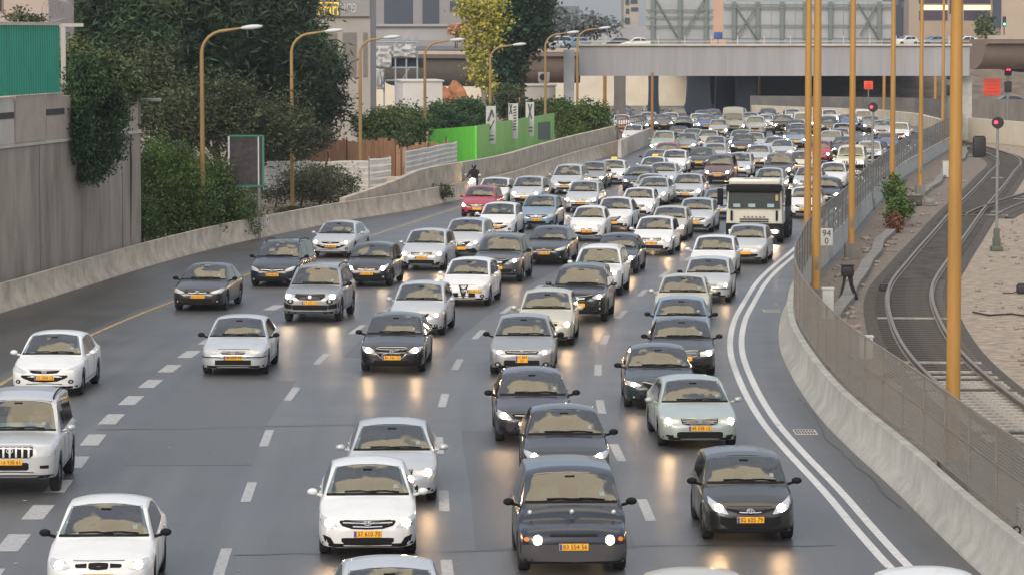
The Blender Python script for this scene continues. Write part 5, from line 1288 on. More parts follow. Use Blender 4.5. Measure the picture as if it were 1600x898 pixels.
for (px, py, mode, kind, face, colr, lit, rails, black, plate, label) in CARS:
    if mode == 'x': continue
    P = body_params(kind)
    if mode == 'b':
        g = G(px, py); t = tang(g.y); loc = g - t * (P['fw'] - .25)
    else:
        g = G(px, py, P['H'] - .01); t = tang(g.y); loc = g - t * (P['re'] - .35); loc.z = 0
    loc.z = 0
    far = loc.y > 225
    rz = atan2(-t.x, t.y) * (1.0 if loc.x > D(loc.y) - 16 else .95)
    rz += random.uniform(-.012, .012)
    placed.append((loc.x, loc.y, rz, P['L'], label))
    rs_ = random.Random(len(placed))
    taxi = label.startswith('white taxi') or label.startswith('second white taxi')
    root_ = place_car(kind, face, colr, loc, rz, label, 'taxi' if taxi else ('van' if kind in ('van', 'bus') else 'car'), lit=lit, plate=(plate or None), rails=rails, black=bool(black), far=far, group=Q, taxi=taxi, name={'van': 'van', 'bus': 'van'}.get(kind, 'taxi' if taxi else 'car'))
    root_.scale = (rs_.uniform(.975, 1.02), rs_.uniform(.94, 1.04), rs_.uniform(.965, 1.04))
import sys
for i in range(len(placed)):
    for j in range(i):
        a, b = placed[i], placed[j]
        t = tang(a[1]); dv = Vector((a[0] - b[0], a[1] - b[1], 0)); al = dv.dot(t); la = dv.dot(Vector((t.y, -t.x, 0)))
        if abs(la) < 1.6 and -a[3] < al < b[3]: print('OVERLAP', round(al, 1), round(la, 1), '|', a[4], '|', b[4])
# deck traffic, seen nearly from the side
DK = [(836, 66, 'hatch', 'white', 1.2, 'white hatchback leading the cars above the brown viaduct'), (868, 60, 'mpv', 'silver', 1.35, 'silver estate on the bridge approach right of the dark green tree'),
      (898, 64, 'hatch', 'bluegrey', 1.2, 'blue grey hatchback half hidden by the lamp head on the bridge approach'), (964, 63, 'sedan', 'navy', 1.35, 'dark blue saloon on the bridge, left of the white saloon'),
      (993, 59, 'sedan', 'white', 1.4, 'white saloon on the bridge left of the smaller billboard'), (1414, 46, 'hatch', 'white', 1.0, 'white hatchback on the bridge right of the long billboard'),
      (1458, 49, 'sedan', 'bluegrey', 1.2, 'grey blue saloon on the bridge between the thin lamp posts'), (1508, 47, 'sedan', 'white', 1.3, 'white saloon on the bridge behind the thickest lamp post'),
      (1568, 46, 'sedan', 'grey', 1.2, 'dark saloon on the bridge near the right edge'), (1592, 44, 'sedan', 'white', 1.25, 'white saloon on the bridge cut by the right edge')]
for px, py, kind, c, a, label in DK:
    P = body_params(kind); Y = 450.0
    p = Hh(px, py, Y); z = 6.75
    dv = (p.z - P['H'] - z)
    Y = FPX * (CH - P['H'] - z) / (py - 45) if py > 47 else 500
    Y = max(428, min(520, Y)); x = XY(px, Y, 50)
    place_car(kind, 'bar', c, (x - P['L'] / 2 * sin(a), Y - P['L'] / 2 * cos(a), z), -a, label, 'car', lit=0, far=True, group='cars on the bridge')

# ---------------------------------------------------------------- cream truck
def truck(px, py, label):
    g = G(px, py); t = tang(g.y); r = empty('truck', (g.x, g.y, 0), atan2(-t.x, t.y)); tag(r, label, 'truck')
    Cc = mat('truck_cream', (.62, .61, .53), .45, coat=.5, noise=(2, .08)); Wd = 2.45
    bm = bmesh.new(); box(bm, (0, 1.05, 1.95), (Wd, 2.0, 2.05), bevel=.12); 
    for v in bm.verts:
        if v.co.z > 2.0: v.co.y += max(0, (v.co.z - 1.9)) * .14 if v.co.y < .5 else 0; v.co.x *= 1 - (v.co.z - 2.0) * .05
    obj('cab', bm, Cc, r)
    bm = bmesh.new(); v4 = [(-1.13, -.01, 1.78), (1.13, -.01, 1.78), (1.10, .09, 2.62), (-1.10, .09, 2.62)]
    vv = [bm.verts.new(Vector(p) + Vector((0, -.012, 0))) for p in v4]; vb = [bm.verts.new(Vector(p) + Vector((0, .06, 0))) for p in v4]; bm.faces.new(vv)
    for k in range(4): bm.faces.new((vv[k], vb[k], vb[(k + 1) % 4], vv[(k + 1) % 4]))
    bmesh.ops.recalc_face_normals(bm, faces=bm.faces[:]); w = obj('windscreen', bm, mat('truck_glass', (.012, .024, .028), .12, ior=1.3), r, False)
    for x in (-.75, -.1, .72):
        bm = bmesh.new(); box(bm, (x, -.03, 1.93), (.30, .02, .17)); obj('windscreen_card', bm, mat('card_pale_blue', (.30, .42, .44), .6), w, False)
    bm = bmesh.new(); box(bm, (.98, .04, 2.25), (.12, .03, .45)); obj('pennant', bm, mat('pennant_yellow', (.5, .35, .08), .6), w, False)
    bm = bmesh.new(); box(bm, (0, .0, 2.80), (2.4, .45, .34), bevel=.06); obj('sun_visor', bm, M_BLACK, r)
    bm = bmesh.new(); box(bm, (0, .75, 3.12), (2.25, 1.3, .30), bevel=.12); obj('roof', bm, Cc, r)
    bm = bmesh.new(); box(bm, (-.1, .2, 3.22), (.75, .1, .14), bevel=.02); obj('roof_lamp', bm, M_FPOST, r)
    bm = bmesh.new()
    for z in (1.12, 1.24): box(bm, (0, .01, z), (1.25, .05, .045))
    obj('grille', bm, M_BLACK, r, False)
    bm = bmesh.new()
    for k in range(6): box(bm, (-.42 + k * .17, -.005, 1.36), (.08, .03, .07))
    obj('lettering_strip', bm, M_FPOST, r, False)
    for s in (-1, 1):
        bm = bmesh.new(); box(bm, (s * .98, .0, 1.42), (.09, .05, .5)); obj('corner_vent', bm, M_BLACK, r, False)
        bm = bmesh.new(); box(bm, (s * .9, -.10, .62), (.42, .06, .2), bevel=.03); l = obj('headlight', bm, M_LENS, r)
        bm = bmesh.new(); lathe(bm, [(.001, 0), (.085, 0), (.09, .03)], 14, M=Matrix.Translation((s * .92, -.145, .62)) @ Matrix.Rotation(pi / 2, 4, 'Z')); obj('bulb', bm, M_LAMPF, l)
        bm = bmesh.new(); box(bm, (s * 1.48, .1, 2.35), (.26, .14, .85), bevel=.05); tube(bm, [(s * 1.2, .3, 2.85), (s * 1.48, .12, 2.85)], .025, 6); tube(bm, [(s * 1.2, .3, 1.9), (s * 1.48, .12, 1.9)], .025, 6); obj('wing_mirror', bm, M_BLACK, r)
        bm = bmesh.new(); box(bm, (s * 1.22, 1.0, 2.4), (.03, 1.0, .7)); obj('side_window', bm, M_SGLASS, r, False)
        for y in (.95, 4.9, 6.2):
            ty, ri = WH['t'] if 't' in WH else WH.setdefault('t', wheel_meshes(.5, True))
            o = bpy.data.objects.new('wheel', ty); COL.objects.link(o); o.parent = r; o.location = (s * 1.08, y, .5); o.rotation_euler = (0, 0, 0 if s > 0 else pi); o.scale = (1.3, 1, 1)
            q = bpy.data.objects.new('rim', ri); COL.objects.link(q); q.parent = o
    bm = bmesh.new(); box(bm, (0, .10, .66), (2.44, .38, .74), bevel=.06); obj('bumper', bm, M_BLACK, r)
    bm = bmesh.new(); box(bm, (0, 3.9, .85), (.9, 7, .3)); obj('chassis', bm, M_UNDER, r, False)
    bm = bmesh.new(); box(bm, (0, 4.9, 1.45), (2.2, 5.2, .9), bevel=.05); obj('cargo_body', bm, M_DARK_SHADE, r)
    pm_, bb = PLM; o = bpy.data.objects.new('number_plate', pm_); COL.objects.link(o); o.parent = r; o.location = (0, -.11, .55); r.scale = (1, 1, .86)
truck(1178, 381, 'cream truck with black visor and big black mirrors, tallest vehicle in the queue')

# ---------------------------------------------------------------- scooter and rider
def scooter():
    g = G(737, 308); t = tang(g.y); rz = atan2(-t.x, t.y); r = empty('scooter', g, rz); tag(r, 'white scooter squeezing between the left wall and the white car', 'scooter')
    Wm = PAINT['white']
    bm = bmesh.new(); box(bm, (0, .30, .72), (.42, .16, .62), bevel=.07); box(bm, (0, .95, .62), (.38, .85, .34), bevel=.1); box(bm, (0, .55, .33), (.30, .5, .08), bevel=.02); obj('body', bm, Wm, r)
    bm = bmesh.new(); box(bm, (0, .95, .83), (.30, .7, .09), bevel=.03); obj('seat', bm, M_BLACK, r)
    bm = bmesh.new(); tube(bm, [(-.36, .36, 1.08), (0, .30, 1.04), (.36, .36, 1.08)], .022, 6); obj('handlebar', bm, M_BLACK, r)
    for s in (-1, 1):
        bm = bmesh.new(); bmesh.ops.create_icosphere(bm, subdivisions=2, radius=.07, matrix=Matrix.Translation((s * .40, .28, 1.22)) @ Matrix.Diagonal((1, .4, .7, 1))); tube(bm, [(s * .30, .34, 1.08), (s * .39, .29, 1.2)], .01, 5); obj('mirror', bm, Wm, r)
    bm = bmesh.new(); lathe(bm, [(.001, 0), (.07, 0), (.075, .03)], 12, M=Matrix.Translation((0, .19, .92)) @ Matrix.Rotation(pi / 2, 4, 'Z')); obj('headlight', bm, M_LAMPF, r)
    for y in (.25, 1.45):
        bm = bmesh.new(); lathe(bm, [(.15, -.05), (.25, -.05), (.27, 0), (.25, .05), (.15, .05), (.001, .04)], 18, M=Matrix.Translation((0, y, .27))); bmesh.ops.recalc_face_normals(bm, faces=bm.faces[:]); obj('wheel', bm, M_TYRE, r)
    # rider: one continuous skinned body
    J = [(0, .98, .98), (0, .95, 1.20), (0, .88, 1.42), (0, .84, 1.53), (0, .80, 1.66), (-.10, .97, .92), (-.2, .62, .86), (-.17, .60, .44), (-.17, .48, .38),
         (.10, .97, .92), (.2, .62, .86), (.17, .60, .44), (.17, .48, .38), (-.20, .88, 1.40), (-.30, .68, 1.18), (-.34, .42, 1.10), (.20, .88, 1.40), (.30, .68, 1.18), (.34, .42, 1.10)]
    E = [(0, 1), (1, 2), (2, 3), (3, 4), (0, 5), (5, 6), (6, 7), (7, 8), (0, 9), (9, 10), (10, 11), (11, 12), (2, 13), (13, 14), (14, 15), (2, 16), (16, 17), (17, 18)]
    R = [.16, .16, .17, .07, .10, .11, .085, .06, .05, .11, .085, .06, .05, .09, .06, .04, .09, .06, .04]
    me = bpy.data.meshes.new('person'); me.from_pydata(J, E, []); o = bpy.data.objects.new('person', me); COL.objects.link(o)
    m = o.modifiers.new('skin', 'SKIN'); m.use_smooth_shade = True; s_ = o.modifiers.new('sub', 'SUBSURF'); s_.levels = 1
    for i, rr in enumerate(R): me.skin_vertices[0].data[i].radius = (rr, rr)
    me.skin_vertices[0].data[0].use_root = True
    me.materials.append(mat('jacket_black', (.015, .015, .018), .8))
    dg = bpy.context.evaluated_depsgraph_get(); dg.update(); m2 = bpy.data.meshes.new_from_object(o.evaluated_get(dg)); m2.name = 'person'; o.modifiers.clear(); o.data = m2
    o.location = g; o.rotation_euler = (0, 0, rz); tag(o, 'scooter rider in black jacket and dark helmet, riding beside the left wall', 'person')
    bm = bmesh.new(); bmesh.ops.create_icosphere(bm, subdivisions=3, radius=.145, matrix=Matrix.Translation((0, .79, 1.70)) @ Matrix.Diagonal((1, 1.1, 1.1, 1))); h = obj('helmet', bm, mat('helmet_black', (.02, .02, .022), .2, coat=1), o)
    bm = bmesh.new(); box(bm, (0, .64, 1.70), (.20, .05, .09), bevel=.02); obj('visor', bm, M_SGLASS, h)
scooter()
# ================================================================ STREET LAMPS, SIGNALS, SIGNS
M_POLE = mat('pole_ochre', (.40, .215, .05), .5, noise=(2.2, .2), nscale=(1, 1, .12)); M_POLEL = mat('pole_ochre_dull', (.30, .19, .075), .6, noise=(2.2, .25), nscale=(1, 1, .12)); M_HEAD = mat('lamp_head_white', (.55, .58, .58), .4)
M_POLEB = mat('pole_brown', (.30, .15, .06), .6)
def tall_pole(px, Y, r, label, z0=0, h=13, side=-1, pm=None, ped=True):
    Y *= 1.5; x = XY(px, Y, 449 if Y < 90 else 300); g = empty('street_lamp', (x, Y, z0)); tag(g, label, 'street lamp', 'ochre lamp posts behind the right fence')
    bm = bmesh.new(); tube(bm, [(0, 0, .0), (0, 0, .9), (0, 0, h * .5), (0, 0, h)], [r * 1.06, r * 1.03, r * .95, r * .72], 14); tube(bm, [(0, 0, h), (side * .5, 0, h + .5), (side * 2.2, 0, h + .75)], [r * .6, r * .5, r * .4], 8); obj('pole', bm, pm or M_POLE, g)
    bm = bmesh.new(); box(bm, (0, -r * 1.02, 1.5), (r * .8, .02, .42), bevel=.008); obj('access_door', bm, M_FPOST, g)
    bm = bmesh.new(); box(bm, (side * 2.7, 0, h + .78), (1.1, .3, .16), bevel=.06); obj('lamp_head', bm, M_HEAD, g)
    if ped:
        bm = bmesh.new(); box(bm, (0, 0, .2), (r * 4, r * 4, .9 if ped is True else ped), bevel=.03); obj('footing', bm, M_CONCD, g)
    return g
tall_pole(1491, 45.7, .142, 'thickest ochre lamp post, nearest at the right, crossing the fence')
tall_pole(1276, 76.0, .148, 'right one of the twin ochre lamp posts, the thicker of the two')
tall_pole(1262, 85.0, .135, 'left thinner one of the twin ochre lamp posts')
tall_pole(1331, 92.0, .135, 'ochre lamp post rising right of the 94 marker sign')
tall_pole(1394, 110.0, .13, 'ochre lamp post with a bush of weeds at its foot')
tall_pole(1438, 126.0, .125, 'ochre lamp post left of the white track cabinet')
tall_pole(1472, 172.0, .125, 'thin ochre lamp post beside the double railway signal', ped=False)
def curved_lamp(px, Y, ytop, pxh, label, z0=0, r=.10, pb=None):
    Y *= 1.5
    top = Hh(px, ytop, Y).z; x = XY(px, Y, 200); hx = XY(pxh, Y, ytop) - x
    g = empty('street_lamp', (x, Y, z0)); tag(g, label, 'street lamp', 'curved ochre street lamps on the left')
    H_ = top - z0; bm = bmesh.new(); rad = min(1.5, hx * .55)
    pts = [(0, 0, 0), (0, 0, H_ * .5), (0, 0, H_ - rad)] + [(rad * (1 - cos(a)), 0, H_ - rad + rad * .92 * sin(a)) for a in [pi / 12 * k for k in range(1, 7)]] + [(hx - .2, 0, H_ + .02)]
    tube(bm, pts, [r * 1.1, r, r * .85] + [r * .7] * 6 + [r * .4], 10); obj('pole', bm, M_POLEL, g)
    bm = bmesh.new(); bmesh.ops.create_icosphere(bm, subdivisions=2, radius=1, matrix=Matrix.Translation((hx + .25, 0, H_ + .06)) @ Matrix.Rotation(-.08, 4, 'Y') @ Matrix.Diagonal((.5, .16, .11, 1)))
    obj('lamp_head', bm, M_HEAD, g)
curved_lamp(316, 98, 45, 384, 'curved ochre street lamp nearest the high retaining wall', .5)
curved_lamp(456, 117, 50, 514, 'curved ochre street lamp rising beside the round grey bush')
curved_lamp(563, 127, 60, 605, 'curved ochre street lamp before the white corrugated fence')
curved_lamp(664, 142, 64, 708, 'curved ochre street lamp left of the green hoarding')
curved_lamp(766, 158, 71, 806, 'curved street lamp rising through the yellow leaved tree')
curved_lamp(852, 168, 52, 890, 'curved ochre street lamp at the right end of the green hoarding', 1.0)
curved_lamp(902, 178, 45, 940, 'curved ochre street lamp over the clipped hedge by the bridge', 1.0)
for px, Y, lab in ((1019, 187, 'brown pole standing in the ramp median under the bridge'), (1186, 262, 'pale yellow pole under the bridge above the teal car'), (1381, 232, 'yellow pole under the bridge right of the orange square sign'), (1461, 236, 'yellow pole under the bridge near the double railway signal'), (945, 200, 'yellow pole under the bridge end above the hedge')):
    Y *= 1.5; x = XY(px, Y, 180); bm = bmesh.new(); tube(bm, [(x, Y, 0), (x, Y, 5.7)], .16 if px != 1019 else .12, 10); tag(obj('pole', bm, M_POLEB if px == 1019 else M_POLE), lab, 'pole')

# railway signals
M_RED = mat('signal_red', (1, .05, .1), .4, emit=4, emitcol=(1, .03, .06)); M_SIG = mat('signal_black', (.02, .018, .02), .6); M_SPOST = mat('signal_post', (.22, .22, .21), .6, noise=(3, .2))
def disc(bm, c, r, th=.04, mi=0): lathe(bm, [(.001, -th), (r, -th), (r, th), (.001, th)], 16, M=Matrix.Translation(c) @ Matrix.Rotation(pi / 2, 4, 'Z'), mi=mi)
def signal(px, ytop, ybase, Y, label, tri=False, double=False, z0=0):
    Y *= 1.5; x = XY(px, Y, ytop); zt_ = Hh(px, ytop, Y).z; g = empty('railway_signal', (x, Y, z0)); tag(g, label, 'signal')
    k = Y / 180.0
    bm = bmesh.new(); tube(bm, [(0, 0, 0), (0, 0, zt_ - z0)], .075 * k, 8); box(bm, (0, 0, .25), (.32, .32, .5), bevel=.03)
    if not double: 
        for z in (.9, 1.7): box(bm, (0, 0, (zt_ - z0) * z / 3), (.5, .04, .04))
    obj('post', bm, M_SPOST, g)
    if double:
        for z, lit in ((0, 1), (-1.45, 0)):
            bm = bmesh.new(); box(bm, (0, -.1, zt_ - z0 + z), (.62, .3, .95), bevel=.06); h = obj('signal_head', bm, M_SIG, g)
            if lit:
                for dx in (-.1, .1):
                    bm = bmesh.new(); disc(bm, (dx, -.28, zt_ - z0 + z + .05), .085); obj('lens', bm, M_RED, h)
    else:
        bm = bmesh.new(); disc(bm, (0, 0, zt_ - z0), .25, .09); h = obj('signal_head', bm, M_SIG, g)
        bm = bmesh.new(); disc(bm, (-.09, -.11, zt_ - z0 + .02), .075); obj('lens', bm, M_RED, h)
        bm = bmesh.new(); box(bm, (-.09, -.17, zt_ - z0 + .12), (.2, .16, .02)); obj('hood', bm, M_SIG, h, False)
    if tri:
        bm = bmesh.new(); z = zt_ - z0 + 1.35
        for s, mi, y in ((.62, 0, -.05), (.44, 1, -.08)):
            v = [bm.verts.new((s * cos(a), y, z + s * sin(a))) for a in (pi / 2, pi * 7 / 6, pi * 11 / 6)]; w = [bm.verts.new(q.co + Vector((0, .03, 0))) for q in v]; f = bm.faces.new(v); f.material_index = mi
            for k2 in range(3): ff = bm.faces.new((v[k2], w[k2], w[(k2 + 1) % 3], v[(k2 + 1) % 3])); ff.material_index = mi
        obj('triangle_sign', bm, [mat('sign_pale', (.5, .48, .5), .5), mat('sign_navy', (.03, .03, .06), .5)], g, False)
signal(1364, 168, 290, 118, 'railway signal with red lamp above the fence, post in front of the queue')
signal(1559, 192, 392, 96, 'railway signal with red lamp on a thin grey post right of the near track')
signal(1484, 116, 165, 205, 'double railway signal with red lamp left of the bridge end pier', double=True)
signal(1575, 110, 160, 200, 'double railway signal under a triangle board at the far right', double=True, tri=True)
# square orange signs
M_OR = mat('sign_orange', (.75, .07, .02), .5, emit=.15, emitcol=(.9, .08, .02))
for px, py0, py1, hw_, Y, lab in ((1550, 123, 149, 13, 200, 'large orange red square sign right of the bridge pier'), (1357, 127, 140, 7, 240, 'small orange red square sign on a post under the bridge')):
    Y *= 1.5; a, b = Hh(px - hw_, py0, Y), Hh(px + hw_, py1, Y); g = empty('sign', ((a.x + b.x) / 2, Y, 0)); tag(g, lab, 'sign')
    bm = bmesh.new(); box(bm, (0, 0, (a.z + b.z) / 2), (b.x - a.x, .06, a.z - b.z), bevel=.02); obj('board', bm, mat('sign_orange_red', (.78, .075, .03), .5), g)
    bm = bmesh.new(); z = a.z
    for k in range(4): box(bm, (0, -.045, b.z + (a.z - b.z) * (k + 1) / 5), ((b.x - a.x) * (.5 if k % 2 else .7), .01, .04))
    obj('faint_lines', bm, mat('sign_dark_red', (.45, .04, .02), .6), g, False)
    bm = bmesh.new(); tube(bm, [(0, .08, 0), (0, .08, b.z)], .06, 6); obj('post', bm, M_SPOST, g)
# kilometre markers
def marker(px0, px1, py0, py1, Y, l1, l2, label):
    Y *= 1.5; a, b = Hh(px0, py0, Y), Hh(px1, py1, Y); g = empty('marker_sign', ((a.x + b.x) / 2, Y, b.z)); tag(g, label, 'sign')
    w, h = b.x - a.x, a.z - b.z
    bm = bmesh.new(); box(bm, (0, 0, h / 2), (w, .03, h), bevel=.01); obj('board', bm, mat('marker_grey', (.50, .50, .47), .5), g)
    bm = bmesh.new(); box(bm, (0, -.012, h / 2), (w - .05, .012, h - .05)); bm2 = bm; obj('border', bm, mat('marker_face', (.44, .44, .42), .5), g, False)
    bm = bmesh.new(); box(bm, (0, .05, -.2 + h / 2), (.06, .06, h + .9)); obj('post', bm, M_SPOST, g, False)
    M_ = mat('marker_ink', (.02, .02, .02), .6)
    text(l1, h * .52, M_, (0, -.022, h * .70), g); text(l2, h * .52, M_, (0, -.022, h * .26), g)
marker(1282, 1301, 357, 384, 79, '94', '0', 'grey marker sign reading 94 over 0 on the fence beside the twin lamp posts')
marker(1588, 1616, 785, 850, 41.5, '1 9', '9 6', 'grey marker sign at the fence cut by the right edge')
# cabinets beside the track
def cabinet(px, py, w, h, d, label, m=None, lid=True):
    g = G(px, py); r = empty('cabinet', g); tag(r, label, 'cabinet'); m = m or mat('cabinet_white', (.50, .51, .49), .6, noise=(2, .1))
    bm = bmesh.new(); box(bm, (0, 0, h / 2 + .05), (w, d, h), bevel=.015); obj('body', bm, m, r)
    bm = bmesh.new(); box(bm, (0, 0, h + .07), (w + .05, d + .05, .05), bevel=.01); obj('lid', bm, m, r)
    bm = bmesh.new(); box(bm, (0, 0, .03), (w + .06, d + .06, .06)); obj('plinth', bm, M_CONCD, r, False)
cabinet(1293, 500, .36, .95, .35, 'white cabinet at the foot of the right twin lamp post')
cabinet(1353, 562, .36, .6, .35, 'low white cabinet half hidden behind the fence')
cabinet(1478, 278, .42, .95, .4, 'white cabinet beside the cable trough further up the track')
# black point machine with legs and cable boxes
def machine(px, py, label, s=1.0, name='track_device'):
    g = G(px, py); r = empty(name, g); tag(r, label, 'track device')
    bm = bmesh.new(); box(bm, (0, 0, .98 * s), (.44 * s, .34 * s, .36 * s), bevel=.09); box(bm, (0, 0, 1.19 * s), (.46 * s, .36 * s, .05 * s), bevel=.015); obj('housing', bm, M_SIG, r)
    bm = bmesh.new()
    tube(bm, [(-.08 * s, 0, .9 * s), (-.14 * s, 0, .5 * s), (-.28 * s, -.1, .0)], [.06 * s, .045 * s, .045 * s], 7); obj('leg', bm, M_SIG, r)
    bm = bmesh.new(); tube(bm, [(.08 * s, 0, .9 * s), (.14 * s, 0, .5 * s), (.34 * s, .1, .0)], [.10 * s, .07 * s, .06 * s], 7); obj('leg', bm, M_SIG, r)
machine(1324, 468, 'black two legged cable stand beside the cable trough')
def lump(px, py, sx, sy, sz, label, m=M_SIG, name='junction_box'):
    g = G(px, py); bm = bmesh.new(); box(bm, (g.x, g.y, sz / 2), (sx, sy, sz), bevel=min(sx, sy, sz) * .2); box(bm, (g.x, g.y, sz + .02), (sx * .8, sy * .8, .05), bevel=.01)
    for k in (-1, 1): tube(bm, [(g.x + k * sx * .5, g.y, .06), (g.x + k * sx * .9, g.y - .3, .03), (g.x + k * sx * 1.6, g.y - .35, .03)], .02, 5)
    tag(obj(name, bm, m), label, 'junction box')
lump(1381, 458, .3, .4, .28, 'small black junction box left of the near rail')
lump(1600, 458, .5, .5, .3, 'black junction box on the gravel cut by the right edge')
lump(1430, 322, .7, .5, .5, 'dark rubble coloured box beside the cable trough', mat('box_brown', (.07, .06, .05), .8))
lump(1452, 318, .5, .4, .22, 'flat grey box between trough and track', M_SPOST)
lump(1530, 246, .9, .8, 1.5, 'dark switch machine at the far end of the cable trough')
lump(1398, 590, .7, .3, .12, 'flat dark box lying on pale gravel left of the rails', M_SIG)
# signal post foot on gravel
bm = bmesh.new(); c = G(1557, 392); box(bm, (c.x, c.y, .1), (.5, .5, .2), bevel=.04); box(bm, (c.x, c.y, .55), (.24, .24, .8), bevel=.03); tag(obj('signal_base', bm, mat('base_green_grey', (.10, .11, .085), .8)), 'greenish box at the foot of the right railway signal', 'base')
# cables on ballast
bm = bmesh.new(); pts = [G(px, py, .04) for px, py in ((1520, 487), (1545, 492), (1580, 490), (1620, 495))]; tube(bm, pts, .03, 5); tag(obj('cable', bm, M_SIG), 'thin black cable lying on the gravel right of the track', 'cable')
# wall and road right background
wall('boundary_wall', [(XY(1518, 285, 200), 285), (XY(1700, 258, 200), 258)], 0, 1.9, .3, mat('cream_wall', (.52, .47, .38), .85, noise=(.5, .1)), 'cream boundary wall at the far end of the railway tracks', 'wall')
wall('parapet_wall', [(XY(1518, 333, 160), 333), (XY(1750, 322.5, 160), 322)], 0, 2.5, .3, M_CONCD, 'dull grey parapet wall of the side road behind the railway', 'wall')
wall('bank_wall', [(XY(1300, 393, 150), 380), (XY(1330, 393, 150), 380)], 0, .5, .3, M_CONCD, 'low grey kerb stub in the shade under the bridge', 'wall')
place_car('sedan', 'bar', 'teal', (XY(1540, 348, 150), 348, 1.1), -pi / 2 + .1, 'dark green saloon on the side road below the orange square sign', 'car', lit=1, far=True)

# ================================================================ LEFT SIDE FENCES AND HOARDING
M_WCOR = mat('white_corrugated', (.60, .58, .54), .6, noise=(1.4, .16)); M_RUST = mat('rusty_board', (.40, .215, .12), .85, noise=(3, .3), nscale=(3, 3, .25)); M_HOARD = mat('hoarding_green', (.14, .66, .06), .7, noise=(.6, .12)); 
def hfence(name, a, b, z0a, z1a, z0b, z1b, m, label, ribs=7, group=None):
    a, b = Vector(a), Vector(b); d = (b - a).normalized(); n = Vector((d.y, -d.x, 0)); bm = bmesh.new(); N = max(2, int((b - a).length / .9)); rows = []
    for i in range(N + 1):
        t = i / N; p = a + (b - a) * t; z0 = z0a + (z0b - z0a) * t; z1 = z1a + (z1b - z1a) * t + random.uniform(-.03, .03); row = []
        for k in range(ribs * 4 + 1):
            u = k / (ribs * 4); o = .028 * (((k % 4) / 3.0)) + random.uniform(-.008, .008)
            row.append(bm.verts.new(p + n * o + Vector((0, 0, z0 + (z1 - z0) * u))))
        rows.append(row)
    for r0, r1 in zip(rows, rows[1:]):
        for k in range(len(r0) - 1): bm.faces.new((r0[k], r1[k], r1[k + 1], r0[k + 1]))
    r = obj(name, bm, m, smooth=False); s = r.modifiers.new('thickness', 'SOLIDIFY'); s.thickness = .02
    tag(r, label, 'fence', group)
    for t in (0.02, .98):
        p = a + (b - a) * t - n * .08; bm = bmesh.new(); box(bm, (p.x, p.y, (z0a + z1a) / 2), (.08, .08, z1a - z0a + .3)); o = obj('post', bm, M_SPOST, r, False)
    return r
def gp2(px, Y, py=300): Y *= 1.5; return (XY(px, Y, py), Y, 0)
hfence('corrugated_fence', gp2(405, 132), gp2(508, 128), 0, zat(255, 195), 0, zat(252, 192), M_WCOR, 'white corrugated fence behind the round grey bush', 7)
hfence('corrugated_fence', gp2(512, 127), gp2(576, 125.5), 0, zat(252, 190.5), -.3, zat(251, 188.25), M_WCOR, 'white corrugated fence panel left of the street lamp pole', 7)
hfence('corrugated_fence', gp2(578, 125), gp2(611, 126), -.3, zat(249, 187.5), -.2, zat(246, 189), M_WCOR, 'narrow white corrugated fence panel right of the street lamp pole', 7)
hfence('corrugated_fence', gp2(634, 128), gp2(714, 135), -.2, zat(236, 192), .3, zat(222, 202.5), M_WCOR, 'larger white corrugated fence sloping up to the green hoarding', 9)
M_BARKD = mat('post_brown', (.10, .06, .04), .9)
def boards(px0, px1, Y0, Y1, top0, top1, label):
    Y0 *= 1.5; Y1 *= 1.5; r = empty('board_fence', (XY((px0 + px1) / 2, (Y0 + Y1) / 2), (Y0 + Y1) / 2, 0)); tag(r, label, 'fence')
    bm = bmesh.new(); n = int((px1 - px0) / 5)
    for i in range(n):
        px = px0 + (px1 - px0) * (i + .5) / n; Y = Y0 + (Y1 - Y0) * i / n; top = zat(top0 + (top1 - top0) * i / n + random.uniform(-4, 3), Y); w = 5.2 * Y / FPX
        box(bm, (XY(px, Y), Y + random.uniform(-.05, .05), top / 2), (w, .04, top), rz=random.uniform(-.2, .2))
    child(obj('boards', bm, M_RUST, None, False), r)
    for px in (px0, (px0 + px1) / 2, px1 - 3):
        Y = (Y0 + Y1) / 2 - .3; bm = bmesh.new(); box(bm, (XY(px, Y), Y, 1.4), (.07, .07, 2.8)); child(obj('post', bm, M_BARKD, None, False), r)
boards(463, 621, 137, 137, 217, 220, 'long rusty brown board fence behind the white corrugated fence')
boards(618, 636, 130, 128, 228, 232, 'leaning rusty boards in the gap between white corrugated fences')
boards(638, 700, 137, 139, 226, 222, 'rusty boards rising above the larger white corrugated fence')
bm = bmesh.new(); c = (XY(618, 187.5, 280), 187.5); box(bm, (c[0], c[1], .55), (.95, .8, 1.3), bevel=.03); tag(obj('concrete_block', bm, M_CONC), 'grey concrete block standing before the leaning rusty boards', 'block')
# green hoarding
hb = empty('hoarding', gp2(742, 136)); tag(hb, 'bright green painted hoarding wall on the left verge', 'hoarding')
A_, B_, C_ = gp2(670, 145), gp2(742, 136), gp2(866, 168)
bm = bmesh.new()
def quadwall(bm, a, b, z0a, z1a, z0b, z1b, th=.12):
    a, b = Vector(a), Vector(b); d = (b - a).normalized(); n = Vector((d.y, -d.x, 0)) * -th
    v = [bm.verts.new(p) for p in (a + Vector((0, 0, z0a)), b + Vector((0, 0, z0b)), b + Vector((0, 0, z1b)), a + Vector((0, 0, z1a)))]
    w = [bm.verts.new(q.co + n) for q in v]
    bm.faces.new(v)
    for k in range(4): bm.faces.new((v[k], w[k], w[(k + 1) % 4], v[(k + 1) % 4]))
    bm.faces.new(w[::-1])
quadwall(bm, A_, B_, 0, zat(203, 217.5), 0, zat(197, 204)); bmesh.ops.recalc_face_normals(bm, faces=bm.faces[:]); child(obj('end_wall', bm, M_HOARD, None, False), hb)
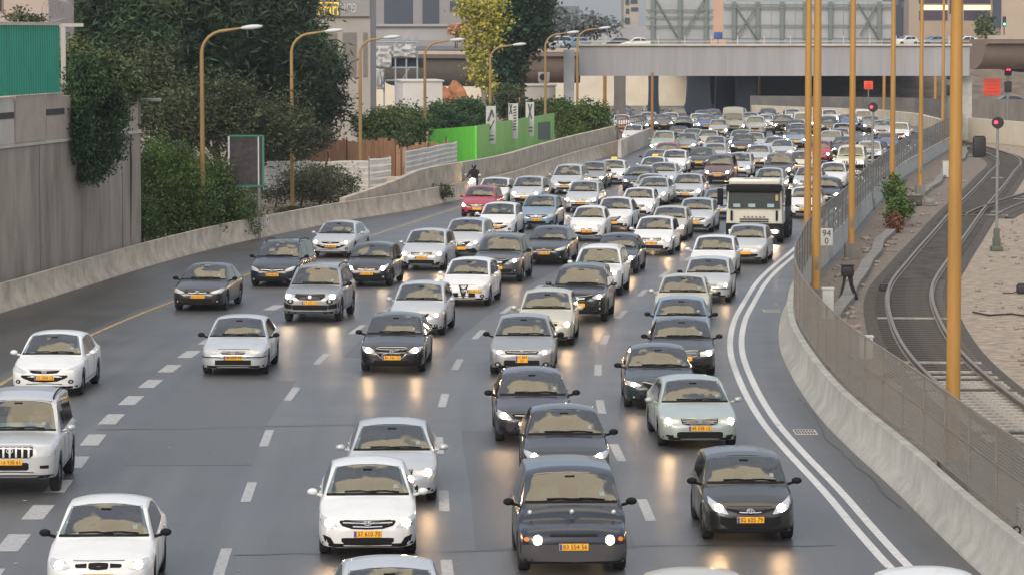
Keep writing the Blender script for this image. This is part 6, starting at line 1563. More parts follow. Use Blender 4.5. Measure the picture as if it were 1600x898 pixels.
bm = bmesh.new(); quadwall(bm, Vector(B_) + Vector((.02, .02, 0)), C_, 0, zat(197, 204), 0, zat(177, 252), .02); bmesh.ops.recalc_face_normals(bm, faces=bm.faces[:]); child(obj('long_wall', bm, mat('hoarding_green_muted', (.25, .52, .13), .75, noise=(.35, .15)), None, False), hb)  # long side in a more muted green than the end wall
def on_hoard(px): # point on long wall at photo column
    best = min([(abs(PX((B_[0] + (C_[0] - B_[0]) * s, B_[1] + (C_[1] - B_[1]) * s, 2)) - px), s) for s in [i / 200 for i in range(201)]]); s = best[1]
    return Vector((B_[0] + (C_[0] - B_[0]) * s, B_[1] + (C_[1] - B_[1]) * s, 0))
p0, p1 = on_hoard(841), on_hoard(859); hd = (p1 - p0).normalized(); hn = Vector((hd.y, -hd.x, 0))
bm = bmesh.new(); quadwall(bm, p0 + hn * .05, p1 + hn * .05, zat(218, p0.y), zat(192, p0.y), zat(218, p1.y), zat(190, p1.y), .06); child(obj('hatch', bm, mat('hatch_grey', (.10, .13, .12), .7), None, False), hb)
def banner(px, py0, py1, w, label, marks):
    p = on_hoard(px); Y = p.y - .7; z1, z0 = zat(py0, Y), zat(py1, Y); x = XY(px, Y, 200); W_ = w * Y / FPX
    g = empty('banner', (x, Y, 0), .15); tag(g, label, 'banner', 'pale banners on the green hoarding')
    bm = bmesh.new(); box(bm, (0, 0, (z0 + z1) / 2), (W_, .03, z1 - z0)); obj('cloth', bm, mat('banner_white', (.50, .50, .48), .7, noise=(2, .12)), g, False)
    for s in (-1, 1):
        bm = bmesh.new(); tube(bm, [(s * W_ / 2, .03, z0 - .1), (s * W_ / 2, .03, z1 + .1)], .02, 5); obj('rod', bm, M_SPOST, g)
    bm = bmesh.new()
    for (u0, v0, u1, v1, t) in marks: tube(bm, [(u0 * W_ / 2, -.022, z0 + (z1 - z0) * v0), (u1 * W_ / 2, -.022, z0 + (z1 - z0) * v1)], t, 4)
    obj('print', bm, mat('banner_ink', (.10, .11, .12), .7), g)
banner(767, 166, 225, 15, 'left banner with a slanted grey print on the green hoarding', [(-.6, .6, .2, .9, .07), (.2, .9, .6, .7, .05), (-.6, .3, .7, .62, .04), (-.6, .1, .6, .12, .05), (-.6, .2, .6, .22, .03)])
banner(802, 162, 217, 15, 'middle banner with X print and lettering on the green hoarding', [(-.8, .7, -.3, .98, .04), (-.8, .98, -.3, .7, .04)] + [(0, .25 + .08 * k, .6, .27 + .08 * k, .045) for k in range(9)])
banner(828, 160, 213, 13, 'right banner with a large X print on the green hoarding', [(-.4, .5, .4, .95, .05), (-.4, .95, .4, .5, .05), (-.6, .15, .6, .15, .04), (-.6, .25, .6, .25, .04)])
# ramp median: white barrier and yellow rail fence
ra, rb = G(968, 247), G(1016, 224)
bm = bmesh.new(); path = fine([Vector(ra), G(990, 236), Vector(rb)], 2.0)
for i in range(0, len(path) - 1):
    d = (path[i + 1] - path[i]).normalized() * .02; sweep(bm, [path[i] + d, path[i + 1] - d], [(.15, 0), (.1, 1.25), (-.1, 1.25), (-.15, 0)])
tag(obj('median_barrier', bm, mat('barrier_white', (.46, .43, .38), .8, noise=(1.2, .2))), 'whitish barrier blocks at the tip of the ramp median', 'barrier')
rf = empty('ramp_fence', G(985, 226)); tag(rf, 'rusty red and yellow railing along the entry ramp median', 'railing')
for i in range(13):
    p = Vector((XY(966 + i * 3.6, 279 + i * 1.5, 210), 279 + i * 1.5, 0)); bm = bmesh.new(); box(bm, (p.x, p.y, 1.15), (.07, .07, 1.5)); child(obj('post', bm, mat('railing_red', (.30, .10, .07), .7) if i < 5 else mat('railing_yellow', (.40, .33, .16), .7), None, False), rf)
bm = bmesh.new()
for z in (1.0, 1.4, 1.85): tube(bm, [(XY(966, 279, 210), 279, z), (XY(1010, 297, 210), 297, z)], .035, 5)
child(obj('rail', bm, mat('railing_red', (.30, .10, .07), .7)), rf)
# lamp posts pale on hedge edge / drain pipe cabinet
bm = bmesh.new(); box(bm, (XY(965, 264, 200), 264, 1.4), (.14, .14, 3.2)); tag(obj('post', bm, M_SPOST, smooth=False), 'thin grey post at the right end of the clipped hedge', 'post')
# small billboard frame, seen from behind, left
sb = empty('billboard', gp2(384, 101)); tag(sb, 'small dark billboard frame with green edge on a pole by the hedge', 'billboard')
Y = 151.5; a, b = Hh(358, 213, Y), Hh(411, 290, Y)
bm = bmesh.new(); box(bm, ((a.x + b.x) / 2, Y, (a.z + b.z) / 2), (b.x - a.x, .12, a.z - b.z)); child(obj('panel', bm, mat('billboard_dark', (.05, .04, .045), .7, noise=(6, .6)), None, False), sb)
Mg = mat('frame_green', (.02, .22, .12), .5); 
for (x0, x1, z0, z1, m_) in ((a.x, b.x, a.z - .02, a.z + .05, Mg), (a.x, b.x, b.z - .06, b.z + .02, Mg), (b.x - .02, b.x + .06, b.z, a.z, Mg), (a.x - .05, a.x + .03, b.z + .9, a.z, M_HEAD), (b.x - .22, b.x - .16, b.z, a.z, M_HEAD)):
    bm = bmesh.new(); box(bm, ((x0 + x1) / 2, Y - .04, (z0 + z1) / 2), (max(.05, x1 - x0), .14, max(.05, z1 - z0))); child(obj('frame', bm, m_, None, False), sb)
bm = bmesh.new(); tube(bm, [(XY(405, Y, 300), Y, 0), (XY(405, Y, 300), Y, a.z)], .07, 8); child(obj('post', bm, M_SPOST), sb)

# ================================================================ BACKGROUND BUILDINGS
M_CREAM = mat('stone_beige', (.33, .31, .285), .85, noise=(.25, .1)); M_DGL = mat('dark_windows', (.05, .065, .09), .2, ior=1.5)
# showroom with sign
Y = 277.5; r = empty('showroom', gp2(540, 190)); tag(r, 'beige showroom building with yellow lettered sign above tall windows', 'building')
a, b = Hh(470, -60, Y), Hh(579, 190, Y)
bm = bmesh.new(); box(bm, ((a.x + b.x) / 2, Y + 6, (a.z) / 2), (b.x - a.x, 12, a.z)); child(obj('wall', bm, M_CREAM, None, False), r)
for px0, px1, py0, py1 in ((500, 527, 52, 101), (535, 557, 51, 120), (567, 574, 51, 120)):
    c, d = Hh(px0, py0, Y), Hh(px1, py1, Y); bm = bmesh.new(); box(bm, ((c.x + d.x) / 2, Y - .02, (c.z + d.z) / 2), (d.x - c.x, .14, c.z - d.z)); w = child(obj('window', bm, M_FPOST, None, False), r)
    bm = bmesh.new(); box(bm, ((c.x + d.x) / 2, Y - .1, (c.z + d.z) / 2), (d.x - c.x - .16, .03, c.z - d.z - .16)); o = obj('pane', bm, mat('pane_pale', (.18, .17, .16), .15, ior=1.5), w, False); o.matrix_parent_inverse = w.matrix_parent_inverse.copy() if 0 else Matrix.Identity(4)
for px0, px1, m_ in ((484, 531, mat('sign_grey_dark', (.14, .14, .14), .6)), (532, 578, mat('sign_grey', (.24, .24, .24), .6))):
    c, d = Hh(px0, -2, Y), Hh(px1, 26, Y); bm = bmesh.new(); box(bm, ((c.x + d.x) / 2, Y - .2, (c.z + d.z) / 2), (d.x - c.x, .3, c.z - d.z)); child(obj('sign_board', bm, m_, None, False), r)
M_SY = mat('sign_yellow_lit', (.85, .55, .02), .5, emit=.4, emitcol=(.9, .55, .03))
c = Hh(509, 15, Y); t_ = text('Ferrari', 1.55, M_SY, (XY(531, Y - .4, 15) - 1.36, Y - .38, c.z), None, sx=.60, thick=.03); child(t_, r)
c = Hh(543, 13, Y); t_ = text('ירארפ', 1.2, mat('sign_white', (.5, .5, .5), .5), (c.x, Y - .38, c.z), None, sx=.5, thick=.03); child(t_, r)
bm = bmesh.new(); c, d = Hh(483, 4, Y), Hh(530, 5, Y); box(bm, ((c.x + d.x) / 2, Y - .37, Hh(500, 5, Y).z), (d.x - c.x, .03, .1)); child(obj('sign_stripe', bm, M_SY, None, False), r)
# office behind it
def bld(px0, px1, pyt, Y, m, label, wins=(), wm=None, cat='building', name='building', dep=14):
    Y *= 1.5; a, b = Hh(px0, pyt, Y), Hh(px1, 120, Y); x0, x1 = a.x, b.x; r = empty(name, ((x0 + x1) / 2, Y, 0)); tag(r, label, cat)
    bm = bmesh.new(); box(bm, ((x0 + x1) / 2, Y + dep / 2, a.z / 2), (x1 - x0, dep, a.z)); child(obj('wall', bm, m, None, False), r)
    for (p0, p1, q0, q1) in wins:
        c, d = Hh(p0, q0, Y), Hh(p1, q1, Y); bm = bmesh.new(); box(bm, ((c.x + d.x) / 2, Y - .02, (c.z + d.z) / 2), (d.x - c.x, .2, c.z - d.z)); w = child(obj('window', bm, wm or M_DGL, None, False), r)
    return r
bld(575, 765, -40, 330, mat('office_grey', (.25, .24, .25), .8, noise=(.2, .1)), 'grey office block with tall blue glass behind the showroom', [(600, 645, -30, 38), (660, 686, -30, 37), (703, 720, 2, 18), (700, 712, -20, -4)])
bm = bmesh.new(); c, d = Hh(575, 41, 450), Hh(700, 63, 450); box(bm, ((c.x + d.x) / 2, 451, (c.z + d.z) / 2), (d.x - c.x, 1, c.z - d.z)); box(bm, ((c.x + d.x) / 2, 450.6, c.z + .1), (d.x - c.x, 1.4, .3)); tag(obj('terrace_wall', bm, mat('terrace_grey', (.33, .33, .33), .8, noise=(.3, .1)), smooth=False), 'long grey terrace wall in front of the grey office block', 'wall')
# plaza supports: construction scaffold with white sheeting
Y = 322.5; sc_ = empty('scaffold', gp2(612, 215)); tag(sc_, 'building site scaffold wrapped in white sheeting beside the showroom', 'scaffold')
bm = bmesh.new()
for px in (585, 600, 618, 635, 652): tube(bm, [(XY(px, Y, 100), Y, 0), (XY(px, Y, 100), Y, zat(66, Y))], .09, 5)
for py in (66, 106, 126): tube(bm, [(XY(582, Y, 100), Y, zat(py, Y)), (XY(654, Y, 100), Y, zat(py, Y))], .08, 5)
for i in range(6): tube(bm, [(XY(584 + i * 12, Y, 60), Y, zat(68, Y)), (XY(590 + i * 12, Y, 60), Y, zat(58, Y)), (XY(596 + i * 12, Y, 60), Y, zat(68, Y))], .05, 4)
tube(bm, [(XY(640, Y, 60), Y, zat(106, Y)), (XY(628, Y, 60), Y, zat(126, Y))], .06, 4)
child(obj('frame', bm, mat('scaffold_blue', (.28, .33, .38), .5)), sc_)
for px0, px1, py0, py1 in ((584, 612, 72, 106), (588, 600, 108, 140), (615, 650, 70, 90)):
    bm = bmesh.new(); N = 8; rows = []
    for i in range(N + 1):
        x = XY(px0 + (px1 - px0) * i / N, Y, 80); rows.append([bm.verts.new((x, Y - .4 + random.uniform(-.25, .25), zat(py0 + (py1 - py0) * k / N, Y))) for k in range(N + 1)])
    for i in range(N):
        for k in range(N): bm.faces.new((rows[i][k], rows[i + 1][k], rows[i + 1][k + 1], rows[i][k + 1]))
    o = child(obj('sheeting', bm, mat('sheeting_white', (.42, .44, .44), .6)), sc_); s = o.modifiers.new('t', 'SOLIDIFY'); s.thickness = .03
bm = bmesh.new(); box(bm, (XY(632, Y, 100), Y + 1, zat(92, Y) * .5 + zat(106, Y) * .5), (3.6, 1, .9)); child(obj('platform', bm, M_DARK_SHADE, None, False), sc_)
# white site cabin
def cabin(px0, px1, py0, py1, Y, label, m, dep=6, rot=0, units=()):
    Y *= 1.5; a, b = Hh(px0, py0, Y), Hh(px1, py1, Y); r = empty('cabin', ((a.x + b.x) / 2, Y + dep / 2, 0), rot); tag(r, label, 'cabin'); w = b.x - a.x
    bm = bmesh.new(); box(bm, (0, 0, (a.z) / 2), (w, dep, a.z), bevel=.02); obj('wall', bm, m, r)
    bm = bmesh.new(); box(bm, (0, 0, a.z + .06), (w + .25, dep + .25, .12), bevel=.02); obj('roof', bm, m, r)
    for ux, uz in units:
        bm = bmesh.new(); box(bm, (w * ux, -dep / 2 - .25, a.z * uz), (.95, .45, .75), bevel=.04); q = obj('air_conditioner', bm, mat('ac_white', (.48, .48, .46), .5), r)
        bm = bmesh.new(); disc(bm, (w * ux - .1, -dep / 2 - .49, a.z * uz), .27, .02); obj('fan', bm, M_SIG, q)
    return r
cabin(622, 684, 128, 185, 170, 'plain white site cabin below the scaffold', mat('cabin_white', (.52, .51, .49), .8, noise=(.6, .06)), rot=.12)
cabin(806, 868, 135, 175, 192, 'cream low building with wall air conditioners behind the banners', mat('cabin_cream', (.50, .47, .43), .8, noise=(.6, .08)), units=((-.12, .66),))
bm = bmesh.new(); p = Hh(850, 121, 285); box(bm, (p.x, 286, p.z), (.95, .5, .8), bevel=.04); disc(bm, (p.x - .08, 285.72, p.z), .28, .03, mi=1); box(bm, (p.x, 286, p.z - .45), (.8, .4, .2)); tag(obj('air_conditioner', bm, [mat('ac_white', (.48, .48, .46), .5), M_SIG]), 'boxy air conditioner standing on the roof of the cream low building', 'air conditioner')
# orange earth heap
bm = bmesh.new(); bmesh.ops.create_icosphere(bm, subdivisions=4, radius=1)
c = Hh(708, 165, 267)
for v in bm.verts:
    q = v.co; rr = 1 + .12 * sin(q.x * 9 + q.y * 5) * cos(q.z * 7 + q.x * 3); v.co = Vector((c.x + q.x * 2.2 * rr, 267 + q.y * 2 * rr, max(0, 5 * q.z * rr)))
tag(obj('earth_heap', bm, mat('orange_soil', (.30, .13, .06), .95, noise=(1.5, .5))), 'orange soil heap behind the white site cabin', 'heap')
# distant blocks above the bridge
bld(748, 768, -40, 420, M_DARK_SHADE, 'dark narrow tower behind the yellow leaved tree')
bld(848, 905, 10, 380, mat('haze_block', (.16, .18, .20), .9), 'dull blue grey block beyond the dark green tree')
bld(975, 998, -20, 360, mat('flats_pale', (.36, .33, .28), .8), 'narrow pale apartment block left of the smaller billboard', [(977, 983, 0, 8), (985, 996, 0, 6), (978, 983, 14, 22), (986, 997, 12, 18), (976, 984, 28, 38)])
bld(858, 1012, 41, 356, mat('long_wall_grey', (.33, .33, .34), .8, noise=(.2, .1)), 'long low grey block behind the cars on the bridge', dep=4)
bld(1112, 1134, -40, 370, mat('plaster_peach', (.52, .33, .24), .85, noise=(.3, .08)), 'peach coloured tower glimpsed between the billboards')
bld(1394, 1420, -40, 365, mat('glass_dark', (.05, .07, .11), .2, ior=1.5), 'dark blue glass tower right of the long billboard', wm=mat('win_dim', (.12, .14, .18), .2), wins=[(1397, 1404, 0, 8), (1408, 1416, 4, 12)])
Yb = 540; bb = bld(1421, 1564, -60, 360, mat('stone_tan', (.36, .29, .225), .85, noise=(.25, .1)), 'tan stone building with dark windows and a lit yellow storey', [(1436, 1480, -50, 6), (1436, 1480, 17, 32), (1500, 1552, -50, 6), (1506, 1552, 17, 32), (1484, 1490, -50, 22)], mat('win_violet', (.06, .05, .085), .2, ior=1.5))
M_LITW = mat('lit_window', (1, .8, .45), .5, emit=1.0, emitcol=(1, .74, .38))
for p0, p1 in ((1440, 1481), (1506, 1552)):
    c, d = Hh(p0, 9, Yb), Hh(p1, 16, Yb); bm = bmesh.new(); box(bm, ((c.x + d.x) / 2, Yb - .15, (c.z + d.z) / 2), (d.x - c.x, .1, c.z - d.z)); child(obj('lit_window', bm, M_LITW, None, False), bb)
bld(1565, 1660, -60, 352, mat('stone_tan_light', (.42, .34, .26), .85, noise=(.25, .08)), 'plain tan building at the top right corner', [(1551, 1564, -40, 44)])
# rocky bank behind the right viaduct
bm = bmesh.new(); bmesh.ops.create_grid(bm, x_segments=40, y_segments=14, size=1)
for v in bm.verts:
    q = v.co.copy(); h = 4.6 * (q.y + 1) / 2; v.co = Vector((69 + q.x * 32, 382 + q.y * 16, h + .5 * sin(q.x * 13 + q.y * 5) * cos(q.y * 9)))
tag(obj('hill', bm, mat('rocky_soil', (.15, .115, .085), .95, noise=(.6, .5), bump=(2, .8))), kind='structure')
# traffic lights and blue sign on the bridge
def tl_(px, py, Y, label):
    Y *= 1.5
    p = Hh(px, py, Y); g = empty('traffic_light', (p.x, Y, 6.75)); tag(g, label, 'traffic light'); H_ = max(1.2, p.z - 6.75)
    bm = bmesh.new(); tube(bm, [(0, 0, 0), (0, 0, H_)], .07, 6); obj('post', bm, M_SIG, g)
    bm = bmesh.new(); box(bm, (0, -.1, H_), (.45, .35, 1.3), bevel=.05); h = obj('signal_head', bm, M_SIG, g)
    bm = bmesh.new(); disc(bm, (0, -.3, H_ - .35), .17, .03); obj('lens', bm, mat('lens_green', (.1, .8, .5), .4, emit=1.5, emitcol=(.2, 1, .6)), h)
tl_(1569, 34, 300, 'traffic light with green lens above the bridge at the far right')
p = Hh(1122, 56, 307.5); bm = bmesh.new(); box(bm, (p.x, 307.5, p.z), (.8, .08, .65), bevel=.02); box(bm, (p.x, 307.55, p.z - .7), (.08, .08, 1.2)); o = obj('sign', bm, mat('sign_blue', (.05, .12, .30), .5)); tag(o, 'small blue sign on the bridge between the two billboards', 'sign')

# ================================================================ VEGETATION
def leaf_mat(name, c1, c2, c3=None, rough=.6, scale=.5):
    m = bpy.data.materials.new(name); m.use_nodes = True; t = m.node_tree; b = t.nodes['Principled BSDF']; L = t.links.new; N = t.nodes.new
    tc = N('ShaderNodeTexCoord'); n = N('ShaderNodeTexNoise'); n.inputs['Scale'].default_value = scale; n.inputs['Detail'].default_value = 6; L(tc.outputs['Object'], n.inputs[0])
    cr = N('ShaderNodeValToRGB'); cr.color_ramp.elements[0].position = .38; cr.color_ramp.elements[1].position = .62
    cr.color_ramp.elements[0].color = (*c1, 1); cr.color_ramp.elements[1].color = (*c2, 1)
    if c3: e = cr.color_ramp.elements.new(.7); e.color = (*c3, 1)
    n2 = N('ShaderNodeTexWhiteNoise'); 
    at = N('ShaderNodeAttribute'); at.attribute_name = 'rnd'
    mr = N('ShaderNodeMapRange'); mr.inputs[3].default_value = .40; mr.inputs[4].default_value = 1.85; L(at.outputs['Fac'], mr.inputs[0])
    L(n.outputs['Fac'], cr.inputs[0]); vs = N('ShaderNodeVectorMath'); vs.operation = 'SCALE'; L(cr.outputs[0], vs.inputs[0]); L(mr.outputs[0], vs.inputs['Scale']); L(vs.outputs[0], b.inputs['Base Color'])
    b.inputs['Roughness'].default_value = rough; b.inputs['Specular IOR Level'].default_value = 0.12
    t.nodes.remove(n2); return m
def foliage(name, blobs, n, size, m, parent=None, droop=0.0, aspect=2.0, clump=.5, per=14):
    """blobs [(cx,cy,cz, rx,ry,rz)]: leaves set in clumps spread through the volume, denser near the skin"""
    rnd = random.Random(int(abs(blobs[0][0]) * 100) + n)
    vol = [b[3] * b[4] * b[5] for b in blobs]; tot = sum(vol); verts = []; faces = []; rv = []
    for b, v in zip(blobs, vol):
        k = max(1, int(n * v / tot / per))
        for _ in range(k):
            while 1:
                d = Vector((rnd.gauss(0, 1), rnd.gauss(0, 1), rnd.gauss(0, 1)))
                if d.length > .01: break
            d.normalize(); rr = rnd.random() ** .35 * rnd.uniform(.82, 1.08) if rnd.random() > .14 else rnd.uniform(1.02, 1.32)
            c = Vector((b[0] + d.x * b[3] * rr, b[1] + d.y * b[4] * rr, b[2] + d.z * b[5] * rr)); cs = clump * rnd.uniform(.6, 1.5); cv = rnd.random()
            for _ in range(per):
                p = c + Vector((rnd.gauss(0, 1), rnd.gauss(0, 1), rnd.gauss(0, .7))) * cs * .5
                a = Vector((rnd.gauss(0, 1), rnd.gauss(0, 1), rnd.gauss(0, .6) - droop)).normalized(); q = a.cross(Vector((rnd.gauss(0, 1), rnd.gauss(0, 1), rnd.gauss(0, 1)))).normalized()
                s = size * rnd.uniform(.6, 1.4); l = a * s * aspect * .5; w = q * s * .5; i = len(verts)
                verts += [p - l, p + w * .9 - l * .1, p + l, p - w * .9 - l * .1]; faces.append((i, i + 1, i + 2, i + 3)); rv += [min(1, max(0, cv * .7 + rnd.random() * .3))] * 4
    me = bpy.data.meshes.new(name); me.from_pydata(verts, [], faces); at = me.attributes.new('rnd', 'FLOAT', 'POINT'); at.data.foreach_set('value', rv); me.materials.append(m); me.update()
    o = bpy.data.objects.new(name, me); COL.objects.link(o)
    if parent: child(o, parent)
    return o
M_BARK = mat('bark', (.09, .065, .045), .95, noise=(3, .3), nscale=(1, 1, .2))
def tree(x, y, z0, blobs, n, size, m, label, tr=.3, droop=0, aspect=2, clump=.6, bark=None, group=None, per=14):
    r = empty('tree', (x, y, z0)); tag(r, label, 'tree', group)
    top = max(b[2] for b in blobs); bm = bmesh.new()
    tube(bm, [(x, y, z0 - .1), (x + .1, y, z0 + (top - z0) * .3), (x - .15, y, z0 + (top - z0) * .65), (x, y, top)], [tr, tr * .8, tr * .5, tr * .15], 9)
    for b in blobs:
        s = z0 + (b[2] - z0) * .45; tube(bm, [(x, y, s), ((x + b[0]) / 2, (y + b[1]) / 2, (s + b[2]) / 2 + .3), (b[0], b[1], b[2])], [tr * .4, tr * .25, tr * .06], 6)
    child(obj('trunk', bm, bark or M_BARK), r)
    foliage('crown', blobs, n, size, m, r, droop, aspect, clump, per); return r
LF_DARK = leaf_mat('leaf_dark', (.022, .045, .024), (.045, .075, .035), (.062, .085, .042))
LF_GREY = leaf_mat('leaf_greygreen', (.06, .072, .04), (.11, .11, .07), scale=.8)
LF_HEDGE = leaf_mat('leaf_hedge', (.045, .085, .022), (.08, .13, .032), (.10, .13, .04), scale=.8)
LF_IVY = leaf_mat('leaf_ivy', (.025, .055, .025), (.045, .085, .035), (.09, .12, .045), scale=.9)
LF_IVYL = leaf_mat('leaf_ivy_light', (.055, .085, .035), (.11, .14, .055), scale=1.2)
LF_YEL = leaf_mat('leaf_yellow', (.19, .20, .035), (.40, .36, .07), (.46, .33, .07), scale=1.0)
LF_BROWN = leaf_mat('leaf_brownish', (.04, .055, .028), (.075, .088, .045), scale=.8)
LF_MID = leaf_mat('leaf_mid', (.05, .085, .03), (.09, .13, .045), (.13, .15, .045), scale=.8)
def bl(px, py, Y, rpx, rpy, dep=None):    # ellipsoid from photo centre / radii in pixels at depth Y
    Y *= 1.5; p = Hh(px, py, Y); k = Y / FPX; return (p.x, Y, p.z, rpx * k, (dep or (rpx + rpy) / 2 * k), rpy * k)
# big dark feathery evergreens
def T(px, Y, bls, n, size, m, label, **k):
    bb = [bl(*b) for b in bls]; return tree(XY(px, Y * 1.5), Y * 1.5, 0, bb, n, size, m, label, **k)
T(290, 122, [(200, 40, 122, 80, 75), (150, -10, 124, 70, 60), (250, 110, 121, 60, 60), (300, 10, 123, 80, 80)], 42000, .12, LF_DARK, 'tall dark feathery evergreen just behind the retaining wall', droop=.5, aspect=4.5, clump=.9, per=24, group='dark evergreens on the left', tr=.4)
T(400, 130, [(380, 20, 130, 95, 75), (430, 90, 129, 75, 60), (350, 110, 131, 70, 60), (448, 20, 132, 36, 55)], 46000, .12, LF_DARK, 'tall dark feathery evergreen behind the first street lamp arms', droop=.5, aspect=4.5, clump=.9, per=24, group='dark evergreens on the left', tr=.4)
T(470, 140, [(462, 66, 140, 32, 42), (490, 120, 140, 42, 30), (470, 170, 141, 55, 35), (458, 18, 141, 18, 22), (485, 88, 140, 40, 22), (515, 150, 140, 16, 20)], 26000, .11, LF_DARK, 'dark evergreen whose branches overlap the showroom wall', droop=.4, aspect=4, clump=.8, per=22, group='dark evergreens on the left')
T(340, 112, [(330, 170, 112, 80, 50), (270, 190, 113, 60, 45), (380, 200, 112, 70, 45), (440, 200, 114, 50, 50), (230, 130, 114, 45, 60)], 34000, .10, LF_BROWN, 'brownish grey green thicket tree below the dark evergreens', clump=.6)
T(210, 116, [(205, 90, 116, 50, 60), (220, 150, 116, 50, 45), (180, 20, 117, 60, 45)], 22000, .11, LF_DARK, 'dark tree rising directly over the ivy corner of the retaining wall', droop=.4, aspect=4, clump=.8, per=22)
# yellow leaved poplar and the dark tree behind it
T(756, 166, [(750, 18, 166, 32, 32), (745, 60, 166, 24, 32), (772, 30, 166, 20, 38), (748, 108, 166, 18, 28), (760, 130, 166, 15, 20), (730, 12, 166, 16, 22)], 4600, .2, LF_YEL, 'slender tree with thin yellow green autumn leaves', aspect=1.3, clump=.5, tr=.16, per=9, bark=mat('bark_pale', (.24, .22, .18), .9))
T(815, 184, [(820, 10, 184, 38, 42), (800, 60, 184, 32, 35), (790, 110, 184, 28, 36), (835, 50, 184, 26, 25)], 12000, .26, leaf_mat('leaf_deep', (.014, .04, .02), (.028, .06, .03), scale=.6), 'dense deep green tree behind the yellow leaved tree', clump=.7)
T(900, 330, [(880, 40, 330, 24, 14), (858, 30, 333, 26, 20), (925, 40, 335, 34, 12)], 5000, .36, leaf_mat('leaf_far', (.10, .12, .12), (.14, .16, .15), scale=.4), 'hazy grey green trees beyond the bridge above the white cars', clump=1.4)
T(1540, 320, [(1539, 42, 320, 12, 16)], 900, .3, LF_MID, 'small green tree on the bridge before the tan building', clump=.6)
T(713, 300, [(716, 46, 300, 14, 10)], 700, .3, leaf_mat('leaf_orange', (.30, .13, .06), (.45, .24, .14)), 'small orange leaved tree left of the yellow leaved tree', clump=.5)
# bushes and hedges
def bush(name, bls, n, size, m, label, cat='bush', **k):
    bb = [bl(*b) for b in bls]; r = empty(name, (bb[0][0], bb[0][1], 0)); tag(r, label, cat)
    bm = bmesh.new()
    for b in bb: tube(bm, [(b[0], b[1], 0), (b[0] + .1, b[1], max(.2, b[2] * .6)), (b[0], b[1], max(.3, b[2]))], [.06, .04, .015], 5)
    child(obj('stem', bm, M_BARK), r); foliage('foliage', bb, n, size, m, r, **k); return r
bush('hedge', [(240, 300, 97, 40, 75, 1.2), (290, 320, 98, 50, 62, 1.2), (345, 335, 101, 55, 48, 1.2), (260, 260, 98, 45, 40, 1.5), (320, 290, 101, 50, 45, 1.5), (220, 345, 93, 22, 40, .8), (385, 325, 104, 20, 30, .8), (230, 345, 94, 30, 30, .6)], 62000, .065, LF_HEDGE, 'large lush green hedge spilling over the left barrier beside the retaining wall', 'hedge', clump=.35, droop=.5)
bush('bush', [(470, 290, 119, 40, 28), (515, 292, 119, 44, 30), (500, 280, 121, 35, 25), (430, 305, 119, 20, 16)], 15000, .07, LF_GREY, 'round grey green bush behind the left barrier', clump=.3)
bush('shrub', [(480, 218, 134, 32, 18), (450, 225, 136, 35, 25), (420, 240, 133, 30, 24), (510, 212, 134, 18, 10)], 14000, .09, LF_GREY, 'pale grey green shrubs overhanging the rusty board fence', clump=.4)
bush('shrub', [(600, 195, 140, 30, 22), (645, 205, 141, 26, 24), (575, 205, 140, 22, 16), (630, 180, 143, 30, 14), (560, 190, 142, 10, 14), (610, 222, 139, 40, 14), (655, 185, 144, 12, 16)], 15000, .10, LF_MID, 'mid green shrubs above the rusty board fence by the site cabin', clump=.4)
bush('shrub', [(690, 186, 155, 26, 20), (730, 180, 158, 34, 22), (715, 170, 165, 30, 14), (755, 168, 170, 20, 12), (680, 172, 160, 12, 14), (705, 195, 156, 40, 14)], 16000, .11, LF_IVY, 'dark shrubs behind the bright green hoarding', clump=.45)
bush('shrub', [(790, 150, 176, 20, 18), (835, 172, 178, 30, 12), (800, 172, 178, 26, 14)], 5000, .14, LF_BROWN, 'brownish shrubs behind the banners', clump=.45)
bush('hedge', [(888, 190, 172, 22, 26, 1.4), (915, 190, 173, 24, 28, 1.4), (938, 196, 174, 14, 30, 1.4), (900, 212, 171, 26, 14, 1), (870, 165, 176, 22, 10, 1)], 20000, .12, leaf_mat('leaf_clipped', (.045, .085, .018), (.08, .125, .03), scale=.7), 'clipped dense green hedge between the hoarding and the bridge', 'hedge', clump=.4, droop=.3)
# ivy hanging over the retaining wall
def ivy():
    r = empty('ivy', W0 + wd * wall_t(130)); tag(r, 'dark ivy hanging over the retaining wall and its beige panels', 'climbing plant')
    bb = []
    for px, py, rx, ry in ((118, 130, 26, 45), (145, 175, 38, 44), (137, 225, 38, 40), (128, 255, 24, 26), (122, 272, 14, 16), (160, 170, 18, 22), (112, 200, 14, 50)):
        s = wall_t(px); p = W0 + wd * s; k = p.y / FPX; z = zat(py, p.y); q = p + wnorm * .35
        bb.append((q.x, q.y, z, rx * k, .38, ry * k))
    bm = bmesh.new(); 
    for b in bb: tube(bm, [(b[0] - .2, b[1] + .4, 7.0), (b[0], b[1] + .2, b[2]), (b[0], b[1] + .1, b[2] - b[5] * .7)], .03, 5)
    child(obj('stem', bm, M_BARK), r); foliage('foliage', bb, 30000, .075, LF_IVY, r, clump=.3, droop=.9)
ivy()
bush('shrub', [(125, 100, 86, 30, 26), (160, 110, 87, 36, 26), (190, 125, 89, 28, 22), (200, 145, 89, 20, 14), (120, 75, 86, 14, 16)], 14000, .09, LF_IVYL, 'lighter leafy shrub growing on top of the retaining wall', clump=.35)
bush('weeds', [(40, 28, 84, 35, 6), (30, 18, 84, 10, 8)], 900, .06, LF_BROWN, 'dry weeds on the ledge above the green corrugated fence', clump=.2)
bush('weeds', [(1397, 300, 108, 11, 22), (1410, 322, 107, 14, 14), (1398, 335, 107, 10, 14)], 4200, .09, LF_HEDGE, 'leafy green weeds growing at a lamp post behind the fence', clump=.25)
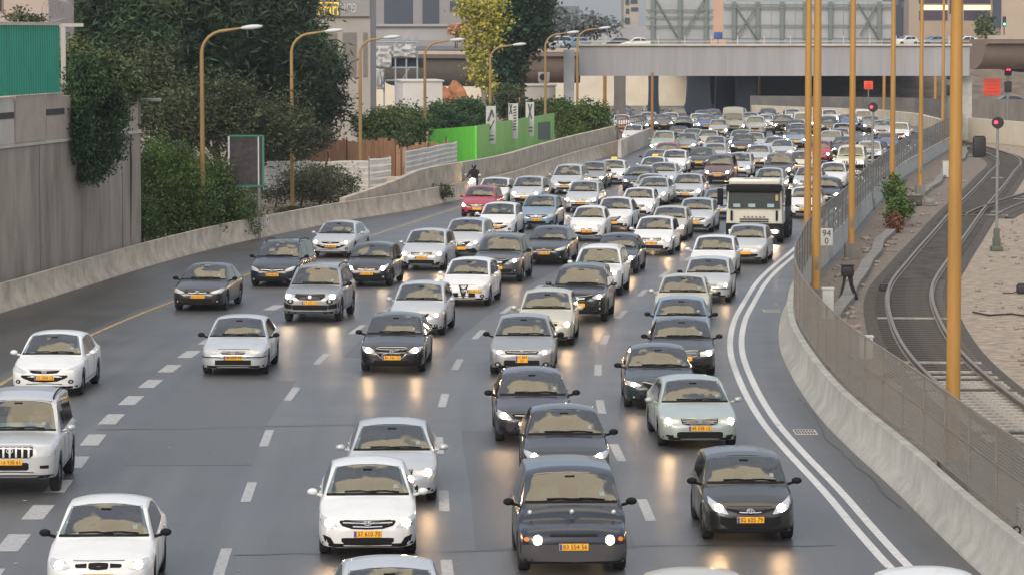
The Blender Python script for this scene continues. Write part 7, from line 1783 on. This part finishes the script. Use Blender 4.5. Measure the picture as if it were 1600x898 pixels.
bush('weeds', [(1398, 350, 104, 9, 16)], 900, .08, leaf_mat('leaf_dry', (.14, .06, .04), (.2, .1, .06)), 'dry reddish weeds under the green ones by the cable trough', clump=.2)
bush('weeds', [(690, 300, 122, 18, 10), (620, 318, 121, 12, 5), (455, 330, 114, 22, 6)], 2600, .07, LF_BROWN, 'dry weeds behind the left barrier near the concrete block', clump=.2)
bm = bmesh.new()   # dry leaves and grit on the asphalt
for i in range(420):
    Y = 55 + 120 * random.random() ** 1.5; o_ = random.uniform(-19, 1.2); p = rp(Y, o_, .009); s = random.uniform(.015, .05); a_ = random.uniform(0, 6.28)
    bm.faces.new([bm.verts.new(p + Vector((s * cos(a_ + k * 1.57) * (1, .6)[k % 2], s * 1.5 * sin(a_ + k * 1.57), .002 * k))) for k in range(4)])
tag(obj('leaf_litter', bm, mat('dry_leaf', (.34, .30, .24), .8), smooth=False), kind='stuff')
# brownish grass / litter behind fence foot: rubble stones by the track
bm = bmesh.new()
for i in range(260):
    t = random.random(); Y = 90 + 112 * t * t + random.random() * 15; x = rp(Y, 2.4).x + random.random() * (TC(Y) - 2 - rp(Y, 2.2).x); s = random.uniform(.04, .16)
    r_ = bmesh.ops.create_icosphere(bm, subdivisions=1, radius=s, matrix=Matrix.Translation((x, Y, s * .3)) @ Matrix.Diagonal((random.uniform(.7, 1.5), random.uniform(.7, 1.4), .6, 1)))
for i in range(700):
    Y = 75 + 190 * random.random() ** 1.6; x = TC(Y) + 2.1 + abs(random.gauss(0, 1)) * 5; s = random.uniform(.025, .10)
    bmesh.ops.create_icosphere(bm, subdivisions=1, radius=s, matrix=Matrix.Translation((x, Y, s * .3)) @ Matrix.Diagonal((random.uniform(.7, 1.5), random.uniform(.7, 1.4), .6, 1)))
tag(obj('rubble', bm, mat('rubble_stone', (.24, .20, .17), .9, noise=(4, .4)), smooth=False), kind='stuff')

# ---------------------------------------------------------------- evening haze
def haze():
    bm = bmesh.new(); box(bm, (0, 340, 22), (1000, 820, 47)); o = obj('haze', bm, [], None, False)
    m = bpy.data.materials.new('haze'); m.use_nodes = True; t = m.node_tree; t.nodes.clear()
    v = t.nodes.new('ShaderNodeVolumePrincipled'); v.inputs['Color'].default_value = (.84, .90, 1.0, 1); v.inputs['Density'].default_value = HAZE; v.inputs['Anisotropy'].default_value = .2
    out = t.nodes.new('ShaderNodeOutputMaterial'); t.links.new(v.outputs[0], out.inputs['Volume'])
    o.data.materials.append(m); tag(o, kind='stuff')
HAZE = .00015
haze()
